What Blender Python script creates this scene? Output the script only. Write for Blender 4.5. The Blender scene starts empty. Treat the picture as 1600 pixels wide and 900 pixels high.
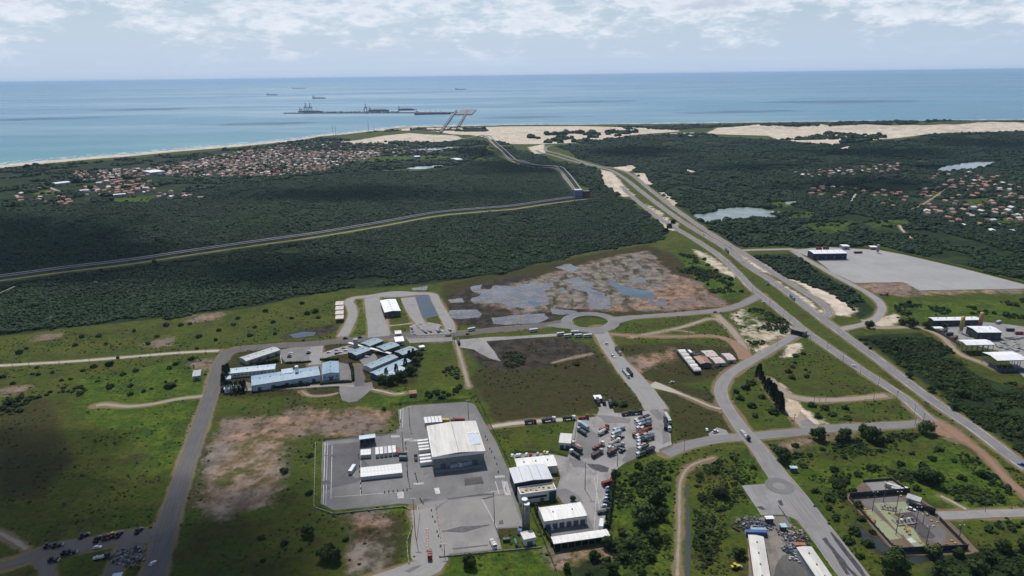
import bpy, bmesh, math, random
import numpy as np
from mathutils import Matrix, Vector, noise as mnoise
from mathutils.geometry import tessellate_polygon
R = math.radians
rng = np.random.default_rng(7)
random.seed(7)
scene = bpy.context.scene
COL = scene.collection

# ---------------------------------------------------------------- camera
CAM_H, FOC = 260.0, 1066.0
PITCH, ROLL = R(17.28), R(-0.75)
rot = Matrix.Rotation(math.pi/2 - PITCH, 3, 'X') @ Matrix.Rotation(ROLL, 3, 'Z')
cam_d = bpy.data.cameras.new('camera')
cam_d.sensor_width = 36.0
cam_d.lens = 36.0*FOC/1600.0
cam_d.clip_start, cam_d.clip_end = 1.0, 200000.0
cam = bpy.data.objects.new('camera', cam_d)
cam.matrix_world = Matrix.Translation((0, 0, CAM_H)) @ rot.to_4x4()
COL.objects.link(cam)
scene.camera = cam
ROT = np.array(rot)
def rays(px):
    px = np.atleast_2d(np.asarray(px, float))
    d = np.stack([(px[:,0]-800)/FOC, -(px[:,1]-450)/FOC, -np.ones(len(px))], 1)
    return d @ ROT.T
def flat(px, z=0.0):
    d = rays(px); t = (z-CAM_H)/d[:,2]
    return d[:,:2]*t[:,None]

# ---------------------------------------------------------------- noise in numpy
_perm = rng.random((256, 256))
def vnoise(x, y):
    xi = np.floor(x).astype(int); yi = np.floor(y).astype(int)
    fx = x-xi; fy = y-yi
    fx = fx*fx*(3-2*fx); fy = fy*fy*(3-2*fy)
    a = _perm[xi & 255, yi & 255]; b = _perm[(xi+1) & 255, yi & 255]
    c = _perm[xi & 255, (yi+1) & 255]; d = _perm[(xi+1) & 255, (yi+1) & 255]
    return (a*(1-fx)+b*fx)*(1-fy)+(c*(1-fx)+d*fx)*fy
def fbm(x, y, o=4):
    s = 0; a = .5; n = 0
    for k in range(o):
        s = s+a*vnoise(x*2**k+17.3*k, y*2**k-9.1*k); n += a; a *= .5
    return s/n

# ---------------------------------------------------------------- signed distance to polygons / polylines (metres)
def sdf_poly(P, poly, lim=60.0):
    poly = np.asarray(poly, float); out = np.full(len(P), -lim)
    lo = poly.min(0)-lim; hi = poly.max(0)+lim
    idx = np.nonzero((P[:,0] > lo[0]) & (P[:,0] < hi[0]) & (P[:,1] > lo[1]) & (P[:,1] < hi[1]))[0]
    if not len(idx): return out
    Q = P[idx]; d2 = np.full(len(Q), 1e18); ins = np.zeros(len(Q), bool)
    A = poly; B = np.roll(poly, -1, 0)
    for a, b in zip(A, B):
        e = b-a; w = Q-a
        t = np.clip((w@e)/max(e@e, 1e-9), 0, 1)
        d2 = np.minimum(d2, ((w-t[:,None]*e)**2).sum(1))
        c = (a[1] > Q[:,1]) != (b[1] > Q[:,1])
        if c.any():
            xx = a[0]+(Q[:,1]-a[1])*(b[0]-a[0])/(b[1]-a[1]+1e-12)
            ins ^= c & (Q[:,0] < xx)
    d = np.sqrt(d2)
    out[idx] = np.clip(np.where(ins, d, -d), -lim, lim)
    return out
def dist_line(P, line, lim=80.0):
    line = np.asarray(line, float); out = np.full(len(P), lim)
    lo = line.min(0)-lim; hi = line.max(0)+lim
    idx = np.nonzero((P[:,0] > lo[0]) & (P[:,0] < hi[0]) & (P[:,1] > lo[1]) & (P[:,1] < hi[1]))[0]
    if not len(idx): return out
    Q = P[idx]; d2 = np.full(len(Q), 1e18)
    for a, b in zip(line[:-1], line[1:]):
        e = b-a; w = Q-a
        t = np.clip((w@e)/max(e@e, 1e-9), 0, 1)
        d2 = np.minimum(d2, ((w-t[:,None]*e)**2).sum(1))
    out[idx] = np.minimum(np.sqrt(d2), lim)
    return out

# ---------------------------------------------------------------- the lie of the land
SHORE_PX = [(-900,420),(-500,330),(-250,292),(-100,272),(0,258.5),(50,253.5),(100,249.5),(150,245),(200,241.5),(250,236.5),(300,232),(367,227),(420,222),
            (468,217),(500,211),(540,208),(580,203.5),(620,198.5),(680,197),(740,196),(800,195),(900,194.5),(1000,193.5),(1100,192.3),
            (1200,191),(1300,190),(1400,189),(1500,188),(1600,187),(1900,183),(2600,174)]
SHORE = flat(SHORE_PX)
LAND = np.vstack([SHORE, [[30000, -3000], [-30000, -3000]]])
# bumps: pixel of the crest, height, half width across and along the view (metres)
HILLS = [((1450,219),24,300,170),((1570,215),28,420,190),((1340,228),15,260,150),((1180,228),14,260,170),((1000,232),13,200,200),
         ((1250,246),10,220,160),((1500,236),12,380,200),((1700,222),30,600,250),((1080,248),9,170,190),((905,240),7,130,130),
         ((745,240),9,130,150),((830,247),7,80,110),((940,282),6,50,120),
         ((1260,201),16,420,120),((1430,199),18,420,120),((1560,199),14,400,120),((870,208),12,330,150),((720,216),7,280,130),((980,205),7,300,110)]
HW = [(flat([p])[0], h, a, b) for p, h, a, b in HILLS]
BANK = [(1168,440),(1192,466),(1225,492),(1258,518),(1292,542),(1330,570),(1372,597)]       # embankment of the carriageway over the underpass
BANKW = flat(BANK)
def height(P, base=False):
    P = np.atleast_2d(P)
    z = np.zeros(len(P))
    for c, h, a, b in HW:
        q = ((P[:,0]-c[0])/a)**2+((P[:,1]-c[1])/b)**2
        z += h*np.exp(-q*1.2)
    far = np.clip((P[:,1]-2500)/600, 0, 1)*np.clip(z/6, 0, 1)
    z += far*(fbm(P[:,0]/150, P[:,1]/90, 4)-.5)*14
    z += far*(1-np.abs(2*fbm(P[:,0]/260+5, P[:,1]/120, 2)-1))*5
    k = np.clip((P[:,1]-1300)/500, 0, 1)*np.clip(.15+z/9, 0, 1)
    d = dist_line(P, BANKW, 70)
    along = np.clip((P[:,0]-BANKW[0][0])/60, 0, 1)*np.clip((BANKW[-1][0]-P[:,0])/60, 0, 1)
    if not base:
        z += 5.0*np.clip((34-d)/22, 0, 1)*along
    s = SHORE_S(P)
    z = np.minimum(z, np.maximum(s, 0)*.12+0.4)
    z = np.where(s < 0, np.maximum(s*.05, -8), z)
    return z
# the shore as a function of the bearing: cheap signed distance along the line of sight
_sa = np.arctan2(SHORE[:,0], SHORE[:,1]); _sr = np.hypot(SHORE[:,0], SHORE[:,1])
_o = np.argsort(_sa); _sa, _sr = _sa[_o], _sr[_o]
_slo = np.abs(np.cos(np.interp(np.linspace(_sa[0], _sa[-1], 4), _sa, _sa)))
def SHORE_S(P):
    a = np.arctan2(P[:,0], P[:,1]); r = np.hypot(P[:,0], P[:,1])
    wig = (fbm(P[:,0]/170+3, P[:,1]/170, 3)-.5)*16
    lim = np.interp(a, _sa, _sr)
    lim = np.where(np.abs(a) > 1.25, 9e4, lim)
    return (lim-r)*.8+wig
def G3(px, zoff=0.0):
    d = rays(px); z = np.zeros(len(d))
    for k in range(40):
        t = (z+zoff-CAM_H)/d[:,2]
        P = d[:,:2]*t[:,None]
        z = .55*z+.45*height(P)
    t = (z+zoff-CAM_H)/d[:,2]
    return np.column_stack([d[:,:2]*t[:,None], z])
def G(px): return G3(px)[:,:2]

# ---------------------------------------------------------------- objects
def tag(o, label=None, cat=None, group=None, kind=None):
    if label: o['label'] = label
    if cat: o['category'] = cat
    if group: o['group'] = group
    if kind: o['kind'] = kind
    return o
def empty(name, loc, rz=0.0, label=None, cat=None, group=None):
    o = bpy.data.objects.new(name, None)
    o.empty_display_size = .5
    COL.objects.link(o); o.location = loc; o.rotation_euler = (0, 0, rz)
    return tag(o, label, cat, group)
class MB:
    """gathers vertices and faces of ONE mesh"""
    def __init__(s): s.v = []; s.f = []; s.uv = []
    def add(s, vs, fs):
        n = len(s.v); s.v += [tuple(v) for v in vs]; s.f += [tuple(i+n for i in f) for f in fs]; return s
    def box(s, c, d, rz=0.0, taper=1.0):
        hx, hy, hz = d[0]/2, d[1]/2, d[2]/2; cs, sn = math.cos(rz), math.sin(rz); vs = []
        for z, k in ((-hz, 1.0), (hz, taper)):
            for x, y in ((-hx,-hy),(hx,-hy),(hx,hy),(-hx,hy)):
                x *= k; y *= k
                vs.append((c[0]+x*cs-y*sn, c[1]+x*sn+y*cs, c[2]+z))
        return s.add(vs, [(3,2,1,0),(4,5,6,7),(0,1,5,4),(1,2,6,5),(2,3,7,6),(3,0,4,7)])
    def bar(s, p, q, r, n=6, r2=None):
        p, q = Vector(p), Vector(q); w = (q-p).normalized(); r2 = r if r2 is None else r2
        u = w.orthogonal().normalized(); v = w.cross(u); vs = []
        for c, rr in ((p, r), (q, r2)):
            for k in range(n):
                a = 2*math.pi*k/n; vs.append(c+(u*math.cos(a)+v*math.sin(a))*rr)
        fs = [(k, (k+1) % n, n+(k+1) % n, n+k) for k in range(n)]
        return s.add(vs, fs+[tuple(range(n-1,-1,-1)), tuple(range(n, 2*n))])
    def prism(s, prof, x0, x1):
        """profile in (y,z) swept along x"""
        n = len(prof)
        vs = [(x0, y, z) for y, z in prof]+[(x1, y, z) for y, z in prof]
        fs = [(k, (k+1) % n, n+(k+1) % n, n+k) for k in range(n)]
        return s.add(vs, fs+[tuple(range(n-1,-1,-1)), tuple(range(n, 2*n))])
    def mesh(s, name, mat, smooth=False):
        me = bpy.data.meshes.new(name); me.from_pydata(s.v, [], s.f)
        if mat: me.materials.append(mat)
        bm = bmesh.new(); bm.from_mesh(me); bmesh.ops.recalc_face_normals(bm, faces=bm.faces); bm.to_mesh(me); bm.free()
        if smooth: me.polygons.foreach_set('use_smooth', [True]*len(me.polygons))
        me.update(); return me
    def build(s, name, mat, parent=None, smooth=False):
        o = bpy.data.objects.new(name, s.mesh(name, mat, smooth)); COL.objects.link(o)
        if parent: o.parent = parent
        return o
def link(name, me, parent=None, loc=(0,0,0), rz=0.0):
    o = bpy.data.objects.new(name, me); COL.objects.link(o)
    if parent: o.parent = parent
    o.location = loc; o.rotation_euler = (0, 0, rz)
    return o
def copy_tree(o, parent=None):
    c = o.copy(); COL.objects.link(c)
    if parent: c.parent = parent
    for ch in list(o.children): copy_tree(ch, c)
    return c

# ---------------------------------------------------------------- node helper
class NT:
    def __init__(s, name):
        s.m = bpy.data.materials.new(name); s.m.use_nodes = True
        s.t = s.m.node_tree; s.t.nodes.clear()
        s.out = s.t.nodes.new('ShaderNodeOutputMaterial')
    def n(s, typ, **kw):
        nd = s.t.nodes.new(typ)
        for k, v in kw.items(): setattr(nd, k, v)
        return nd
    def put(s, sock, v):
        if isinstance(v, bpy.types.NodeSocket): s.t.links.new(v, sock)
        elif isinstance(v, (tuple, list)) and sock.type == 'RGBA': sock.default_value = (*v[:3], 1)
        else: sock.default_value = v
    def math(s, op, a, b=0.0, clamp=False):
        nd = s.n('ShaderNodeMath', operation=op, use_clamp=clamp); s.put(nd.inputs[0], a); s.put(nd.inputs[1], b); return nd.outputs[0]
    def mix(s, f, a, b, mode='MIX'):
        nd = s.n('ShaderNodeMix', data_type='RGBA', blend_type=mode); s.put(nd.inputs[0], f); s.put(nd.inputs[6], a); s.put(nd.inputs[7], b); return nd.outputs[2]
    def ramp(s, v, lo, hi, a=0.0, b=1.0, smooth=True):
        nd = s.n('ShaderNodeMapRange', interpolation_type='SMOOTHSTEP' if smooth else 'LINEAR')
        s.put(nd.inputs[0], v)
        for i, x in zip((1, 2, 3, 4), (lo, hi, a, b)): s.put(nd.inputs[i], x)
        return nd.outputs[0]
    def pos(s): return s.n('ShaderNodeNewGeometry').outputs['Position']
    def obj(s): return s.n('ShaderNodeTexCoord').outputs['Object']
    def scale(s, vec, k):
        nd = s.n('ShaderNodeMapping'); s.put(nd.inputs[0], vec); nd.inputs['Scale'].default_value = k; return nd.outputs[0]
    def noise(s, vec, size, detail=3.0, rough=.55, col=False):
        nd = s.n('ShaderNodeTexNoise'); s.put(nd.inputs['Vector'], vec)
        nd.inputs['Scale'].default_value = 1.0/size; nd.inputs['Detail'].default_value = detail; nd.inputs['Roughness'].default_value = rough
        return nd.outputs[1 if col else 0]
    def attr(s, name, typ='GEOMETRY'): return s.n('ShaderNodeAttribute', attribute_name=name, attribute_type=typ)
    def bump(s, h, dist=.3, strength=1.0):
        nd = s.n('ShaderNodeBump'); s.put(nd.inputs['Height'], h); nd.inputs['Distance'].default_value = dist; nd.inputs['Strength'].default_value = strength
        return nd.outputs[0]
    def pbr(s, color, rough=.8, normal=None, metal=0.0, spec=.3, **kw):
        b = s.n('ShaderNodeBsdfPrincipled'); s.put(b.inputs['Base Color'], color); s.put(b.inputs['Roughness'], rough)
        s.put(b.inputs['Metallic'], metal); s.put(b.inputs['Specular IOR Level'], spec)
        if normal is not None: s.put(b.inputs['Normal'], normal)
        s.t.links.new(b.outputs[0], s.out.inputs[0]); s.b = b
        return s.m
MATS = {}
def paint(name, c, rough=.55, var=.12, size=3.0, metal=0.0, world=False, dirt=None):
    """a plain surface with some weathering"""
    if name in MATS: return MATS[name]
    t = NT(name); p = t.pos() if world else t.obj()
    n1 = t.noise(p, size, 4); n2 = t.noise(p, size*.22, 3)
    f = t.math('ADD', t.math('MULTIPLY', n1, .65), t.math('MULTIPLY', n2, .35))
    lo = tuple(x*(1-var*1.6) for x in c); hi = tuple(min(1, x*(1+var)) for x in c)
    col = t.mix(t.ramp(f, .3, .7), lo, hi)
    if dirt:
        col = t.mix(t.ramp(t.noise(p, size*1.7, 5, .65), .5, .72, 0, .8), col, dirt)
    MATS[name] = t.pbr(col, rough, metal=metal)
    return MATS[name]
HAZE, EXPO = 2.8e-5, 0.0
# clouds overhead: point on the ground their shade falls on, half sizes in metres
CLOUDS = [((100,868),190,90),((-90,770),130,95),((300,930),120,60),((120,400),420,170),((430,420),260,100),((-150,360),500,220),((560,300),360,140),((800,262),190,170),((760,238),130,110),((1010,238),240,130),
          ((1340,240),330,130),((1340,288),240,120),((1560,225),300,150),((1190,262),200,80),((1460,262),140,60),
          ((400,195),460,190),((40,188),620,200),((230,172),520,300),((900,160),800,420),((1300,160),900,420),((820,185),420,170),((1150,176),500,200)]
# ---------------------------------------------------------------- ground classes, outlined and laid on the land
AREA = {
 'wood': [
  ([(-80,545),(0,526),(100,513),(200,503),(300,492),(400,480),(450,468),(530,453),(600,449),(660,445),(720,437),(760,430),(800,425),(840,412),(880,402),
    (940,391),(1000,381),(1030,373),(1042,362),(1030,350),(1008,333),(985,315),(965,305),(940,300),(905,300),(890,275),(850,262),(800,252),(770,240),(700,262),
    (640,268),(580,266),(520,272),(450,280),(380,283),(300,300),(220,312),(150,318),(60,322),(-80,330)],60),
  ([(-80,330),(60,322),(150,318),(300,300),(450,280),(520,272),(580,266),(700,262),(770,240),(745,224),(700,229),(640,222),(600,218),(560,222),(520,214),
    (480,219),(400,230),(300,239),(200,248),(100,256),(-80,272)],8),
  ([(765,232),(790,228),(830,240),(870,252),(930,264),(955,285),(965,305),(940,300),(905,290),(880,265),(830,258),(795,245)],30),
  ([(870,229),(900,226),(960,223),(1040,219),(1100,214),(1160,216),(1230,222),(1320,225),(1400,220),(1450,210),(1500,208),(1560,207),(1700,202),(1700,470),
    (1600,438),(1450,402),(1370,384),(1240,386),(1150,384),(1110,358),(1060,322),(1012,284),(985,262),(950,260),(900,246)],30),
  ([(1172,399),(1237,396),(1290,430),(1340,460),(1368,485),(1345,500),(1325,482),(1280,452),(1220,426)],30),
  ([(1335,524),(1440,520),(1500,565),(1540,592),(1610,612),(1650,760),(1600,710),(1540,664),(1480,620),(1420,583),(1370,547)],10),
  ([(1205,700),(1260,690),(1330,682),(1440,674),(1440,700),(1400,716),(1300,722),(1230,725)],-8),
  ([(985,790),(1010,800),(1035,810),(1040,860),(1000,900),(960,915),(880,905),(900,880),(960,850)],3),
  ([(1075,720),(1110,705),(1150,700),(1165,720),(1150,790),(1130,860),(1110,910),(1090,860),(1085,800)],-6),
  ([(1445,905),(1470,870),(1530,855),(1610,870),(1640,930),(1450,930)],16),
  ([(1250,760),(1330,750),(1400,735),(1465,745),(1450,765),(1370,750),(1320,770),(1300,790)],-8),
 ],
 'dry': [
  ([(735,600),(760,560),(850,545),(930,545),(1008,640),(950,648),(930,640),(880,650),(775,662)],5),
  ([(1015,620),(1060,600),(1110,610),(1140,650),(1155,672),(1110,680),(1060,692),(1048,650)],3),
  ([(255,905),(300,760),(340,650),(420,625),(560,635),(610,650),(495,690),(490,795),(640,800),(640,900),(560,915)],-2),
  ([(548,800),(600,795),(640,810),(635,890),(590,900),(545,895)],9),
  ([(690,445),(760,430),(860,410),(1010,382),(1060,400),(1150,470),(1120,485),(880,500),(700,510)],20),
  ([(965,540),(1060,535),(1150,545),(1160,565),(1120,590),(1060,600),(1010,600)],4),
  ([(350,545),(430,535),(560,530),(660,545),(650,600),(560,620),(345,620)],4),
  ([(1195,560),(1240,530),(1300,560),(1380,608),(1300,622),(1240,610)],-3),
  ([(1300,750),(1400,745),(1530,860),(1400,875)],14),
  ([(0,640),(80,620),(110,720),(60,780),(0,780)],4),
 ],
 'lush': [
  ([(120,590),(310,560),(325,600),(300,680),(250,700),(120,650)],5),
  ([(230,640),(310,630),(290,720),(240,740)],6),
  ([(495,690),(500,790),(525,795),(640,785),(645,795),(652,880),(640,880),(640,820),(636,800),(520,803),(490,793)],20),
  ([(745,610),(775,670),(800,735),(870,900),(690,905),(690,875),(845,855),(800,735)],6),
  ([(590,610),(730,600),(735,625),(620,632),(560,640)],6),
  ([(540,470),(575,465),(580,525),(545,525)],5),
  ([(1160,700),(1240,720),(1340,900),(1280,900),(1200,830),(1150,760)],4),
  ([(1240,740),(1500,700),(1600,770),(1600,830),(1500,800),(1400,760),(1300,770)],4),
  ([(960,740),(1060,705),(1060,900),(960,900)],3),
  ([(1085,400),(1140,420),(1160,460),(1130,470),(1080,430),(1050,390)],6),
  ([(1390,472),(1560,470),(1600,480),(1600,497),(1450,497),(1390,492)],6),
  ([(540,248),(620,243),(690,240),(700,246),(600,254),(545,256)],20),
  ([(745,247),(775,246),(775,252),(745,252)],20),
  ([(1350,296),(1390,298),(1390,306),(1352,304)],20),
  ([(1200,318),(1240,312),(1245,322),(1200,325)],16),
  ([(1440,301),(1478,297),(1472,308),(1445,309)],3),([(1500,313),(1560,306),(1572,318),(1510,323)],3),([(1345,345),(1420,340),(1440,352),(1370,358)],1),([(1245,350),(1330,345),(1340,362),(1270,370)],1),([(1530,341),(1640,334),(1640,350),(1540,353)],2),([(1225,335),(1275,330),(1280,338),(1235,343)],2),([(1260,300),(1290,298),(1292,305),(1265,307)],3),
  ([(50,298),(90,296),(85,304),(50,304)],10),([(170,310),(245,306),(240,316),(180,318)],10),
 ],
 'soil': [
  ([(350,657),(430,650),(480,640),(600,645),(608,660),(590,674),(520,679),(482,672),(446,690),(436,720),(442,760),(420,790),(350,802),(312,795),(322,755),(336,700)],4),
  ([(985,560),(1050,545),(1058,562),(1010,576),(990,588)],5),
  ([(740,470),(800,445),(870,425),(960,400),(1010,392),(1040,420),(1100,460),(1135,478),(1060,485),(960,486),(880,480),(820,492)],6),
  ([(1048,425),(1090,440),(1120,465),(1138,478),(1090,474),(1060,450)],8),
  ([(1335,442),(1412,441),(1440,454),(1390,459),(1370,461)],12),
  ([(1385,456),(1600,451),(1600,457),(1400,463)],6),
  ([(548,803),(590,800),(606,815),(575,830),(560,880),(548,880)],6),
  ([(300,492),(345,489),(352,497),(305,502)],5),([(50,527),(90,523),(92,528),(55,532)],4),([(225,537),(270,528),(262,540),(228,542)],4),
  ([(297,566),(325,564),(328,576),(312,577)],6),([(5,608),(42,604),(40,612),(8,616)],3),
  ([(860,750),(905,772),(880,782),(865,765)],5),
  ([(866,864),(950,850),(958,868),(905,874),(870,890)],7),
  ([(1195,700),(1260,686),(1330,675),(1330,681),(1265,692),(1215,706)],4),
  ([(1430,650),(1470,655),(1505,680),(1490,690),(1450,672)],5),
  ([(500,640),(590,640),(610,655),(560,672),(505,668)],3),
  ([(560,523),(620,520),(700,524),(700,532),(580,533)],4),
 ],
 'sand': [
  ([(525,222),(560,219),(600,212),(640,208),(700,211),(722,216),(700,221),(640,223),(590,225),(550,225)],40),
  ([(585,204),(640,200),(740,199),(800,197.5),(900,197),(960,198.5),(1050,200),(1062,205),(990,211),(940,218),(900,223),(850,225),(800,225),(765,217),(715,210),(680,205),(640,204)],14),
  ([(1100,209),(1130,199),(1200,197),(1300,197),(1400,196),(1500,194.5),(1640,193),(1640,205),(1560,207),(1480,207),(1430,212),(1345,221),(1300,226),(1240,221),(1200,212)],25),
  ([(1305,232),(1330,227),(1325,236)],8),([(1045,208),(1085,207),(1080,213),(1050,213)],10),
  ([(1225,428),(1260,442),(1290,455),(1330,475),(1337,485),(1325,495),(1302,492),(1296,475),(1270,460)],8),
  ([(1203,433),(1250,461),(1283,484),(1290,490),(1278,488),(1225,456)],4),
  ([(934,264),(956,269),(975,290),(992,306),(975,308),(958,300),(940,288)],16),([(955,262),(990,257),(1000,263),(978,269)],14),([(992,271),(1010,270),(1020,288),(1006,288)],12),([(1030,300),(1040,300),(1062,320),(1052,322)],3),([(1150,390),(1180,405),(1215,425),(1205,430),(1165,410)],3),([(1010,318),(1030,330),(1045,342),(1035,345),(1012,330)],1),
  ([(1145,490),(1170,480),(1185,500),(1235,510),(1245,520),(1215,540),(1190,552),(1172,545),(1160,520)],0),
  ([(1232,540),(1252,535),(1245,552),(1225,562)],5),
  ([(1345,500),(1400,492),(1405,505),(1380,512)],3),
  ([(1205,590),(1225,605),(1255,640),(1290,662),(1260,666),(1230,640),(1210,610)],10),
  ([(1070,263),(1090,268),(1085,273),(1070,268)],8),
  ([(825,230),(850,225),(852,240),(835,240)],10),([(1010,330),(1060,350),(1055,362),(1040,358)],2),
  ([(1075,385),(1110,400),(1150,430),(1145,435),(1100,408)],2),
 ],
 'ash': [
  ([(330,700),(400,690),(445,700),(438,760),(415,792),(320,800),(318,760)],-1),
  ([(740,470),(800,448),(870,428),(960,402),(1010,394),(1050,430),(1000,470),(900,482),(820,490)],14),
  ([(545,830),(600,840),(590,890),(550,890)],1),
 ],
 'mud': [
  ([(725,540),(790,530),(880,528),(925,540),(930,560),(850,572),(780,580),(745,570)],14),
  ([(700,462),(745,445),(800,433),(870,430),(900,440),(950,470),(960,485),(880,490),(850,510),(760,514),(702,500)],6),
  ([(980,400),(1030,405),(1060,440),(1000,450),(960,430)],7),
  ([(440,522),(470,515),(525,505),(530,515),(500,525),(455,530)],10),
  ([(640,466),(680,462),(690,495),(650,497)],8),
  ([(1335,815),(1380,840),(1480,870),(1470,880),(1390,872),(1340,840)],6),
 ],
}
CLASSES = list(AREA)
AREAW = {k: [(G(p), cap) for p, cap in v] for k, v in AREA.items()}

def class_sdf(P, cls):
    s = np.full(len(P), -60.0)
    for poly, cap in AREAW[cls]:
        s = np.maximum(s, np.minimum(sdf_poly(P, poly), cap))
    return s

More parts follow.
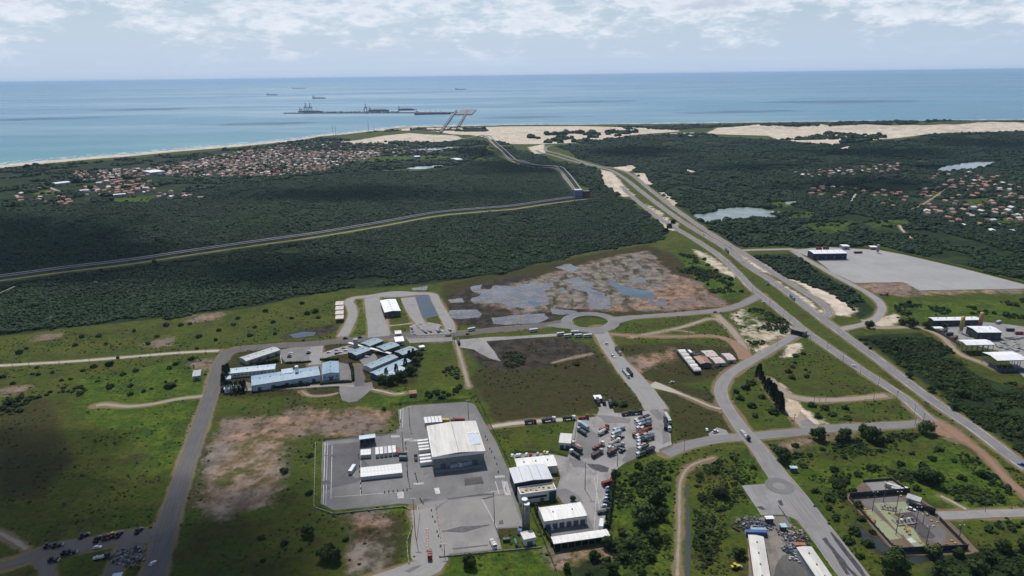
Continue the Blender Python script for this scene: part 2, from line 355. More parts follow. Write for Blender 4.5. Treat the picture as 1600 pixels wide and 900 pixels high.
# ---- roads: centre line in the photo, width in metres, surface
ROADS = [
 ('left_road',[(232,925),(245,880),(262,820),(284,750),(308,678),(328,620),(342,573),(350,558),(360,549),(385,544),(430,541),(480,537.5),(540,532),(600,526.5),(650,524),(700,522),(760,516.5),(800,513),(850,508),(885,503)],12.5,'asphalt_dark'),
 ('access_road',[(958,498.5),(1000,495),(1050,491.5),(1100,487.5),(1135,483),(1160,475),(1178,466),(1190,460)],11.5,'asphalt'),
 ('truck_road',[(934,512),(943,528),(953,546),(965,562),(978,578),(992,594),(1006,610),(1016,624),(1026,640)],[17,15,15,15,18,19,19,19,20],'concrete_road'),
 ('service_road',[(1040,710),(1062,700),(1085,693),(1110,688),(1145,684),(1172,682),(1230,677),(1300,669.5),(1370,666),(1440,662)],10.5,'asphalt'),
 ('diagonal_road',[(1245,522),(1222,536),(1200,549),(1168,567),(1145,581),(1131,595),(1126,610),(1132,630),(1147,653),(1163,675),(1186,702),(1212,738),(1240,775),(1270,815),(1304,860),(1345,915)],[9,9,9,10,10,10.5,11,11,11,12,13,15,17,17,17,17],'asphalt_pale'),
 ('old_highway',[(972,291),(985,305),(1012,327),(1040,347.5),(1082,372),(1120,397),(1150,424),(1170,446),(1184,458),(1200,470),(1225,490),(1262,520),(1312,555),(1375,597),(1412,621),(1440,646),(1455,658)],11,'asphalt'),
 ('highway_lane',[(838,235),(847,239),(875,246),(912,256),(935,261.5),(955,266.5),(975,278),(1000,297.5),(1032,322),(1075,352),(1125,382),(1150,400),(1175,420),(1200,435),(1237,462),(1275,491),(1317,522),(1375,564),(1425,603),(1470,635),(1525,672),(1575,710),(1610,735)],11.5,'asphalt'),
 ('highway_lane',[(862,227),(852,231),(858,237),(895,247.5),(932,259),(960,263.5),(985,272),(1018,298),(1050,323),(1100,358),(1142,384),(1162,396),(1200,421),(1250,452),(1278,470),(1293,483),(1295,491),(1288,495)],10.5,'asphalt'),
 ('side_road',[(1158,391.5),(1175,390.5),(1205,390),(1240,389)],9,'concrete_road'),
 ('side_road',[(1238,391),(1256,403),(1276,414),(1300,428),(1325,441.5),(1345,452),(1362,462),(1375,473),(1378,484),(1370,496),(1355,505),(1335,510),(1312,515)],9,'concrete_road'),
 ('side_road',[(1358,512.5),(1390,512),(1417,511),(1440,512)],7,'track'),
 ('track',[(1440,512),(1470,525),(1490,545),(1505,556),(1530,565),(1560,578)],6,'track'),
 ('track',[(-60,576),(0,571.5),(50,568.5),(100,565.5),(175,560),(250,553.5),(300,550),(342,548)],6,'track_white'),
 ('track',[(150,634),(165,632),(200,635),(240,631),(280,623),(318,619)],6,'track'),
 ('track',[(940,521),(1000,525),(1060,526),(1110,525),(1140,532),(1160,550),(1166,562)],[5,5,5,6,9,14,14],'dirt_red'),
 ('track',[(985,527),(1030,519),(1070,510),(1110,498),(1130,505),(1150,525)],6,'track'),
 ('track',[(1120,492),(1140,512),(1158,535),(1166,555)],8,'track'),
 ('track',[(1018,600),(1040,607),(1065,616),(1090,626),(1110,635),(1126,639)],[14,10,4,3.5,3.5,3.5],'track_white'),
 ('track',[(1196,592),(1212,606),(1232,618),(1262,624.5),(1300,625),(1345,622),(1385,618)],[17,13,10,9,8,8,8],'track'),
 ('track',[(1202,605),(1222,630),(1245,650),(1262,668)],12,'track'),
 ('dirt_road',[(1440,660),(1465,672),(1500,685),(1525,700),(1545,718),(1560,735),(1580,755),(1610,780)],6,'dirt_red'),
 ('dirt_road',[(1455,655),(1480,668),(1510,690)],9,'dirt_red'),
 ('footpath',[(1116,715),(1095,721),(1078,729),(1067,742),(1062,760),(1061.5,790),(1061,830),(1059,870),(1058,920)],2.8,'track'),
 ('footpath',[(863,567),(890,560),(925,553)],2.5,'track'),
 ('footpath',[(1085,520),(1050,516),(1010,523)],2.5,'track'),
 ('footpath',[(713,535),(720,560),(727,585),(733,605)],4,'track'),
 ('footpath',[(768,667),(800,662),(840,658),(875,656),(898,653)],6,'track_white'),
 ('footpath',[(1470,775),(1490,785),(1510,796)],2.5,'track_white'),
 ('side_road',[(1468,806),(1500,805),(1540,803),(1610,801)],8,'concrete_road'),
 ('side_road',[(535,526),(545,508),(551,492),(549,480),(545,472),(552,466),(575,463.5),(600,461),(625,459.5),(655,459),(675,460),(682,472),(692,490),(702,508),(704,520)],[12,11,11,11,11,10,11,22,24,10,10,11,12,12,11],'concrete_road'),
 ('side_road',[(592,526),(590,510),(585,490),(581,465)],[23,21,19,18],'concrete_road'),
 ('side_road',[(637,465),(643,480),(650,495),(658,506)],[18,16,13,10],'concrete_road'),
 ('footpath',[(608,509),(625,507.5),(645,505)],3,'track_white'),
 ('footpath',[(604,495),(606,510),(609,523)],3,'track'),
 ('side_road',[(495,541),(494,555),(492,570)],12,'concrete_road'),
 ('side_road',[(556,572),(558,585),(562,604)],9,'asphalt_dark'),
 ('side_road',[(345,612),(400,608),(470,605),(530,602),(562,604)],4.5,'concrete_road'),
 ('footpath',[(472,611),(478,616),(490,619),(510,618),(528,614)],3,'track'),
 ('footpath',[(580,608),(600,612),(617,616),(632,614)],3,'track_white'),
 ('side_road',[(530,930),(580,915),(640,895),(668,885),(672,865),(668,840),(664,815),(660,795)],[14,14,15,17,22,19,15,16],'concrete_road'),
 ('dirt_road',[(-40,895),(20,880),(55,868),(90,858),(120,855),(160,846),(200,840),(245,835)],[7,7,9,16,16,14,14,16],'gravel_dark'),
 ('dirt_road',[(60,870),(75,885),(70,910)],8,'gravel_dark'),
 ('dirt_road',[(-10,830),(10,838),(30,850),(42,858)],4,'track'),
 ('dirt_road',[(205,842),(190,865),(172,910)],9,'gravel_dark'),
 ('track',[(0,438.5),(100,425),(200,413),(300,398),(400,383.5),(500,369.5),(600,352.5),(680,338),(740,332),(800,327),(850,319.5),(900,313),(940,309)],5,'track'),
 ('track',[(0,458),(25,447),(45,443),(60,440)],3,'track_white'),
 ('track',[(700,221),(740,214),(760,213),(775,229),(797,250),(830,261),(868,263),(886,282),(900,300)],7,'track'),
 ('track',[(70,290),(100,302)],6,'track_white'),('track',[(25,305),(33,311)],6,'track_white'),
 ('track',[(1330,315),(1336,305),(1345,298)],5,'track_white'),('track',[(1415,330),(1440,320),(1480,295)],4,'track'),
 ('track',[(1405,352),(1412,362),(1428,376)],4,'track_white'),
]
def smooth_line(pts, step):
    pts = np.asarray(pts, float)
    P = np.vstack([2*pts[0]-pts[1], pts, 2*pts[-1]-pts[-2]]); out = []
    for i in range(1, len(P)-2):
        n = max(2, int(np.linalg.norm(P[i+1]-P[i])/step))
        for k in range(n):
            t = k/n
            a, b, c, d = P[i-1], P[i], P[i+1], P[i+2]
            out.append(.5*((2*b)+(-a+c)*t+(2*a-5*b+4*c-d)*t*t+(-a+3*b-3*c+d)*t**3))
    out.append(P[-2]); return np.array(out)
ROADW = []
for nm, px, w, mt in ROADS:
    W = G(px)
    ww = np.full(len(W), w) if np.isscalar(w) else np.asarray(w, float)
    L = smooth_line(np.column_stack([W, ww]), 5.0 if W[:,1].mean() < 1500 else 14.0)
    ROADW.append((nm, L[:,:2], L[:,2], mt))
def road_clear(P):
    """metres from the nearest road edge (negative on the road)"""
    d = np.full(len(P), 80.0)
    for nm, L, w, mt in ROADW:
        d = np.minimum(d, dist_line(P, L)-w.mean()/2)
    return d

# ---------------------------------------------------------------- the ground sheet: a fan of cells that grow with the distance
def fan():
    ys = [-900, -500, -200, 0, 120, 200]
    y = 240.0
    while y < 7500:
        ys.append(y); y += max(1.5, .0048*y)
    ys = np.array(ys)
    u = np.linspace(-1, 1, 620)
    hw = np.maximum(520, .98*ys+190)
    X = u[None,:]*hw[:,None]; Y = np.repeat(ys[:,None], len(u), 1)
    X = np.hstack([np.full((len(ys),1), -26000.0), X, np.full((len(ys),1), 26000.0)]); Y = np.hstack([Y[:,:1], Y, Y[:,:1]])
    return X, Y
X, Y = fan()
P = np.column_stack([X.ravel(), Y.ravel()])
Z = height(P)
# the underpass road runs in a cutting through the bank
dr = dist_line(P, [r for r in ROADW if r[0] == 'diagonal_road'][0][1])
cut = np.clip((dr-5.5)/4, 0, 1)
flat_z = height(P, base=True)
Z = np.where(P[:,1] < 1300, flat_z+(Z-flat_z)*cut, Z)
rows, cols = X.shape
near = np.clip(1-(P[:,1]-1500)/1500, 0, 1)
Z += near*np.where(P[:,1] > 200, (fbm(P[:,0]/30, P[:,1]/30, 3)-.5)*.0, 0)
me = bpy.data.meshes.new('ground')
i = np.arange(rows*cols).reshape(rows, cols)
F = np.stack([i[:-1,:-1], i[:-1,1:], i[1:,1:], i[1:,:-1]], -1).reshape(-1, 4)
me.vertices.add(len(P)); me.vertices.foreach_set('co', np.column_stack([P, Z]).ravel())
me.loops.add(F.size); me.loops.foreach_set('vertex_index', F.ravel().astype(np.int32))
me.polygons.add(len(F)); me.polygons.foreach_set('loop_start', np.arange(0, F.size, 4, dtype=np.int32))
me.polygons.foreach_set('use_smooth', np.ones(len(F), bool))
me.update(); me.validate()
for c in CLASSES:
    s = class_sdf(P, c)
    if c == 'lush': s = np.maximum(s, np.where(dist_line(P, smooth_line(G([(-60,441),(0,438),(100,424.5),(200,412.5),(300,397.5),(400,383),(500,369),(600,352),(680,337.5),(740,331.5),(800,326.5),(850,319)]), 30)) < 16, 3, -60))
    if c == 'sand':
        b = SHORE_S(P)
        wid = np.interp(P[:,0], [-3000, -900, -300, 0, 3000], [75, 65, 45, 12, 12])
        s = np.maximum(s, np.where(b < wid, np.minimum(40, wid-b), -60))
    a = me.attributes.new('s_'+c, 'FLOAT', 'POINT'); a.data.foreach_set('value', s.astype(np.float32))
rd = road_clear(P)
a = me.attributes.new('s_road', 'FLOAT', 'POINT'); a.data.foreach_set('value', rd.astype(np.float32))

t = NT('ground_cover'); p = t.pos()
n160 = t.noise(p, 160, 3); n40 = t.noise(p, 42, 4, .6); n12 = t.noise(p, 12, 4, .62); n3 = t.noise(p, 3.2, 4, .65); n1 = t.noise(p, .9, 3, .7)
fine = t.math('ADD', t.math('MULTIPLY', n3, .6), t.math('MULTIPLY', n1, .4))
rag = t.math('ADD', t.math('MULTIPLY', t.math('SUBTRACT', n40, .5), 26), t.math('ADD', t.math('MULTIPLY', t.math('SUBTRACT', n12, .5), 20), t.math('MULTIPLY', t.math('SUBTRACT', n3, .5), 9)))
def cls(name, k=1.0, soft=2.0):
    s = t.math('ADD', t.attr('s_'+name).outputs['Fac'], t.math('MULTIPLY', rag, k))
    return t.ramp(s, -soft, soft)
# grass
g = t.mix(t.ramp(n40, .34, .66), (.042,.066,.0085), (.076,.086,.013))
g = t.mix(t.ramp(n160, .4, .62, 0, .65), g, (.042,.076,.0095))
g = t.mix(t.ramp(n12, .46, .70, 0, .75), g, (.090,.084,.018))
g = t.mix(t.ramp(t.noise(p, 22, 6, .68), .50, .66, 0, .7), g, (.045,.034,.015))
g = t.mix(t.ramp(t.noise(t.scale(p, (.45, 1, 1)), 9, 6, .72), .54, .66, 0, .65), g, (.088,.098,.016))
g = t.mix(t.ramp(fine, .36, .52, .75, 0), g, (.012,.020,.006))
g = t.mix(t.ramp(t.noise(p, 6.5, 5, .7), .56, .68, 0, .8), g, (.013,.022,.0065))
g = t.mix(t.ramp(t.noise(p, 17, 6, .7), .66, .73, 0, .5), g, (.12,.095,.06))
lush = t.mix(t.ramp(n12, .35, .65), (.040,.084,.0075), (.090,.122,.012))
lush = t.mix(t.ramp(t.noise(p, 30, 5, .66), .48, .66, 0, .7), lush, (.020,.040,.008))
lush = t.mix(t.ramp(t.noise(p, 15, 6, .7), .58, .68, 0, .6), lush, (.062,.056,.016))
lush = t.mix(t.ramp(fine, .38, .56, .7, 0), lush, (.012,.024,.006))
dry = t.mix(t.ramp(n12, .35, .65), (.034,.028,.011), (.055,.044,.018))
dry = t.mix(t.ramp(n40, .4, .62, 0, .8), dry, (.040,.047,.011))
dry = t.mix(t.ramp(t.noise(p, 20, 6, .7), .60, .70, 0, .5), dry, (.10,.072,.046))
dry = t.mix(t.ramp(fine, .36, .56, .7, 0), dry, (.016,.015,.007))
mud = t.mix(t.ramp(n12, .35, .65), (.020,.017,.014), (.055,.044,.034))
soil = t.mix(t.ramp(n12, .3, .7), (.19,.108,.075), (.34,.225,.16))
soil = t.mix(t.ramp(n40, .42, .62, 0, .75), soil, (.15,.128,.118))
soil = t.mix(t.ramp(t.noise(t.scale(p, (1, .45, 1)), 24, 6, .68), .52, .64, 0, .85), soil, (.060,.052,.026))
soil = t.mix(t.ramp(t.noise(p, 9, 6, .72), .52, .62, 0, .85), soil, (.045,.042,.018))
soil = t.mix(t.ramp(fine, .36, .5, .6, 0), soil, (.11,.075,.05))
sand = t.mix(t.ramp(n12, .3, .7), (.46,.395,.315), (.64,.565,.46))
sand = t.mix(t.ramp(n40, .42, .62, 0, .5), sand, (.34,.26,.19))
sand = t.mix(t.ramp(t.noise(p, 14, 5, .7), .60, .68, 0, .75), sand, (.045,.055,.020))
wood = t.mix(t.ramp(n12, .3, .7), (.009,.016,.007), (.020,.032,.011))
wood = t.mix(t.ramp(n40, .5, .64, 0, .8), wood, (.026,.050,.012))
c = t.mix(cls('dry', .8, 5), g, dry)
c = t.mix(cls('mud', .8, 3), c, mud)
c = t.mix(cls('wood', .6, 3), c, wood)
c = t.mix(cls('lush', .8, 5), c, lush)
c = t.mix(cls('soil', 1.1, 7), c, soil)
ash = t.mix(t.ramp(n12, .32, .68), (.075,.064,.055), (.235,.20,.165))
ash = t.mix(t.ramp(t.noise(t.scale(p, (1, .4, 1)), 15, 6, .7), .50, .60, 0, .9), ash, (.034,.036,.016))
c = t.mix(cls('ash', 1.1, 8), c, ash)
c = t.mix(cls('sand', .8, 3.5), c, sand)
# worn verge along the roads
vr = t.ramp(t.math('ADD', t.attr('s_road').outputs['Fac'], t.math('MULTIPLY', rag, .34)), .2, 3.0, .62, 0)
c = t.mix(vr, c, t.mix(n12, (.17,.11,.07), (.33,.235,.155)))
t.pbr(c, .95, t.bump(t.math('ADD', n3, t.math('MULTIPLY', n12, 2)), .5, .8), spec=.1)
me.materials.append(t.m)
ground = bpy.data.objects.new('ground', me); COL.objects.link(ground); tag(ground, kind='structure')

# ---------------------------------------------------------------- sea
t = NT('sea_water'); p = t.pos()
d = t.n('ShaderNodeVectorMath', operation='LENGTH'); t.put(d.inputs[0], p)
st = t.scale(p, (.35, 1, 1))
w1 = t.noise(st, 420, 5, .6); w2 = t.noise(st, 1500, 4, .55)
deep_haze = t.ramp(d.outputs['Value'], 2600, 9000)
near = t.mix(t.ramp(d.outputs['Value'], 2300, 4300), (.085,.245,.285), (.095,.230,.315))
col = t.mix(deep_haze, near, (.125,.255,.365))  # open-sea colour, also paled with distance to paint in haze
col = t.mix(t.ramp(w1, .54, .66, 0, .35), col, (.06,.15,.25))
col = t.mix(t.ramp(w2, .5, .7, 0, .40), col, (.10,.235,.265))
col = t.mix(t.ramp(t.noise(t.scale(p, (.18, 1, 1)), 240, 6, .7), .55, .68, 0, .30), col, (.19,.31,.36))
surf = t.ramp(t.noise(t.scale(p, (.5, 1, 1)), 60, 5, .7), .70, .76, 0, .25)
bmp = t.bump(t.noise(t.scale(p, (.7, 1, 1)), 9, 4, .65), .5, .55)
bd = t.n('ShaderNodeBsdfDiffuse'); t.put(bd.inputs[0], col); bg_ = t.n('ShaderNodeBsdfGlossy'); t.put(bg_.inputs['Roughness'], t.ramp(w2, .35, .7, .22, .4)); t.put(bg_.inputs['Normal'], bmp)
sm = t.n('ShaderNodeMixShader'); t.put(sm.inputs[0], t.ramp(w1, .35, .65, .16, .26)); t.put(sm.inputs[1], bd.outputs[0]); t.put(sm.inputs[2], bg_.outputs[0]); t.t.links.new(sm.outputs[0], t.out.inputs[0])
mb = MB()
N = 48
ring = [(math.sin(a)*90000, math.cos(a)*90000, -.35) for a in np.linspace(-math.pi/2*.98, math.pi/2*.98, N)]
mb.add([(0, 900, -.35)]+ring, [(0, k+2, k+1) for k in range(N-1)])
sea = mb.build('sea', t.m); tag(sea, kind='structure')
# surf along the beach: a broken white line where the swell runs out
t = NT('surf_foam'); p = t.pos()
f = t.ramp(t.noise(t.scale(p, (1, 1, 1)), 45, 6, .75), .47, .56)
b = t.n('ShaderNodeBsdfDiffuse'); b.inputs[0].default_value = (.72,.74,.74,1)
tr = t.n('ShaderNodeBsdfTransparent'); mx = t.n('ShaderNodeMixShader')
t.put(mx.inputs[0], f); t.put(mx.inputs[1], tr.outputs[0]); t.put(mx.inputs[2], b.outputs[0]); t.t.links.new(mx.outputs[0], t.out.inputs[0])
mb = MB()
A = np.linspace(_sa[3], _sa[-3], 260)
for off, w in ((4, 22), (48, 16), (95, 10)):
    rr = np.interp(A, _sa, _sr)+off
    n0 = len(mb.v)
    vs = [(math.sin(a)*(r+k), math.cos(a)*(r+k), -.25) for a, r in zip(A, rr) for k in (0, w)]
    mb.add(vs, [(2*k, 2*k+1, 2*k+3, 2*k+2) for k in range(len(A)-1)])
foam = mb.build('surf', t.m); tag(foam, kind='structure')
# ---------------------------------------------------------------- road surfaces
def road_mat(name, c, dark, edge, tracks=.5, patch=.5, dust=.7):
    t = NT(name); uv = t.n('ShaderNodeUVMap').outputs[0]; p = t.pos()
    s = t.n('ShaderNodeSeparateXYZ'); t.put(s.inputs[0], uv)
    cc = t.n('ShaderNodeCombineXYZ'); t.put(cc.inputs[0], t.math('MULTIPLY', s.outputs[0], .03)); t.put(cc.inputs[1], s.outputs[1])
    streak = t.noise(cc.outputs[0], .9, 4, .6)
    blot = t.noise(p, 14, 5, .65); fine = t.noise(p, 1.3, 4, .7)
    col = t.mix(t.ramp(streak, .35, .68, 0, tracks), c, dark)
    col = t.mix(t.ramp(blot, .5, .62, 0, patch), col, tuple(x*.72 for x in c))
    col = t.mix(t.ramp(fine, .3, .7, .25, 0), col, dark)
    # dusty shoulders: v is metres from the edge
    ed = t.math('ADD', t.attr('edge').outputs['Fac'], t.math('MULTIPLY', t.math('SUBTRACT', t.noise(p, 5, 4, .65), .5), 2.6))
    col = t.mix(t.ramp(ed, .1, 1.3, .75, 0), col, edge)
    t.pbr(col, .85, t.bump(fine, .03, .5), spec=.2)
    return t.m
RM = {
 'asphalt': road_mat('asphalt_worn', (.215,.211,.212), (.14,.137,.139), (.23,.185,.15), .7, .6, .6),
 'asphalt_dark': road_mat('asphalt_old', (.125,.118,.116), (.080,.076,.078), (.13,.115,.10), .8, .6, .35),
 'asphalt_pale': road_mat('asphalt_bleached', (.25,.243,.24), (.16,.155,.155), (.27,.235,.20), .75, .6, .5),
 'concrete_road': road_mat('road_concrete', (.28,.272,.262), (.175,.17,.165), (.27,.22,.17), .4),
 'track': road_mat('dirt_track', (.30,.25,.195), (.22,.175,.13), (.12,.10,.06), .5),
 'track_white': road_mat('pale_track', (.40,.37,.32), (.29,.26,.215), (.14,.12,.07), .5),
 'dirt_red': road_mat('red_dirt', (.27,.165,.11), (.19,.115,.08), (.16,.105,.07), .6),
 'gravel_dark': road_mat('dark_gravel', (.13,.12,.115), (.085,.08,.078), (.11,.095,.065), .5),
}
ROAD_Z = {'track': .05, 'track_white': .055, 'dirt_red': .06, 'gravel_dark': .065, 'concrete_road': .09, 'asphalt_dark': .11, 'asphalt': .12, 'asphalt_pale': .13}
LINEM = paint('road_line', (.55,.54,.50), .7, .2, 4, world=True)
def ribbon(name, L, w, mat, z, kind='structure', cross=7):
    d = np.gradient(L, axis=0); d /= np.linalg.norm(d, axis=1)[:,None]+1e-9
    nrm = np.column_stack([-d[:,1], d[:,0]])
    s = np.concatenate([[0], np.cumsum(np.linalg.norm(np.diff(L, axis=0), axis=1))])
    vs = np.linspace(-.5, .5, cross); n = len(L)
    jit = (fbm(s/9, np.full(n, w[0]*3+L[0,0]), 2)-.5)*.9; jit2 = (fbm(s/9+55, np.full(n, w[0]*3+L[0,1]), 2)-.5)*.9
    P = []; UV = []; ED = []
    for k, v in enumerate(vs):
        off = v*w+(jit if k == 0 else jit2 if k == cross-1 else 0)
        P.append(L+nrm*off[:,None]); UV.append(np.column_stack([s, (v+.5)*w])); ED.append((.5-abs(v))*w)
    P = np.array(P).transpose(1,0,2).reshape(-1,2); UV = np.array(UV).transpose(1,0,2).reshape(-1,2); ED = np.array(ED).T.ravel()
    far = np.clip((P[:,1]-1300)/1500, 0, 1)
    bank = np.repeat(height(L), cross)
    hz = np.where(P[:,1] < 1300, bank, height(P))
    if name == 'diagonal_road': hz = height(P, base=True)
    Zc = hz+z+far*.55
    i = np.arange(n*cross).reshape(n, cross)
    F = np.stack([i[:-1,:-1], i[1:,:-1], i[1:,1:], i[:-1,1:]], -1).reshape(-1,4)
    me = bpy.data.meshes.new(name); me.from_pydata(np.column_stack([P, Zc]).tolist(), [], F.tolist())
    ul = me.uv_layers.new(name='UVMap'); li = np.zeros(len(me.loops), int); me.loops.foreach_get('vertex_index', li)
    ul.data.foreach_set('uv', UV[li].astype(np.float32).ravel())
    a = me.attributes.new('edge', 'FLOAT', 'POINT'); a.data.foreach_set('value', ED.astype(np.float32))
    me.materials.append(mat); me.update()
    if me.polygons[0].normal.z < 0: me.flip_normals()
    o = bpy.data.objects.new(name, me); COL.objects.link(o); tag(o, kind=kind)
    return o
for k, (nm, L, w, mt) in enumerate(ROADW):
    nm2 = {'left_road': 'road', 'access_road': 'road', 'truck_road': 'road', 'service_road': 'road', 'old_highway': 'road', 'highway_lane': 'road', 'side_road': 'road', 'diagonal_road': 'road', 'dirt_road': 'dirt_road', 'track': 'dirt_road', 'footpath': 'path'}[nm]
    o = ribbon(nm, L, w, RM[mt], ROAD_Z[mt]+.0011*k); o.name = nm2; o.data.name = nm2
    if nm in ('old_highway', 'highway_lane'):
        mk = np.nonzero(L[:,1] < 1700)[0]
        if len(mk) > 4:
            Ls = L[mk]; ws = w[mk]
            dd = np.gradient(Ls, axis=0); dd /= np.linalg.norm(dd, axis=1)[:,None]; nn = np.column_stack([-dd[:,1], dd[:,0]])
            if nm != 'left_road':
                for sg in (-1, 1):
                    e = ribbon('marking', Ls+nn*(sg*(ws/2-1.4))[:,None], np.full(len(Ls), .15), LINEM, ROAD_Z[mt]+.08, cross=2); e.name = 'road_marking'
            # dashes down the middle
            mb = MB(); sc = np.concatenate([[0], np.cumsum(np.linalg.norm(np.diff(Ls, axis=0), axis=1))])
            for a in (np.arange(0, sc[-1]-5, 12) if nm != 'left_road' else np.arange(0, 4, 12)):
                q = [np.array([np.interp(a+h, sc, Ls[:,0]), np.interp(a+h, sc, Ls[:,1])]) for h in (0, 4)]
                u = (q[1]-q[0])/np.linalg.norm(q[1]-q[0]); v = np.array([-u[1], u[0]])*.06
                z0 = float(height(q[0][None])[0])+ROAD_Z[mt]+.09
                mb.add([(*(q[0]-v), z0), (*(q[1]-v), z0), (*(q[1]+v), z0), (*(q[0]+v), z0)], [(0,1,2,3)])
            o = mb.build('road_marking', LINEM); tag(o, kind='structure')
# ---------------------------------------------------------------- paved yards, ponds
SHEETS = []
def ragged(P, amp, step, seed):
    P = np.asarray(P, float); out = []
    for a, b in zip(P, np.roll(P, -1, 0)):
        n = max(1, int(np.linalg.norm(b-a)/step)); e = (b-a)/max(np.linalg.norm(b-a), 1e-6); nn = np.array([-e[1], e[0]])
        for k in range(n):
            q = a+(b-a)*k/n
            j = (fbm(np.array([q[0]/(step*3.1)+seed]), np.array([q[1]/(step*3.1)]), 4)[0]-.5)*2*amp
            out.append(q+nn*j)
    return np.array(out)
def sheet(name, px, mat, z=.02, rag=0.0, step=6.0, kind='structure', world=None):
    W = G(px) if world is None else np.asarray(world, float)
    if rag: W = ragged(W, rag, step, len(SHEETS)*7.7)
    zz = height(W)
    zb = float(np.median(zz))
    vs = [Vector((x, y, 0)) for x, y in W]
    tri = tessellate_polygon([vs])
    me = bpy.data.meshes.new(name); me.from_pydata([(v.x, v.y, zb+z) for v in vs], [], [tuple(x) for x in tri])
    bm = bmesh.new(); bm.from_mesh(me); bmesh.ops.recalc_face_normals(bm, faces=bm.faces)
    for f in bm.faces:
        if f.normal.z < 0: f.normal_flip()
    bm.to_mesh(me); bm.free()
    me.materials.append(mat)
    o = bpy.data.objects.new(name, me); COL.objects.link(o); tag(o, kind=kind)
    SHEETS.append(W); return o
def slab_mat(name, c, dark, stain, slab=6.0, st=.5, joint=.35):
    t = NT(name); p = t.pos()
    big = t.noise(p, 38, 4, .55); mid = t.noise(t.scale(p, (1, .55, 1)), 11, 6, .72); fine = t.noise(p, 1.2, 4, .7)
    col = t.mix(t.ramp(big, .34, .66), c, dark)
    col = t.mix(t.ramp(mid, .47, .64, 0, st), col, stain)
    col = t.mix(t.ramp(t.noise(p, 3.5, 5, .75), .60, .70, 0, st), col, stain)
    col = t.mix(t.ramp(fine, .3, .62, .35, 0), col, stain)
    m = t.n('ShaderNodeMapping'); t.put(m.inputs[0], p); m.inputs['Rotation'].default_value = (0, 0, R(-14))
    br = t.n('ShaderNodeTexBrick'); t.put(br.inputs['Vector'], m.outputs[0]); br.offset = 0
    br.inputs['Scale'].default_value = 1.0; br.inputs['Brick Width'].default_value = slab; br.inputs['Row Height'].default_value = slab; br.inputs['Mortar Size'].default_value = .07
    br.inputs['Color1'].default_value = (1,1,1,1); br.inputs['Color2'].default_value = (.86,.86,.86,1); br.inputs['Mortar'].default_value = (1-joint,)*3+(1,)
    col = t.mix(.6, col, br.outputs[0], 'MULTIPLY')
    return t.pbr(col, .85, t.bump(fine, .03, .4), spec=.2)
YARD = slab_mat('yard_concrete', (.215,.208,.203), (.165,.16,.158), (.12,.116,.116), 7.0, .45)
YARDL = slab_mat('yard_concrete_pale', (.285,.268,.255), (.235,.222,.212), (.17,.16,.155), 9.0, .4, .2)
TRUCKY = slab_mat('truck_yard_gravel', (.33,.31,.295), (.25,.24,.232), (.165,.16,.16), 60.0, .75, .05)
GRAV = slab_mat('grey_gravel', (.34,.335,.33), (.30,.295,.29), (.26,.25,.245), 80.0, .35, .02)
DARKY = slab_mat('dark_yard', (.12,.115,.11), (.085,.082,.08), (.06,.058,.055), 70.0, .6, .02)
PADM = slab_mat('pale_pad', (.30,.29,.285), (.25,.243,.24), (.15,.145,.145), 10.0, .45, .2)
SCRAP = slab_mat('scrap_yard', (.25,.22,.185), (.18,.16,.14), (.10,.09,.08), 90.0, .7, .02)
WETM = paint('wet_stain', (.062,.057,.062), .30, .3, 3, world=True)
WHITEL = paint('yard_marking', (.50,.49,.48), .7, .25, 2, world=True)
GREENG = slab_mat('green_gravel', (.29,.31,.19), (.25,.27,.17), (.17,.175,.10), 70.0, .5, .02)
EARTH = slab_mat('compact_earth', (.165,.125,.085), (.13,.10,.07), (.10,.075,.055), 70.0, .6, .02)
PATIO = slab_mat('station_asphalt', (.085,.08,.082), (.07,.066,.068), (.055,.052,.055), 70.0, .5, .02)
GRASSM = None

# container terminal yard
sheet('paved_yard', [(504,691),(511,688),(566,681),(608,677),(625,669),(622,640),(640,634),(729,628),(742,632),(757,660),(775,690),(788,720),(800,745),(806,775),(816,812),(823,824),(777,826),(784,858),(690,868),(678,846),(672,828),(668,812),(663,795),(648,788),(624,787),(575,792),(522,797),(501,787)], YARD, .03, .25, 8)
sheet('paved_yard', [(676,802),(700,782),(760,776),(800,775),(813,810),(819,822),(774,824),(782,856),(692,866),(688,840)], YARDL, .036, .3, 8)
sheet('paved_yard', [(650,789),(663,786),(800,762),(801,768),(760,775),(700,781),(680,792),(673,806),(668,820),(661,800)], YARDL, .034, .3, 8)
sheet('paved_yard', [(506,696),(560,690),(585,700),(560,712),(575,726),(545,740),(560,752),(520,762),(504,770)], slab_mat('yard_concrete_dark', (.135,.131,.135), (.105,.102,.108), (.08,.078,.085), 7.0, .5), .033, 3.0, 4)
# truck yard and the lower yard
sheet('truck_yard', [(899,656),(931,651),(936,640),(930,627),(936,625),(955,628),(960,645),(985,645),(1010,642),(1017,634),(1034,636),(1046,655),(1049,690),(1052,698),(1030,706),(1000,713),(975,724),(960,736),(957,742),(953,770),(951,800),(948,828),(955,838),(920,845),(862,838),(858,828),(905,790),(893,780),(868,770),(876,745),(870,726),(862,712),(800,716),(799,710),(848,708),(858,709),(886,714),(893,690)], TRUCKY, .035, .5, 6)
sheet('paved_yard', [(853,818),(918,806),(926,822),(930,830),(862,840)], YARD, .04)
sheet('paved_yard', [(866,766),(885,763),(905,776),(912,786),(880,787)], YARD, .042)
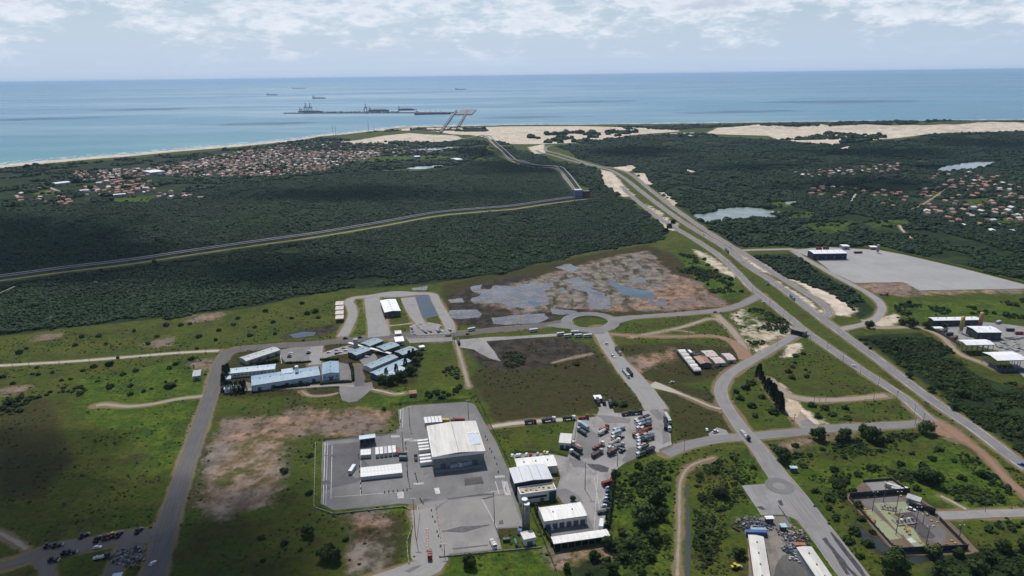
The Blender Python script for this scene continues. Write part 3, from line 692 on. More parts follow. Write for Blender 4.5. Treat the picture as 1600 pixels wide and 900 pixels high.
# admin grounds
sheet('paved_yard', [(432,548),(455,543),(490,541),(500,541),(501,570),(470,566),(446,566),(441,560)], YARD, .03, .3, 6)
sheet('paved_yard', [(502,552),(520,546),(545,539),(575,548),(545,552),(520,556),(505,560)], YARDL, .032, .3, 6)
sheet('paved_yard', [(383,596),(403,602),(404,606),(384,612)], YARD, .03)
sheet('paved_yard', [(560,560),(585,552),(590,560),(570,574)], YARD, .033)
sheet('paved_yard', [(530,602),(560,600),(581,597),(583,606),(570,618),(558,627),(545,629),(534,625),(530,614)], YARD, .115, .5, 5)
sheet('paved_yard', [(500,572),(530,566),(548,570),(552,600),(505,600)], YARD, .028, .4, 5)
sheet('paved_yard', [(640,510),(648,506),(675,511),(703,517),(703,522),(655,524),(642,522)], YARDL, .14, .5, 6)
sheet('paved_yard', [(634,527),(706,524),(707,533),(640,536)], YARDL, .145, .5, 6)
sheet('wet_ground', [(707,532),(760,527),(800,526),(840,523),(870,521),(872,525),(840,527),(760,533),(775,555),(783,565),(765,560),(740,546),(715,542)], PADM, .05, 1.5, 8)
# big gravel platform, pads
sheet('gravel_platform', [(1238,390.5),(1290,386),(1375,391),(1412,398),(1450,407),(1500,418.5),(1600,444.5),(1680,462),(1660,452),(1600,451),(1437,454),(1412,441),(1335,442),(1300,425),(1275,406)], GRAV, .12, .8, 12)
sheet('concrete_pad', [(1159,759),(1198,756),(1212,745),(1222,748),(1250,785),(1275,825),(1262,822),(1245,812),(1225,804),(1189,805)], PADM, .10, .4, 6)
sheet('concrete_pad', [(1462,512),(1530,503),(1560,505),(1600,510),(1680,530),(1680,600),(1600,590),(1560,548),(1500,534)], PADM, .05, 1.0, 8)
sheet('scrap_yard', [(1168,812),(1205,806),(1232,807),(1238,820),(1252,840),(1262,856),(1300,905),(1170,905)], SCRAP, .05, .8, 5)
sheet('concrete_pad', [(1232,815),(1232,815.5),(1228,812)], SCRAP, .03) if False else None
sheet('dark_ground', [(1222,868),(1250,862),(1262,880),(1275,905),(1208,905),(1214,885)], DARKY, .055, 2.0, 4)
sheet('concrete_pad', [(1108,678),(1120,668),(1135,672),(1140,680),(1110,684)], PADM, .05, 1.0, 4)
sheet('concrete_pad', [(1250,658),(1263,655),(1275,664),(1266,667),(1252,666)], YARD, .08, .8, 4)
sheet('sand_patch', [(1224,628),(1245,627),(1253,635),(1246,652),(1235,652),(1222,640)], paint('pale_sand', (.46,.37,.27), .95, .15, 9, world=True), .08, 1.2, 4)
sheet('scrap_yard', [(184,860),(200,850),(228,852),(225,870),(212,886),(180,886)], DARKY, .05, 1.0, 4)
# gas station ground
sheet('earth_platform', [(1320,776),(1350,753),(1392,748),(1422,768),(1470,800),(1500,830),(1530,862),(1512,866),(1402,868),(1350,810)], EARTH, .02, .8, 6)
sheet('station_ground', [(1327,778),(1419,771),(1510,857),(1403,859)], EARTH, .05)
sheet('station_asphalt', [(1345,786),(1350,780),(1400,775),(1425,786),(1440,797),(1460,812),(1478,832),(1476,848),(1452,848),(1440,835)], slab_mat('station_road', (.17,.155,.15), (.14,.13,.128), (.11,.10,.10), 60, .5, .02), .058, .6, 5)
sheet('green_gravel', [(1346,798),(1362,796),(1410,841),(1390,844)], GREENG, .068)
sheet('green_gravel', [(1364,786),(1414,784),(1423,800),(1395,803),(1414,820),(1424,822),(1429,828),(1440,846),(1450,855),(1432,857),(1416,842),(1411,836),(1406,835)], GREENG, .072)
sheet('station_asphalt', [(1396,803),(1424,800),(1462,838),(1457,842),(1440,841),(1432,828),(1414,820)], PATIO, .080)
sheet('concrete_pad', [(1405,815),(1418,814),(1425,819),(1412,821)], GREENG, .088)
sheet('concrete_pad', [(1416,842),(1424,840),(1432,847),(1424,849)], paint('white_gravel', (.48,.50,.47), .9, .2, 2, world=True), .088)
sheet('concrete_pad', [(1350,752.5),(1393,750.5),(1415,766),(1366,769.5)], YARDL, .06)
# yard markings and wet stains
def ln(a, b, w=.22, z=.05):
    A, B = G([a])[0], G([b])[0]; u = (B-A)/np.linalg.norm(B-A); v = np.array([-u[1], u[0]])*w/2
    mb = MB(); mb.add([(*(A-v), z), (*(B-v), z), (*(B+v), z), (*(A+v), z)], [(0,1,2,3)])
    tag(mb.build('yard_marking', WHITEL), kind='structure')
for a, b, w in [((508,692),(505,788),.5),((512,692),(509,789),.3),((519,695),(517,780),.35),((564,720),(563,775),.25),((517,777),(620,769),.3),((753,780),(777,825),.3),((652,792),(655,815),.3),
                ((678,798),(690,868),.4),((626,640),(625,668),.4),((630,637),(629,668),.3),((774,752),(780,772),.4),((785,750),(792,768),.4),((928,745),(938,800),.25),((934,742),(928,828),.2)]: ln(a, b, w)
for q in [(632,687),(640,688.5),(612,682)]: 
    for k in range(7): ln((q[0]+k*1.9, q[1]-1.6-.05*k), (q[0]+k*1.9+.4, q[1]+1.6-.05*k), .55)
for k in range(9): ln((647+k*1.7, 754.6-.1*k), (647.3+k*1.7, 757.6-.1*k), .5)
for k in range(9): ln((621+k*1.1, 769-.1*k), (622+k*1.1, 779-.1*k), .32)
for k in range(9): ln((774+k*1.7, 743.4-.1*k), (774.3+k*1.7, 746.6-.1*k), .5)
for k in range(6): ln((784+k*1.6, 752), (790+k*1.6, 774), .42)
for k in range(12): ln((677+k*3.2, 756-k*.3), (680+k*3.2, 765-k*.3), .01) if False else None
sheet('yard_marking', [(678,763),(686,762),(688,771),(681,772)], WHITEL, .045)
def stain(px, z, r=.6): sheet('wet_stain', px, WETM, z, r, 2.0)
stain([(664,831),(700,828),(722,822),(740,822),(766,819),(766,821),(738,828),(725,832),(700,831),(672,833)], .047, .9)
stain([(706,857),(762,851),(762,853),(708,859)], .048, .3)
stain([(655,784),(665,779),(676,781),(664,784),(658,786)], .049, .7)
stain([(698,779),(728,775),(752,771),(772,771),(772,773),(752,775),(730,777),(700,781)], .05, .3)
stain([(751,779),(770,775),(771,777),(756,781)], .051, .4)
stain([(632,893),(645,886),(657,883),(656,886),(640,895)], .16, .5)
stain([(502,752),(514,750),(518,755),(504,758)], .052, .4); stain([(548,750),(560,746),(566,749),(556,753)], .053, .5); stain([(503,712),(530,709),(560,708),(545,713),(520,714)], .054, .7)
stain([(780,814),(786,812),(787,819),(779,820)], .055, .4); stain([(661,741),(668,739),(664,742)], .056, .3)
stain([(916,724),(935,726),(952,731),(950,738),(940,738),(925,733)], .060, 1.0)
YW = slab_mat('truck_yard_worn', (.20,.19,.185), (.165,.157,.155), (.13,.125,.125), 60, .6, .03)
for k, q in enumerate([[(905,672),(918,664),(934,680),(938,700),(925,716),(908,714),(902,695)],[(925,646),(955,650),(985,655),(982,662),(945,660)],[(1036,668),(1046,664),(1047,690),(1036,695)],[(982,700),(996,698),(1000,712),(975,722)],[(888,716),(912,720),(920,732),(895,730)],[(1015,632),(1028,640),(1040,655),(1030,656),(1018,645)]]): sheet('worn_ground', q, YW, .0545+.0015*k, 2.2, 3)
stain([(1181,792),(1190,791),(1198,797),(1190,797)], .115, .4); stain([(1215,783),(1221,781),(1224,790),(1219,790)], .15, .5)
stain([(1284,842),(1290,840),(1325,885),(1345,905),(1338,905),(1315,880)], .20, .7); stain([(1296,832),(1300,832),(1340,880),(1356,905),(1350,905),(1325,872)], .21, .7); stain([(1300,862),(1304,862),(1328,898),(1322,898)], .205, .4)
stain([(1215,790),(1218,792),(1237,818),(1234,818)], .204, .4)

# roundabouts
def ring(name, c, rx_px, w, mat, z, n=48):
    C0 = G([c])[0]; a = np.linalg.norm(G([(c[0]+rx_px, c[1])])[0]-C0)
    mb = MB()
    vs = [(C0[0]+math.cos(2*math.pi*k/n)*r, C0[1]+math.sin(2*math.pi*k/n)*r*1.02, z) for k in range(n) for r in (a, a+w)]
    mb.add(vs, [(2*k, 2*k+1, 2*((k+1) % n)+1, 2*((k+1) % n)) for k in range(n)])
    tag(mb.build(name, mat), kind='structure'); return C0, a
FLATA = slab_mat('ring_asphalt', (.215,.211,.212), (.18,.177,.178), (.12,.12,.12), 50, .4, .02)
C0, a0 = ring('road', (922,503), 29, 12, FLATA, .165)
kb = MB(); n = 60
kv = []
for k in range(n):
    for r, z in ((a0-.3, 0), (a0-.3, .18), (a0+.05, .18), (a0+.05, 0)):
        kv.append((C0[0]+math.cos(2*math.pi*k/n)*r, C0[1]+math.sin(2*math.pi*k/n)*r*1.02, z+.17))
kb.add(kv, [(4*k+j, 4*k+(j+1) % 4, 4*((k+1) % n)+(j+1) % 4, 4*((k+1) % n)+j) for k in range(n) for j in range(4)])
tag(kb.build('kerb', paint('kerb_concrete', (.34,.33,.31), .8, .15, 2)), kind='structure')
sheet('road', [(935,513),(905,511),(880,504),(850,508.5),(870,512),(900,515),(928,522),(944,522),(952,512),(968,505),(990,499),(975,495.5),(955,500)], FLATA, .16)
sheet('road', [(1160,476),(1176,467),(1182,458),(1192,463),(1206,474),(1222,488),(1212,486),(1192,476),(1175,477)], FLATA, .3) if False else None
sheet('road', [(1000,600),(1020,598),(1045,607),(1038,610),(1022,612),(1020,625),(1014,620)], RM['concrete_road'], .13) if False else None
C1, a1 = ring('road', (1218,759.5), 10, 5, slab_mat('ring_worn', (.19,.184,.182), (.16,.156,.155), (.13,.127,.127), 50, .4, .02), .22)

# ---- standing water
def water_mat(name, c, rough=.08, algae=None, mud=False):
    t = NT(name); p = t.pos()
    col = t.mix(t.ramp(t.noise(p, 26, 4), .35, .7), c, tuple(x*1.5 for x in c))
    sh = t.ramp(t.noise(p, 16, 6, .72), .50, .62)
    if not algae: col = t.mix(t.math('MULTIPLY', sh, .8 if mud else 0.0), col, (.115,.098,.080))
    if algae: col = t.mix(t.ramp(t.noise(p, 34, 6, .68), .45, .62, 0, .85), col, algae)
    return t.pbr(col, t.math('ADD', t.math('MULTIPLY', sh, .6), rough) if mud else rough, t.bump(t.noise(p, 1.5, 3), .02, .25), spec=.45)
SHALL = water_mat('shallow_water', (.105,.106,.112), .2, mud=True)
POOL = water_mat('pool_water', (.06,.085,.105), .14)
LAKE = water_mat('lake_water', (.10,.125,.16), .12)
ALG = water_mat('weedy_water', (.16,.19,.19), .2, (.17,.20,.13))
DITCH = water_mat('ditch_water', (.012,.018,.020), .35, (.018,.028,.012))
BLUEW = water_mat('blue_puddle', (.016,.030,.060), .32, (.030,.046,.016))
def pond(px, m, z=.03, rag=6.0, step=7): sheet('pond', px, m, z, rag, step)
pond([(742,472),(755,452),(790,446),(830,442),(862,440),(868,448),(850,458),(850,470),(832,480),(800,480),(770,474)], SHALL, .030, 22, 5)
pond([(864,440),(905,434),(920,440),(935,455),(952,470),(958,480),(935,486),(925,478),(915,462),(900,445)], SHALL, .031, 14, 5)
pond([(946,432),(955,434),(965,442),(985,450),(1012,456),(1027,464),(1022,468),(990,466),(970,456),(955,446)], POOL, .032, 8, 4)
pond([(702,485),(745,483),(752,490),(748,496),(720,499),(703,496)], SHALL, .033, 3, 5)
pond([(768,497),(800,492),(850,490),(858,497),(840,505),(790,508),(770,506)], SHALL, .034, 3, 5)
pond([(700,468),(722,466),(725,472),(705,473)], SHALL, .035, 3, 4); pond([(735,448),(755,444),(752,452),(737,455)], SHALL, .036, 4, 4)
pond([(642,450),(668,447),(666,453),(645,454)], SHALL, .037, 3, 4)
pond([(860,482),(900,486),(905,490),(880,492),(862,490)], SHALL, .038, 3, 4); pond([(990,408),(1000,414),(1008,424),(1000,420)], SHALL, .039, 3, 4)
pond([(985,433),(1005,432),(1010,440),(995,442)], SHALL, .040, 5, 4); pond([(870,418),(890,412),(905,420),(895,425)], SHALL, .041, 7, 4)
rp = random.Random(5)
for k in range(20):
    cx, cy = rp.uniform(750, 1040), rp.uniform(402, 478)
    if cy < 470-(cx-750)*.22: continue
    a, b = rp.uniform(4, 15), rp.uniform(1.2, 3.6); pond([(cx+a*math.cos(t_)*rp.uniform(.6,1.2), cy+b*math.sin(t_)*rp.uniform(.6,1.2)+.25*a*math.cos(t_)*.5) for t_ in np.linspace(0, 5.6, 8)], SHALL if k % 3 else POOL, .0445+.0007*k, 4, 3)
pond([(640,464),(664,461),(674,464),(679,478),(682,494),(660,499),(650,494),(645,480)], BLUEW, .042, 3, 5)
pond([(450,523),(475,518),(495,519),(490,525),(460,528)], BLUEW, .043, 3, 4)
pond([(658,505),(672,504),(690,508),(684,514),(665,513)], PADM, .15, 1.5, 4)
pond([(1085,340),(1100,333),(1130,328),(1165,324),(1190,325),(1210,331),(1212,338),(1190,341),(1160,340),(1130,346),(1105,347)], ALG, .35, 26, 8)
pond([(1462,266),(1475,260),(1500,255),(1535,251),(1556,251),(1550,257),(1525,264),(1500,265),(1480,269)], LAKE, .6, 6, 16)
pond([(632,234),(660,231.5),(700,230),(720,229.5),(715,232),(680,234.5),(650,236)], LAKE, .5, 5, 20)
pond([(634,263),(660,260),(690,258),(692,259.6),(665,264),(645,264.6)], water_mat('settling_basin', (.30,.40,.46), .15), .5, 2, 20)
pond([(1225,316),(1243,314),(1245,319),(1228,320)], ALG, .4, 5, 10); pond([(1432,251.5),(1444,251),(1443,253.5),(1433,253.5)], LAKE, .6, 3, 16)
pond([(1330,820),(1352,833),(1378,848),(1390,860),(1385,872),(1365,855),(1340,835)], DITCH, .02, 2.5, 3)
pond([(1396,873),(1420,870),(1470,868),(1478,873),(1440,881),(1405,880)], DITCH, .021, 2, 3)
pond([(1071,760),(1076,760),(1079,830),(1078,905),(1070,905),(1072,830)], DITCH, .022, 1.0, 3)
pond([(818,530),(870,527),(890,530),(870,534),(825,534)], BLUEW, .02, 4, 4) if False else None
# ---------------------------------------------------------------- buildings
def corr(name, c, pitch=1.1, rough=.42, dirt=.35, rust=None):
    """ribbed sheet metal; ribs run up the slope (object y)"""
    t = NT(name); p = t.obj()
    w = t.n('ShaderNodeTexWave', wave_type='BANDS', bands_direction='X'); t.put(w.inputs[0], p); w.inputs['Scale'].default_value = .314/pitch
    st = t.noise(t.scale(p, (1, .12, 1)), 2.2, 5, .65); bl = t.noise(p, 7, 4)
    col = t.mix(t.ramp(st, .38, .68, 0, dirt), c, tuple(x*.62 for x in c))
    col = t.mix(t.ramp(bl, .5, .7, 0, .5*dirt), col, tuple(x*.7 for x in c))
    if rust: col = t.mix(t.ramp(t.noise(p, 5, 5, .7), .46, .62, 0, .9), col, rust)
    sh = t.n('ShaderNodeTexBrick'); t.put(sh.inputs['Vector'], p); sh.offset = 0; sh.inputs['Scale'].default_value = 1
    sh.inputs['Brick Width'].default_value = 4.2; sh.inputs['Row Height'].default_value = 90; sh.inputs['Mortar Size'].default_value = .03
    sh.inputs['Color1'].default_value = (1,1,1,1); sh.inputs['Color2'].default_value = (.90,.90,.90,1); sh.inputs['Mortar'].default_value = (.7,.7,.7,1)
    col = t.mix(.7, col, sh.outputs[0], 'MULTIPLY')
    return t.pbr(col, rough, t.bump(w.outputs[0], .04, .5), spec=.35)
ROOF = {
 'white': corr('roof_white', (.74,.725,.69), dirt=.55), 'cream': corr('roof_cream', (.60,.575,.53), dirt=.5), 'grey': corr('roof_pale_grey', (.56,.58,.61)),
 'blue': corr('roof_blue', (.235,.345,.44), dirt=.5), 'bluegrey': corr('roof_blue_grey', (.20,.29,.345), dirt=.5), 'lightblue': corr('roof_light_blue', (.42,.52,.60), dirt=.45),
 'zinc': corr('roof_zinc', (.40,.41,.41), dirt=.6), 'pink': corr('roof_faded_pink', (.56,.46,.42), dirt=.7), 'rust': corr('roof_rust', (.33,.19,.13), dirt=.6, rust=(.22,.08,.05)),
 'tile': corr('roof_tile', (.36,.19,.12), .5, .8, .6), 'dark': corr('roof_dark', (.10,.10,.105), dirt=.5), 'seablue': corr('roof_sea_blue', (.08,.22,.42)), 'bright': corr('roof_bright', (.80,.80,.81), dirt=.3),
 'flat': paint('roof_membrane', (.42,.36,.27), .9, .35, 2.5, dirt=(.12,.10,.09)),
}
WALL = {
 'white': paint('wall_white', (.62,.61,.58), .8, .1, 4, dirt=(.36,.34,.31)), 'grey': paint('wall_grey', (.33,.34,.35), .8, .12, 4), 'cream': paint('wall_cream', (.52,.47,.38), .8, .1, 4),
 'dark': paint('wall_dark', (.055,.058,.066), .7, .15, 4), 'blue': paint('wall_blue', (.06,.085,.15), .6, .15, 4), 'sage': paint('wall_grey_green', (.20,.225,.22), .7, .12, 4), 'lblue': paint('wall_light_blue', (.40,.50,.58), .8, .1, 4),
 'brick': paint('wall_brick', (.30,.16,.11), .9, .15, 3), 'teal': paint('wall_teal', (.06,.10,.10), .6, .15, 3), 'navy': paint('wall_navy', (.025,.028,.055), .6, .2, 4),
}
TRIM = paint('trim_white', (.70,.69,.67), .7, .06, 4); SHUT = paint('shutter_grey', (.10,.105,.115), .6, .2, 2); GLASS = paint('window_glass', (.03,.045,.055), .12, .2, 2)
STEEL = paint('steel_grey', (.22,.22,.225), .5, .15, 2, metal=.4); GREENGL = paint('green_glass', (.03,.085,.075), .15, .25, 3)
def fit(px, h):
    """roof corners in the photo (far-left, far-right, near-right, near-left) at height h -> base centre, heading, width, depth"""
    c = np.mean(np.asarray(px, float), 0)
    W = flat(px, h+float(height(flat([c], h))[0]))
    u = (W[1]-W[0])+(W[2]-W[3]); v = (W[0]-W[3])+(W[1]-W[2])
    lu, lv = np.linalg.norm(u)/2, np.linalg.norm(v)/2
    au = math.atan2(u[1], u[0]); av = math.atan2(v[1], v[0])-math.pi/2
    dv = (av-au+math.pi) % (2*math.pi)-math.pi
    a = au+dv*(lv/(lu+lv))
    C0 = W.mean(0); z = float(height(C0[None])[0])
    return (C0[0], C0[1], z), a, lu, lv
FOOT = []
def place(name, px, h, label, cat, group=None, wd=None):
    (x, y, z), a, w, d = fit(px, h)
    FOOT.append((x, y, a, w, d))
    return empty(name, (x, y, z), a, label, cat, group), w, d
def gable(w, d, h, rise, over=.5, th=.22, along='x'):
    mb = MB()
    if along == 'x':     # ridge runs along x
        pr = [(-d/2-over, h), (0, h+rise), (d/2+over, h), (d/2+over, h+th), (0, h+rise+th), (-d/2-over, h+th)]
        mb.prism(pr, -w/2-over, w/2+over)
    else:
        pr = [(-w/2-over, h), (0, h+rise), (w/2+over, h), (w/2+over, h+th), (0, h+rise+th), (-w/2-over, h+th)]
        n = len(pr); y0, y1 = -d/2-over, d/2+over
        vs = [(x, y0, z) for x, z in pr]+[(x, y1, z) for x, z in pr]
        mb.add(vs, [(k, (k+1) % n, n+(k+1) % n, n+k) for k in range(n)]+[tuple(range(n)), tuple(range(2*n-1, n-1, -1))])
    return mb
def walls(w, d, h, rise=0, along='x'):
    mb = MB()
    if rise and along == 'x': mb.prism([(-d/2,-.2),(d/2,-.2),(d/2,h),(0,h+rise),(-d/2,h)], -w/2, w/2)
    elif rise:
        vs = [(x, y, z) for y in (-d/2, d/2) for x, z in ((-w/2,-.2),(w/2,-.2),(w/2,h),(0,h+rise),(-w/2,h))]
        mb.add(vs, [(k, (k+1) % 5, 5+(k+1) % 5, 5+k) for k in range(5)]+[(4,3,2,1,0),(5,6,7,8,9)])
    else: mb.box((0,0,h/2-.1), (w, d, h+.2))
    return mb
def openings(root, w, d, h, side='near', doors=2, wins=0, dh=None, dw=3.2, wm=SHUT):
    sy = -1 if side == 'near' else 1
    for k in range(doors):
        x = (k+.5)/doors*w-w/2; o = MB().box((x, sy*(d/2+.03), (dh or h*.6)/2), (min(dw, w/doors*.7), .12, dh or h*.6)).build('door', wm, root)
    for k in range(wins):
        x = (k+.5)/wins*w-w/2
        f = MB().box((x, sy*(d/2+.02), h*.55), (min(1.7, w/wins*.6), .09, 1.3)).build('window', TRIM, root)
        MB().box((x, sy*(d/2+.07), h*.55), (min(1.45, w/wins*.5), .05, 1.05)).build('pane', GLASS, f)
def shed(px, h, label, roof, wall, rise=None, along='x', doors=2, wins=0, name='warehouse', cat='warehouse', group=None, over=.4, ends=True):
    r, w, d = place(name, px, h, label, cat, group)
    rise = (min(w, d)*.05 if rise is None else rise)
    walls(w-2*over, d-2*over, h, rise, along).build('wall', WALL[wall], r)
    rf = gable(w-2*over, d-2*over, h+.02, rise, over, along=along).build('roof', ROOF[roof], r)
    if w*d > 160:
        for k in range(max(2, int(max(w, d)/9))):
            s = (k+.5)/max(2, int(max(w, d)/9))-.5; x, y = (s*w*.9, 0) if along == 'x' else (0, s*d*.9)
            MB().bar((x, y, h+rise+.1), (x, y, h+rise+.85), .45, 8).build('roof_vent', STEEL, rf)
        for sg in (-1, 1):
            if along == 'x': MB().box((0, sg*(d/2-.02), h-.05), (w, .22, .22)).build('gutter', STEEL, rf)
    openings(r, w-2*over, d-2*over, h, 'near', doors, wins)
    if doors: openings(r, w-2*over, d-2*over, h, 'far', max(1, doors//2), 0)
    return r, w, d
def canopy(px, h, label, roof, rise=None, along='x', name='canopy', cat='canopy', group=None, nx=4, ny=2, back=None):
    r, w, d = place(name, px, h, label, cat, group)
    rise = (min(w, d)*.05 if rise is None else rise)
    gable(w-.6, d-.6, h, rise, .3, .25, along).build('roof', ROOF[roof], r)
    for i in range(nx):
        for j in range(ny):
            x = -w/2+.7+(w-1.4)*i/max(1, nx-1); y = -d/2+.7+(d-1.4)*j/max(1, ny-1)
            MB().box((x, y, h/2), (.35, .35, h)).build('post', STEEL, r)
    mb = MB(); mb.box((0, -d/2+.7, h-.45), (w-.8, .25, .7)); mb.build('beam', STEEL, r)
    mb = MB(); mb.box((0, d/2-.7, h-.45), (w-.8, .25, .7)); mb.build('beam', STEEL, r)
    if back: MB().box((0, d/2-.35, h/2-.3), (w-.6, .15, h-.6)).build('wall', WALL[back], r)
    return r, w, d

# --- the cream terminal warehouse
r, w, d = place('warehouse', [(665,664.5),(741,659),(760.5,705),(677,714)], 11, 'big cream terminal warehouse with white lettering on its roof, in the paved yard', 'warehouse')
walls(w-1.6, d-1.6, 10.6).build('wall', WALL['sage'], r)
f = gable(w-.8, d-.8, 10.9, 1.3, .3, .3, 'y').build('roof', ROOF['cream'], r)
for x in (-w*.24, 0, w*.24): MB().box((x, 0, 12.45-abs(x)*2.6/w), (.5, d-1.5, .12)).build('ridge_cap', TRIM if x else STEEL, f)
MB().box((w*.36, -d*.12, 11.75), (w*.19, d*.34, .08)).build('patch', paint('roof_patch_blue', (.46,.52,.60), .45, .1, 3), f)
mb = MB(); mb.box((0, -d/2+.1, 10.4), (w, .5, 2.0)); mb.build('fascia', TRIM, r)
mb = MB(); mb.box((-w/2+.15, 0, 10.4), (.5, d-.8, 1.9)); mb.build('fascia', TRIM, r)
mb = MB(); mb.box((w/2-.15, 0, 10.4), (.5, d-.8, 1.9)); mb.build('fascia', TRIM, r)
for k in range(11): MB().box((-w/2+2.5+(w-5)*k/10, -d/2+.72, 4.6), (.35, .16, 9.2)).build('pilaster', STEEL, r)
for k in range(4): MB().box((-w*.30+k*w*.2, -d/2+.70, 2.3), (4, .2, 4.6)).build('dock_door', SHUT, r)
mb = MB(); mb.box((0, -d/2-1.2, .5), (w-3, 3, 1.0)); mb.build('dock', paint('dock_concrete', (.25,.245,.24), .9, .15, 2), r)
# the faint white letters by the blue patch: too worn to read, a swoosh and four strokes
mb = MB(); mb.add([(w*.25,d*.085,11.86),(w*.33,d*.065,11.86),(w*.335,d*.085,11.86),(w*.27,d*.105,11.86)], [(0,1,2,3)])
for k in range(4): mb.box((w*.355+k*w*.034, d*.085, 11.82), (w*.018, d*.07, .12), .3 if k % 2 else 0)
mb.build('lettering', ROOF['bright'], f)
# --- terminal yard
canopy([(561,681),(586,678),(587,683.5),(561,687.5)], 5.5, 'blue-grey roofed open shelter on the yard behind the short white row', 'lightblue', .3, nx=4, back='dark')
r, w, d = place('loading_ramp', [(726,747),(752,744.5),(755,752.5),(726.5,756)], 1.4, 'dark concrete loading ramp in the yard in front of the cream warehouse', 'ramp')
mb = MB(); mb.prism([(-d/2,0),(d/2,0),(d/2,1.4),(d*.2,1.4),(-d/2,.15)], -w/2, w/2); mb.build('deck', DARKY, r)
for s in (-1, 1): MB().box((s*(w/2+.15), 0, .7), (.25, d, 1.5)).build('side_wall', paint('ramp_edge', (.16,.15,.15), .9, .2, 2), r)
# --- white buildings of the gate complex
shed([(804,717),(862,711.5),(874,728.5),(808,733)], 6, 'white roofed hall beside the row of parked cars, behind the grey-white hall', 'white', 'white', .9)
r, w, d = place('warehouse', [(795,731),(850.5,726),(867,748.5),(803,755)], 9.5, 'grey-white roofed hall with dark blue walls, attached to the flat-roofed office', 'warehouse')
walls(w-.8, d-.8, 9.4).build('wall', WALL['navy'], r); f = gable(w-.6, d-.6, 9.4, .8, .3, .3, 'y').build('roof', ROOF['grey'], r)
for x in (-w*.26, .0, w*.22): MB().box((x, 0, 10.6-abs(x)*1.6/w), (.28, d-1, .1)).build('ridge_cap', STEEL, f)
r, w, d = place('office_building', [(807.5,760.5),(864,753.5),(870,764),(813.5,772)], 7.5, 'flat-roofed white office with a green glass corner, in front of the grey-white hall', 'office')
walls(w, d, 6.7).build('wall', WALL['white'], r); MB().box((0, 0, 6.78), (w-1.2, d-1.2, .12)).build('roof', ROOF['flat'], r)
for a in ((0, -d/2+.3, w, .6), (0, d/2-.3, w, .6), (-w/2+.3, 0, .6, d-1.2), (w/2-.3, 0, .6, d-1.2)): MB().box((a[0], a[1], 7.1), (a[2], a[3], .8)).build('parapet', TRIM, r)
MB().box((w*.39, -d/2-.04, 3.2), (w*.19, .3, 6.4)).build('glass_corner', GREENGL, r)
MB().box((-w*.12, -d/2-.06, 5.6), (w*.72, .24, .5)).build('sunshade', TRIM, r)
MB().box((-w*.12, -d/2-.04, 3.8), (w*.70, .15, 1.6)).build('window', GLASS, r)
MB().box((w*.1, -d/2-.05, 1.3), (2.4, .2, 2.6)).build('door', SHUT, r)
for k in range(7): MB().box((-w*.4+k*w*.12+random.uniform(-.6,.6), random.uniform(-d*.25, d*.25), 7.2), (random.uniform(.8,1.5), 1.0, .8)).build('air_conditioner', STEEL, r)
r, w, d = shed([(840,792.5),(906,786.5),(919,806),(851,815)], 6, 'white roofed depot with dark bays, facing the two parked cars', 'white', 'white', .8, doors=6, cat='depot', name='depot')
for s in (-1, 1): MB().box((s*(w/2-.1), 0, 3.3), (.35, d+.3, 6.6)).build('parapet', TRIM, r)
canopy([(860,839.5),(947,827),(954.5,838.5),(865,849.5)], 4.6, 'long white canopy above a row of dark shrubs', 'white', .5, nx=9, back='white')
r, w, d = shed([(813,832),(832,829),(837.5,839.5),(818,845.5)], 4.6, 'small white flat pump house below the concrete chimney pair', 'cream', 'white', .15, doors=1, name='pump_house', cat='pump house')
for s in ((0, -1, w, .3), (0, 1, w, .3)): MB().box((0, s[1]*(d/2-.2), 4.85), (w, .3, .5)).build('parapet', TRIM, r)
CONC = paint('raw_concrete', (.23,.21,.19), .9, .22, 2.5, dirt=(.12,.11,.10))
for (b, hh, lab) in (((820,823), 19, 'taller round concrete water tower beside the small pump house'), ((823.3,827), 17.5, 'shorter round concrete water tower in front of its taller neighbour')):
    q = G([b])[0]; r = empty('water_tower', (*q, 0), 0, lab, 'water tower')
    MB().bar((0,0,0), (0,0,hh), 1.65, 14).build('shaft', CONC, r, True); MB().bar((0,0,hh), (0,0,hh+.5), 1.85, 14).build('cap', TRIM, r)
    MB().bar((1.7,0,0), (1.7,0,hh), .09, 5).build('ladder', STEEL, r)
shed([(876,677.5),(895.5,677.5),(891,693),(872.5,692)], 4.6, 'cream roofed store alone on the lawn by the truck yard', 'cream', 'white', .5, doors=2, name='store', cat='store')
# --- administration: blue roofs
shed([(372,559),(427,542.5),(440,547),(385,564)], 4.2, 'long pale zinc roofed block on the lawn beside the road bend', 'zinc', 'grey', .8, doors=4, wins=0, name='office_building', cat='office')
shed([(359,575.5),(430,569.5),(431,577),(357.5,584)], 4.5, 'long pale blue roofed block behind the big blue workshop', 'lightblue', 'white', .8, doors=0, wins=12, name='office_building', cat='office')
r, w, d = shed([(382,587.5),(499,574),(499,587.5),(404,600)], 6, 'largest blue roofed workshop with a stepped roof, in the fenced grounds', 'blue', 'lblue', 1.2, doors=5, wins=0, name='workshop', cat='workshop')
MB().box((w*.03, d*.30, 7.2), (w*.17, d*.5, 1.2)).build('roof_monitor', ROOF['lightblue'], r)
shed([(503,567),(529,565),(530,582.5),(503.5,586)], 6.5, 'square blue roofed hall with white side wall beside the casuarina hedge', 'blue', 'lblue', 1.2, 'y', doors=1, wins=4, name='workshop', cat='workshop')
shed([(351,602.5),(379,599),(380,606),(350,608)], 4, 'small light blue roofed block behind the hedge by the road', 'lightblue', 'white', .5, doors=0, wins=3, name='office_building', cat='office')
shed([(351.5,588),(360,587),(362,592),(351,593)], 3.5, 'tiny pale blue roofed kiosk beside the road trees', 'lightblue', 'white', .3, doors=1, name='kiosk', cat='kiosk')
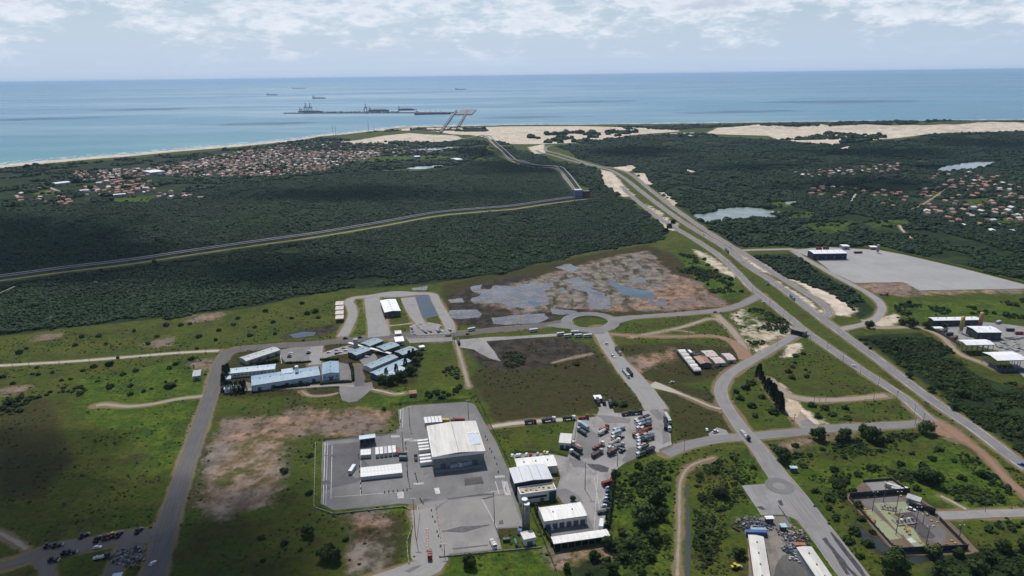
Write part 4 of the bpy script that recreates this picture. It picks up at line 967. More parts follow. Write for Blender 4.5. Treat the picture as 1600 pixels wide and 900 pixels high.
for px, lab in (([(563,536.5),(584.5,528),(600,532.5),(577,541.5)], 'blue-grey roofed office pavilion nearest the road, behind the white walkway'),
                ([(588,542),(611,534.5),(626,539.5),(600,548.5)], 'blue-grey roofed office pavilion beside the white gatehouse'),
                ([(615,550),(640,541),(654.5,546.5),(629,554.5)], 'blue-grey roofed office pavilion behind tall dark trees'),
                ([(542,550.5),(567,541.5),(581.5,546),(556.5,555.5)], 'blue-grey roofed office pavilion before the square grey tower')):
    shed(px, 4.6, lab, 'bluegrey', 'dark', .9, doors=0, wins=7, name='office_building', cat='office', group='blue-roofed office pavilions')
shed([(568,571),(608.5,554),(624,558),(579,576.5)], 4.6, 'long blue roofed block with white walls and a row of windows', 'bluegrey', 'white', .9, doors=0, wins=14, name='office_building', cat='office')
shed([(576,582.5),(631,560.5),(645,564),(590,587)], 4.8, 'longest blue roofed block half hidden by dark trees', 'blue', 'blue', 1.0, doors=0, wins=14, name='office_building', cat='office')
shed([(591,587.5),(622,573),(636,575.5),(605,593)], 4.4, 'blue roofed annex deepest in the dark trees', 'lightblue', 'blue', .8, doors=0, wins=6, name='office_building', cat='office')
# covered walkway, square tower, gatehouse
A, B = G([(545,540)])[0], G([(611,557)])[0]; L = np.linalg.norm(B-A)
r = empty('covered_walkway', (*((A+B)/2), 0), math.atan2(*(B-A)[::-1]), 'white covered walkway running between the blue-grey pavilions', 'walkway')
MB().box((0,0,3.3), (L, 3.2, .25)).build('roof', ROOF['white'], r)
for k in range(12): MB().box((-L/2+1+k*(L-2)/11, 1.2 if k % 2 else -1.2, 1.6), (.25,.25,3.2)).build('post', STEEL, r)
q = G([(556.5,545)])[0]; r = empty('water_tower', (*q, 0), 0, 'square grey water tower among the blue roofed pavilions', 'water tower')
MB().box((0,0,4.5), (3.6,3.6,9)).build('shaft', WALL['grey'], r); MB().box((0,0,9.8), (4.2,4.2,1.6)).build('tank', WALL['grey'], r)
q = G([(465.5,592.5)])[0]; r = empty('water_tower', (*q, 0), 0, 'slim steel water tower before the largest blue workshop', 'water tower')
for sx in (-1.1, 1.1):
    for sy in (-1.1, 1.1): MB().bar((sx, sy, 0), (sx*.8, sy*.8, 10), .16, 5).build('leg', STEEL, r)
MB().bar((0,0,10), (0,0,13), 1.6, 12).build('tank', TRIM, r)
shed([(616,527),(629.5,525),(631.5,533),(617,534.5)], 4.2, 'white roofed gatehouse across the road from the pavilions', 'bright', 'white', .8, doors=1, wins=2, name='gatehouse', cat='gatehouse')
shed([(617.5,517.5),(626,515.5),(628,521.5),(616,522)], 3.2, 'pale grey shelter on the lawn behind the white gatehouse', 'cream', 'white', .9, doors=1, name='gatehouse', cat='gatehouse')
shed([(653.5,540.5),(661,539.5),(664.5,541.7),(655.5,543.5)], 3.2, 'small white hut at the end of the pavilions', 'bright', 'white', .4, doors=1, name='hut', cat='hut')
shed([(637.5,610.5),(650,609.8),(651.5,615),(640,615.5)], 2.9, 'red tiled hut alone at the end of a footpath', 'tile', 'brick', 1.0, doors=1, name='hut', cat='hut')
shed([(302,579),(313.5,578),(314.5,587),(300.5,588.5)], 4.2, 'grey zinc roofed shed alone on the grass by the dark road', 'zinc', 'grey', .5, doors=1, wins=1, name='hut', cat='hut')
# --- bus loop
shed([(595.5,470),(618.5,467),(625.5,485.5),(599,489)], 6.5, 'bright white roofed terminal between the two loop roads', 'bright', 'dark', .9, 'y', doors=3, name='terminal_building', cat='terminal')
for k in range(4):
    y0 = 471+k*7.2
    canopy([(524.2,y0),(537,y0-.4),(537.2,y0+5.4),(524.6,y0+5.8)], 4.4, ['faded pink bus canopy, first of four from the forest','faded pink bus canopy, second of four from the forest','faded pink bus canopy, third of four from the forest','faded pink bus canopy nearest the road'][k], 'pink', .9, nx=2, group='bus canopies along the loop road')
# --- arched sheds and brown roofs
for k in range(6):
    a = np.array([1058,546.0]); b = np.array([1084.6,579.5]); p0 = a+(b-a)*k/6; p1 = a+(b-a)*(k+.94)/6; s = np.array([10.5+k*.15,-1.1])
    r, w, d = place('arched_shed', [p0, p0+s, p1+s, p1], 4.2, 'vaulted cream shed, %s from the dirt road end' % ['first','second','third','fourth','fifth','sixth'][k], 'shed', 'row of vaulted sheds')
    prof = [(-d/2, 3.0)]+[(d/2*math.sin(t_), 3.0+1.9*math.cos(t_)) for t_ in np.linspace(-1.45, 1.45, 11)]+[(d/2, 3.0)]
    MB().prism(prof, -w/2, w/2).build('roof', ROOF['cream'] if k % 2 else ROOF['white'], r)
    MB().box((0,0,1.5), (w-.6, d-.3, 3.0)).build('wall', WALL['navy'], r)
shed([(1087,558.5),(1103,555.5),(1109.5,567.5),(1093,570)], 4.2, 'rust-red roofed barn beside the vaulted sheds', 'rust', 'teal', 1.3, 'y', doors=1, name='barn', cat='barn')
shed([(1096.5,549),(1112.5,546.5),(1121,556.5),(1104,558.5)], 3.2, 'faded pink roofed house with a leafless patio, behind the rust-red barn', 'pink', 'cream', .9, doors=1, wins=3, name='house', cat='house')
shed([(1113,560),(1124,556.5),(1131,566),(1116,569)], 3.2, 'faded pink roofed house with white end wall, middle of three', 'pink', 'white', .9, doors=1, wins=3, name='house', cat='house')
shed([(1128.5,553),(1140,551.5),(1148.5,561.5),(1136,563.5)], 3.2, 'faded pink roofed house standing alone by the curved road', 'pink', 'white', .9, doors=1, wins=3, name='house', cat='house')
shed([(1075,547),(1078,546.5),(1081,550.5),(1078,551.5)], 2.8, 'small white annex between the vaulted sheds and the scrap heap', 'bright', 'white', .2, doors=1, name='annex', cat='annex')
# --- platform of grey gravel
shed([(1264,391.5),(1315,390),(1321,395.5),(1271,397.2)], 9, 'white roofed dark blue hangar on the grey gravel platform', 'bright', 'navy', .8, doors=4, name='hangar', cat='hangar')
shed([(1314,382.5),(1323.5,381.8),(1326,384.5),(1316,385.3)], 5, 'small white roofed shed behind the dark blue hangar', 'bright', 'grey', .4, doors=1, name='hut', cat='hut')
shed([(1358.5,384.3),(1368,383.8),(1369,386),(1359.5,386.6)], 4, 'small white roofed cabin beside the silo on the gravel platform', 'bright', 'brick', .4, doors=1, name='hut', cat='hut')
# --- precast yard
shed([(1452,497),(1526,494.3),(1528,499.2),(1460,502)], 6, 'long white roofed workshop along the back of the precast yard', 'bright', 'dark', .8, doors=8, name='workshop', cat='workshop')
shed([(1512,510.5),(1549.5,509),(1562,519),(1528,520.5)], 8, 'white roofed batching hall with the yellow silo', 'bright', 'dark', 1.0, doors=3, name='warehouse', cat='warehouse')
canopy([(1497,532),(1541,530),(1551.5,538.5),(1510.5,540)], 9, 'white canopy over the middle of the precast yard', 'bright', 1.2, nx=6, ny=3)
canopy([(1537,551),(1582,549),(1604,562),(1558,564.5)], 10, 'largest white canopy at the corner of the precast yard', 'bright', 1.2, nx=6, ny=3)
canopy([(1458,511),(1470,510),(1473,513),(1460,514)], 3.5, 'small white shelter at the gate of the precast yard', 'bright', .3, nx=2)
# --- scrap yard sheds
shed([(1171.5,837),(1194.5,838.5),(1204,915),(1177,915)], 5.5, 'long cream roofed shed behind the blue container', 'cream', 'brick', .5, 'y', doors=0, name='warehouse', cat='warehouse')
shed([(1245,855.5),(1266.5,854.5),(1312,915),(1283,915)], 5.5, 'long cream roofed shed beside the pale road', 'cream', 'grey', .5, 'y', doors=0, name='warehouse', cat='warehouse')
shed([(1194,806.5),(1207,806),(1210,811),(1197,811.5)], 3.4, 'white roofed hut at the top edge of the scrap yard', 'bright', 'dark', .3, doors=1, name='hut', cat='hut')
shed([(1217.5,818.5),(1227.5,818),(1230,824),(1220.5,824.5)], 3.2, 'pale zinc roofed hut among the scrap heaps', 'lightblue', 'navy', .3, doors=1, name='hut', cat='hut')
shed([(1233.5,728.5),(1245,728),(1246,732),(1235,732.5)], 3, 'light blue roofed hut alone in the scrub by the pale road', 'lightblue', 'blue', .3, doors=1, name='hut', cat='hut')
shed([(177,896),(190,895.5),(190,904),(174,905)], 3.2, 'light blue roofed hut at the dark scrap yard', 'lightblue', 'grey', .3, doors=1, name='hut', cat='hut')
# --- conveyor transfer towers
q = G([(902,309)])[0]; r = empty('transfer_tower', (*q, float(height(q[None])[0])), .25, 'blue-grey conveyor transfer tower at the forest edge', 'tower')
MB().box((0,0,9), (17,15,18)).build('wall', paint('tower_blue', (.16,.20,.27), .6, .15, 5), r); gable(17,15,18.05,1.5).build('roof', ROOF['grey'], r)
for k in range(3): MB().box((-5+5*k, -7.55, 4), (2.5,.2,3.5)).build('door', SHUT, r)
q = G([(915,308)])[0]; r = empty('transfer_tower', (*q, float(height(q[None])[0])), .25, 'dark red conveyor transfer tower beside the blue-grey one', 'tower')
MB().box((0,0,7), (14,13,14)).build('wall', paint('tower_red', (.14,.05,.045), .6, .2, 5), r); gable(14,13,14.05,1.2).build('roof', ROOF['dark'], r)
for k in range(2): MB().box((-3+6*k, -6.55, 3), (2.5,.2,3.5)).build('door', SHUT, r)
# --- white sheds in and beyond the town
for px, h, lab in (([(82,285.5),(104,283),(109,284.5),(86,287.5)], 7, 'long cream roofed shed at the near edge of the town'),
                   ([(228,267),(243,264.5),(252,267.5),(232,270.5)], 9, 'large white roofed hall inside the dense town'),
                   ([(176,303.5),(196,302),(197,303),(177,304.6)], 6, 'blue-white roofed shed in the clearing before the town'),
                   ([(706,247.5),(713,246.5),(722,249),(712,250)], 9, 'white roofed shed by the dark hill'),
                   ([(646,243.8),(653,243),(656,244.4),(648,245.2)], 8, 'grey roofed shed beyond the settling basins')):
    shed(px, h, lab, 'bright', 'grey', 1.0, doors=2, name='warehouse', cat='warehouse')
# --- underpass portal below the old highway
q = G([(1246,523)])[0]; tdir = ROADW[4][1][1]-ROADW[4][1][0]; a = math.atan2(tdir[1], tdir[0])
r = empty('underpass', (*q, 0), a, 'concrete underpass where the pale road dives below the highway', 'underpass')
MB().box((-3, 0, 4.95), (10, 16, .55)).build('deck_edge', CONC, r)
for s in (-1, 1): MB().box((-2.2, s*6.3, 2.4), (9, .7, 4.6)).build('side_wall', CONC, r)
MB().box((-7.6, 0, 2.4), (.5, 13, 4.7)).build('shade_panel', paint('tunnel_shade', (.02,.02,.022), .9, .1, 3), r)  # near-black slab paints in the shade of the tunnel mouth
for s in (-1, 1): MB().box((3.0, s*7.0, 5.7), (.25, 1.6, 1.0)).build('railing', STEEL, r)
# ---------------------------------------------------------------- vehicles
TYRE = paint('tyre_rubber', (.018,.018,.02), .9, .1, 1); CHAS = paint('chassis_black', (.03,.03,.034), .7, .2, 1); WSC = paint('windscreen', (.02,.028,.035), .1, .1, 1)
_pm = {}
def car_paint(c, rough=.35):
    k = tuple(round(x, 3) for x in c)
    if k not in _pm: _pm[k] = paint('paint_%d' % len(_pm), c, rough, .14, 2.2, dirt=tuple(x*.55+.03 for x in c))
    return _pm[k]
PC = dict(white=(.70,.70,.69), silver=(.42,.43,.45), grey=(.20,.205,.21), dark=(.045,.048,.052), black=(.02,.02,.024), red=(.24,.035,.03), rust=(.19,.075,.05), orange=(.36,.145,.07), green=(.055,.085,.070),
          teal=(.10,.15,.155), blue=(.06,.13,.30), lightblue=(.30,.38,.46), brown=(.13,.085,.07), yellow=(.55,.42,.05), purple=(.16,.10,.16), cream=(.55,.50,.42), greygreen=(.16,.185,.165), pink=(.55,.33,.27))
_mesh = {}
def shared(key, fn, mat, smooth=False):
    k = (key, mat.name)
    if k not in _mesh: _mesh[k] = fn().mesh(key.split('/')[0], mat, smooth)
    return _mesh[k]
def f_wheel(r=.52, w=.42): return lambda: MB().bar((0,-w/2,0), (0,w/2,0), r, 10)
def f_cab():
    mb = MB(); mb.prism([(-1.25,.9),(1.25,.9),(1.25,3.1),(1.0,3.35),(-1.0,3.35),(-1.25,3.1)], -1.1, 1.1); mb.box((-1.0,0,3.45), (.9,2.1,.5), taper=.8); mb.box((1.2,0,.9), (.25,2.4,.7)); return mb
def f_tank(L):
    def g():
        mb = MB(); prof = [(1.22*math.cos(a), 2.35+1.08*math.sin(a)) for a in np.linspace(0, 2*math.pi, 15)[:-1]]
        mb.prism(prof, -L/2+.25, L/2-.25); mb.prism([(y*.8, 2.35+(z-2.35)*.8) for y, z in prof], -L/2, L/2)
        mb.box((0,0,3.48), (L*.8,.5,.14)); 
        for x in (-L*.28, 0, L*.28): mb.bar((x,0,3.4), (x,0,3.75), .32, 8)
        return mb
    return g
def f_box(L, h=2.7): return lambda: MB().box((0,0,1.15+h/2), (L,2.55,h))
def f_hopper(L):
    def g():
        mb = MB(); mb.add([(x*L/2*k, y*1.27*k2, z) for z, k, k2 in ((1.15,.88,.8),(3.0,1,1)) for x, y in ((-1,-1),(1,-1),(1,1),(-1,1))], [(3,2,1,0),(0,1,5,4),(1,2,6,5),(2,3,7,6),(3,0,4,7)])
        mb.box((0,0,2.7), (L*.95,2.3,.1)); 
        for k in range(5): mb.box((-L*.4+k*L*.2,0,3.0), (.12,2.56,.14))
        return mb
    return g
def f_flat(L):
    def g():
        mb = MB().box((0,0,1.2), (L,2.5,.25))
        for k in range(4): mb.box((-L*.38+k*L*.25, 0, 1.5+.15*(k % 2)), (L*.2,1.9,.5+.3*(k % 2)))
        return mb
    return g
BODY = {'tank': f_tank, 'box': f_box, 'hopper': f_hopper, 'flat': f_flat}
def wheels(root, xs, y, r=.52, w=.42):
    m = shared('wheel/%g' % r, f_wheel(r, w), TYRE)
    for x in xs:
        for s in (-1, 1): link('wheel', m, root, (x, s*y, r))
def truck(a, b, kind, col, label, cab='white', group=None, two=False, length=None, zmid=2.0):
    """a: rear, b: cab end, as seen at mid height"""
    W = flat([a, b], zmid); v = W[1]-W[0]; ln = np.linalg.norm(v); c = W.mean(0); rz = math.atan2(v[1], v[0])
    L = length or float(np.clip(ln, 8.5, 24)); L = round(L*2)/2
    c0 = (c[0], c[1], float(height(c[None])[0])+.10)
    r = empty('truck', c0, rz, label, 'truck', group)
    front = L/2-1.2
    o = link('cab', shared('cab', f_cab, car_paint(PC[cab])), r, (front,0,0))
    g = link('windscreen', shared('windscreen/t', lambda: MB().box((0,0,0), (.06,2.2,.85)), WSC), o, (1.13,0,2.5))
    bl = L-2.7
    if two:
        h = bl/2-.5
        for k, x in enumerate((-L/2+h/2, -L/2+h+1.0+h/2)):
            link('trailer', shared('trailer/%s%g' % (kind, h), BODY[kind](h), car_paint(PC[col])), r, (x,0,0))
    else:
        link('trailer', shared('trailer/%s%g' % (kind, bl), BODY[kind](bl), car_paint(PC[col])), r, (-L/2+bl/2,0,0))
    link('chassis', shared('chassis/%g' % L, lambda: MB().box((0,0,.95), (L-1,.9,.3)), CHAS), r, (-.3,0,0))
    wheels(r, [front+.1, front-2.0, -L/2+1.0, -L/2+2.3]+([-.1*L] if two else []), 1.02)
    return r
def f_carbody(L, w, h):
    def g():
        mb = MB(); prof = [(-L/2,.35),(L/2,.35),(L/2,.72),(L*.28,.92),(-L*.46,.98),(-L/2,.85)]
        vs = [(x, y, z) for y in (-w/2, w/2) for x, z in prof]; n = len(prof)
        mb.add(vs, [(k, (k+1) % n, n+(k+1) % n, n+k) for k in range(n)]+[tuple(range(n-1,-1,-1)), tuple(range(n, 2*n))])
        rf = [(-L*.40,.96),(L*.20,.93),(L*.04,h-.03),(-L*.30,h)]
        m = len(rf); mb.add([(x, y*(1 if i < 2 else .82), z) for y in (-w/2+.08, w/2-.08) for i, (x, z) in enumerate(rf)], [(k, (k+1) % m, m+(k+1) % m, m+k) for k in range(m)]+[tuple(range(m-1,-1,-1)), tuple(range(m, 2*m))])
        return mb
    return g
def f_glass(L, w, h):
    def g():
        mb = MB(); rf = [(-L*.405,1.0),(L*.19,.98),(L*.065,h-.14),(-L*.315,h-.12)]
        m = len(rf); mb.add([(x, y*(1 if i < 2 else .86), z) for y in (-w/2+.055, w/2-.055) for i, (x, z) in enumerate(rf)], [(k, (k+1) % m, m+(k+1) % m, m+k) for k in range(m)]+[tuple(range(m-1,-1,-1)), tuple(range(m, 2*m))])
        return mb
    return g
def car(p, ang, col, label, kind='car', group=None, zmid=.8):
    """ang: heading on the ground in degrees (0 = east, 90 = away from the camera)"""
    W = flat([p], zmid)[0]; L, w, h = {'car': (4.3,1.8,1.48), 'van': (5.2,2.0,2.15), 'pickup': (5.1,1.9,1.75)}[kind]
    r = empty('parked_car' if group else 'car', (W[0], W[1], float(height(W[None])[0])+.09), R(ang), label, 'van' if kind == 'van' else 'car', group)
    link('body', shared('body/'+kind, f_carbody(L, w, h), car_paint(PC[col], .25)), r)
    link('window', shared('window/'+kind, f_glass(L, w, h), WSC), r)
    wheels(r, [L*.31, -L*.31], w/2-.12, .32, .22)
    return r
def bus(a, b, col, label, group=None):
    W = flat([a, b], 1.6); v = W[1]-W[0]; c = W.mean(0); L = round(float(np.clip(np.linalg.norm(v), 8, 13)))
    r = empty('bus', (c[0], c[1], .14), math.atan2(v[1], v[0]), label, 'bus', group)
    def body():
        mb = MB(); mb.prism([(-1.25,.4),(1.25,.4),(1.25,2.9),(1.05,3.15),(-1.05,3.15),(-1.25,2.9)], -L/2, L/2); mb.box((-L*.2,0,3.2), (1.6,1.4,.2)); mb.box((L*.2,0,3.2), (1.2,1.2,.18)); return mb
    link('body', shared('body/bus%d' % L, body, car_paint(PC[col])), r)
    for s in (-1, 1): link('window', shared('window/bus%d' % L, lambda: MB().box((0,0,2.15), (L*.9,.06,.95)), WSC), r, (0, s*1.26, 0))
    link('windscreen', shared('windscreen/bus', lambda: MB().box((0,0,2.1), (.06,2.2,1.2)), WSC), r, (L/2+.02,0,0))
    wheels(r, [L*.30, -L*.28], 1.05); return r
Z8 = lambda x, y: (870+x/8, 610+y/8)
GT = 'trucks in the truck yard'
for a, b, k, c, cab, two, lab in [
 (Z8(388,478),Z8(275,398),'box','lightblue','white',0,'light blue box truck, uppermost of the pair north of the cream store'),
 (Z8(365,540),Z8(262,472),'hopper','teal','silver',0,'grey-green open truck below the light blue box truck'),
 (Z8(285,690),Z8(205,655),'flat','pink','white',0,'short truck with a pinkish load beside the corner of the cream store'),
 (Z8(310,760),Z8(190,700),'box','dark','dark',0,'dark box truck between the pinkish-load truck and a dark green tanker'),
 (Z8(282,825),Z8(172,752),'tank','green','white',0,'dark green tanker lowest beside the cream store'),
 (Z8(540,475),Z8(640,445),'flat','orange','rust',0,'orange flatbed truck next to a white tanker in the open middle'),
 (Z8(520,540),Z8(632,478),'tank','white','rust',0,'white tanker truck standing below the orange flatbed'),
 (Z8(450,718),Z8(588,650),'flat','rust','white',0,'low rust-red flatbed with a white cab in the open middle'),
 (Z8(440,818),Z8(568,745),'hopper','brown','silver',0,'brown open hopper truck, lowest in the open middle'),
 (Z8(850,452),Z8(712,502),'tank','white','white',1,'long white double tanker at the top of the middle row'),
 (Z8(790,520),Z8(696,552),'box','lightblue','white',0,'pale blue truck just below the long white double tanker'),
 (Z8(795,558),Z8(684,598),'tank','greygreen','white',0,'grey tanker with a white cab, third in the middle row'),
 (Z8(655,680),Z8(785,612),'tank','cream','white',0,'cream tanker facing the other way in the middle row'),
 (Z8(735,690),Z8(660,718),'flat','silver','white',0,'short white truck below the cream tanker'),
 (Z8(735,702),Z8(825,672),'tank','silver','silver',0,'silver tank trailer beside the short white truck'),
 (Z8(728,748),Z8(655,785),'box','brown','brown',0,'brown box truck ending the middle row'),
 (Z8(1155,315),Z8(975,385),'hopper','dark','white',1,'long dark double trailer topping the eastern row'),
 (Z8(1178,345),Z8(995,408),'tank','silver','white',1,'grey double tanker second from the top of the eastern row'),
 (Z8(1168,395),Z8(1020,440),'tank','lightblue','white',1,'pale blue double tanker third from the top of the eastern row'),
 (Z8(1180,425),Z8(995,480),'hopper','dark','white',1,'dark open double trailer just above the orange one in the eastern row'),
 (Z8(1185,450),Z8(1045,482),'flat','red','white',0,'dark red flatbed tucked above the orange double trailer'),
 (Z8(1135,485),Z8(955,565),'tank','orange','rust',1,'orange double tanker in the eastern row'),
 (Z8(1112,525),Z8(990,580),'hopper','rust','white',0,'rust-brown open truck just below the orange double tanker'),
 (Z8(1190,545),Z8(1105,560),'tank','silver','silver',0,'silver tank trailer at the end of the rust-brown truck'),
 (Z8(1115,575),Z8(1000,612),'tank','greygreen','white',0,'grey-green tanker, first of two below the rust-brown truck'),
 (Z8(1198,575),Z8(1115,600),'tank','grey','grey',0,'dark grey tank trailer behind the grey-green tankers'),
 (Z8(1118,612),Z8(1010,648),'tank','green','white',0,'green tanker, second of two below the rust-brown truck'),
 (Z8(1105,660),Z8(1020,690),'flat','pink','white',0,'short flatbed with a pink load between the green tankers'),
 (Z8(1142,682),Z8(1015,738),'hopper','green','white',0,'dark green open truck with a white cab, last but one of the eastern row'),
 (Z8(1112,765),Z8(995,805),'hopper','green','white',0,'dark green open truck ending the eastern row'),
 (Z8(1210,718),Z8(1125,758),'hopper','dark','dark',0,'dark open trailer standing behind the last two green trucks'),
 (Z8(1352,295),Z8(1418,395),'box','silver','white',0,'long silver box truck along the eastern edge of the yard'),
 (Z8(1352,350),Z8(1362,475),'hopper','black','black',0,'black truck parked beside the silver box truck'),
 (Z8(1395,420),Z8(1412,490),'flat','dark','white',0,'short truck with a white cab below the silver box truck'),
 (Z8(822,285),Z8(918,272),'hopper','brown','dark',0,'dark brown open truck on the grass edge of the yard'),
 (Z8(930,275),Z8(1068,262),'tank','green','dark',0,'dark green tanker on the grass edge by the road mouth'),
 (Z8(70,345),Z8(232,335),'tank','green','white',0,'dark green tanker, nearest the yard in the queue on the side track'),
 (Z8(285,330),Z8(382,322),'flat','red','red',0,'dark red flatbed at the mouth of the pale side track'),
 (Z8(505,112),Z8(525,165),'box','dark','dark',0,'dark box truck by the white shelter, nearest to it'),
 (Z8(580,105),Z8(592,158),'box','black','dark',0,'black box truck, middle of three by the white shelter'),
 (Z8(660,135),Z8(675,188),'box','dark','black',0,'dark box truck farthest from the white shelter'),
]: truck(a, b, k, c, lab, cab, GT, bool(two))
for a, b, k, c, cab, lab in [
 ((846,656.5),(868,653.5),'tank','purple','white','purple-grey tanker waiting in the middle of the pale side track'),
 ((819,659),(838,657),'tank','green','rust','dark green tanker with a rusty cab ending the queue on the pale track'),
 ((962,543.5),(969.5,552.5),'hopper','dark','silver','dark open truck driving up the pale road below the roundabout'),
 ((973.5,577),(982.5,588),'hopper','silver','white','grey open truck driving down the pale road beside a dark one'),
 ((980,576),(987.5,585.5),'hopper','black','dark','black open truck beside the grey one on the pale road'),
 ((1159,671),(1170.5,686),'flat','silver','dark','empty silver flatbed truck crossing the road junction'),
 ((715.6,531.5),(717.6,537),'box','dark','dark','dark lorry on the paved verge by the pavilions'),
 ((1133.5,389),(1138,394),'hopper','dark','dark','dark truck on the highway by the side road mouth'),
 ((1235,461.5),(1241,467),'box','blue','silver','blue truck driving down the middle highway lane'),
 ((671.6,858),(671.6,870),'flat','brown','red','dark red truck waiting between the gate lanes'),
 ((768,842),(773,853),'flat','silver','white','white crane truck at the lower edge of the pale yard'),
 ((937.5,798.5),(949,797),'flat','dark','dark','dark flatbed truck parked at the end of the row of cars'),
 ((939,826),(940.5,813),'box','white','white','white box truck parked along the dark hedge'),
 ((150,870),(166,867),'flat','silver','dark','long pale flatbed trailer in the shaded grass'),
 ((1275,388),(1284,388),'box','red','red','red truck behind the dark blue hangar, the first of two'),
 ((1286,387.5),(1295,387.5),'box','red','dark','red truck behind the dark blue hangar, the second of two'),
 ((1374,458.5),(1388,459.5),'flat','blue','red','blue and red truck on the bare soil below the gravel platform'),
]: truck(a, b, k, c, lab, cab)
# trailers under the warehouse front
for a, b, lab in (((704,729.5),(721,725.5),'pale blue box truck backed along the warehouse front, first of two'), ((723.5,726),(740,722),'pale blue box truck backed along the warehouse front, second of two')): truck(a, b, 'box', 'lightblue', lab, 'white')
# buses
GB = 'buses parked south of the roundabout'
for a, b, lab in (((827,516.8),(840,515.2),'lone white bus west of the parked bus group'), ((870,522.5),(881.5,521),'white bus, first of the parked group'), ((881,525),(892.5,523.8),'white bus, lowest of the parked group'),
                  ((892,519.5),(904,519),'white bus, highest of the parked group'), ((898.5,524.8),(908.5,524),'white bus in the middle of the parked group'), ((911.5,525),(924.5,523.8),'white bus nearest the pale road')): bus(a, b, 'white', lab, GB)
bus((731,515.5),(742,513.5),'white','white bus driving along the road beside the ponds'); bus((942,756.5),(956,752.5),'red','red and white bus heading the row of parked cars by the hedge')
# moving cars
for p, ang, c, kind, lab in [((947.3,537.2),118,'white','van','white van on the pale road just below the roundabout'), ((958,556.5),300,'white','van','white van on the pale road below the dark truck'),
 ((1162,408.5),118,'white','car','white car on the middle highway lane, far side'), ((1100,367),118,'silver','car','silver car farthest up the middle highway lane'), ((1199,444.5),175,'blue','van','blue and white van on the crossover between the lanes'),
 ((1117,487.3),190,'dark','car','dark car on the road east of the roundabout'), ((1193,471.5),20,'white','car','white car waiting at the highway junction'), ((1334,571.3),125,'white','car','white car on the old highway lane'),
 ((1597,726),125,'blue','van','blue van on the highway at the edge of the scene'), ((540,528.5),5,'black','van','black van on the road above the parking lot'), ((563,527),8,'dark','van','dark van with white roof on the road by the pavilions'),
 ((238.6,879.5),75,'white','car','white car driving on the dark road in the shade'), ((152.5,854.5),15,'white','car','white car on the gravel track beside the machines'), ((572.7,557),20,'white','car','white car alone between two pavilions'),
 ((730.5,521.5),5,'dark','car','dark car behind the white bus by the ponds'), ((973.8,333.3),118,'white','car','white car far up the old lane'), ((473.6,530.6),90,'black','car','dark car with a white roof box at the road edge'),
 ((1050,597),30,'silver','pickup','silver pickup wreck on the brown grass'), ((1118,674),20,'white','van','white van parked on the small pad by the junction'), ((1104.5,671),80,'white','car','small white car beside the white van on the pad'),
 ((1414,764),160,'white','van','white van at the gate of the upper gas pad'), ((1424,795),330,'white','pickup','white pickup inside the gas station walls')]: car(p, ang, c, lab, kind)
ROWS = [('cars parked along the dark hedge', 8, [((951.5,762),'silver'),((950.4,767.5),'blue'),((948.7,774),'silver'),((947.6,778.3),'white'),((946.9,784),'blue'),((945.3,789.5),'white')], 'between the red bus and the dark truck'),
 ('cars parked behind the white hall', 80, [((800.2,711.3),'white'),((808,710.8),'white'),((811.8,710.4),'white'),((822.5,709.6),'white'),((829,710),'red'),((840,708.6),'silver'),((850.6,706.2),'yellow'),((855,707),'white')], 'behind the white hall'),
 ('cars facing the white depot', 100, [((855,826),'blue'),((862,824.3),'white')], 'facing the white depot bays'),
 ('cars in the admin parking lot', 5, [((454,551.5),'white'),((452,557.3),'black'),((481.8,551.8),'black'),((483,549),'silver'),((453,554.2),'silver')], 'in the fenced parking lot'),
 ('cars on the pavilion drive', 20, [((513.5,550),'white'),((526,546.2),'white'),((537,543.3),'silver'),((526,552),'dark'),((540,547),'white'),((531,549.8),'white')], 'on the drive before the pavilions'),
 ('cars in the road-side lot', 118, [((641.7,510.9),'white'),((643.4,513.7),'dark'),((645.6,518.7),'blue'),((647.3,521),'white'),((652.4,508.6),'silver'),((654.1,510.9),'white'),((657.5,513.5),'white'),((659.8,515.4),'silver'),((663.2,518.2),'blue'),((665.5,519.6),'dark'),((670,516.5),'silver'),((672.9,518.2),'red'),((682.5,515.4),'white'),((684.5,518.6),'dark'),((686,517.6),'blue'),((688.2,515.4),'silver'),((690.4,517.4),'white'),((701.8,514.3),'white'),((703.4,516.5),'dark')], 'in the lot beside the flooded loop')]
ORD = ['first','second','third','fourth','fifth','sixth','seventh','eighth','ninth','tenth','eleventh','twelfth','thirteenth','fourteenth','fifteenth','sixteenth','seventeenth','eighteenth','nineteenth']
for grp, ang, lst, where in ROWS:
    seen = {}
    for p, c in lst: seen[c] = seen.get(c, 0)+1
    cnt = {}
    for i, (p, c) in enumerate(lst):
        cnt[c] = cnt.get(c, 0)+1
        lab = ('only %s car %s' % (c, where)) if seen[c] == 1 else '%s car, %s of the %s ones, %s' % (c, ORD[cnt[c]-1], c, where)
        car(p, ang+random.uniform(-6, 6), c, lab, 'car', grp)
# motorcycles in a long rank
def f_moto():
    mb = MB(); mb.box((0,0,.75), (1.1,.3,.4)); mb.box((-.35,0,1.0), (.7,.32,.16)); mb.bar((.55,0,.6), (.45,0,1.15), .05, 5); mb.bar((.45,-.35,1.12), (.45,.35,1.12), .035, 5); return mb
mw = shared('wheel/moto', f_wheel(.32, .14), TYRE)
first = None
for k in range(26):
    q = flat([(638+k*2.55, 527.8-k*.07)], .5)[0]; c = random.choice(['dark','black','red','blue','black'])
    r = empty('motorcycle', (q[0], q[1], .16), R(80+random.uniform(-8,8)), 'parked motorcycle in the long rank on the median beside the gatehouse', 'motorcycle', 'motorcycles in the long rank')
    link('body', shared('body/moto', f_moto, car_paint(PC[c])), r)
    for x in (.68,-.68): link('wheel', mw, r, (x,0,.32))
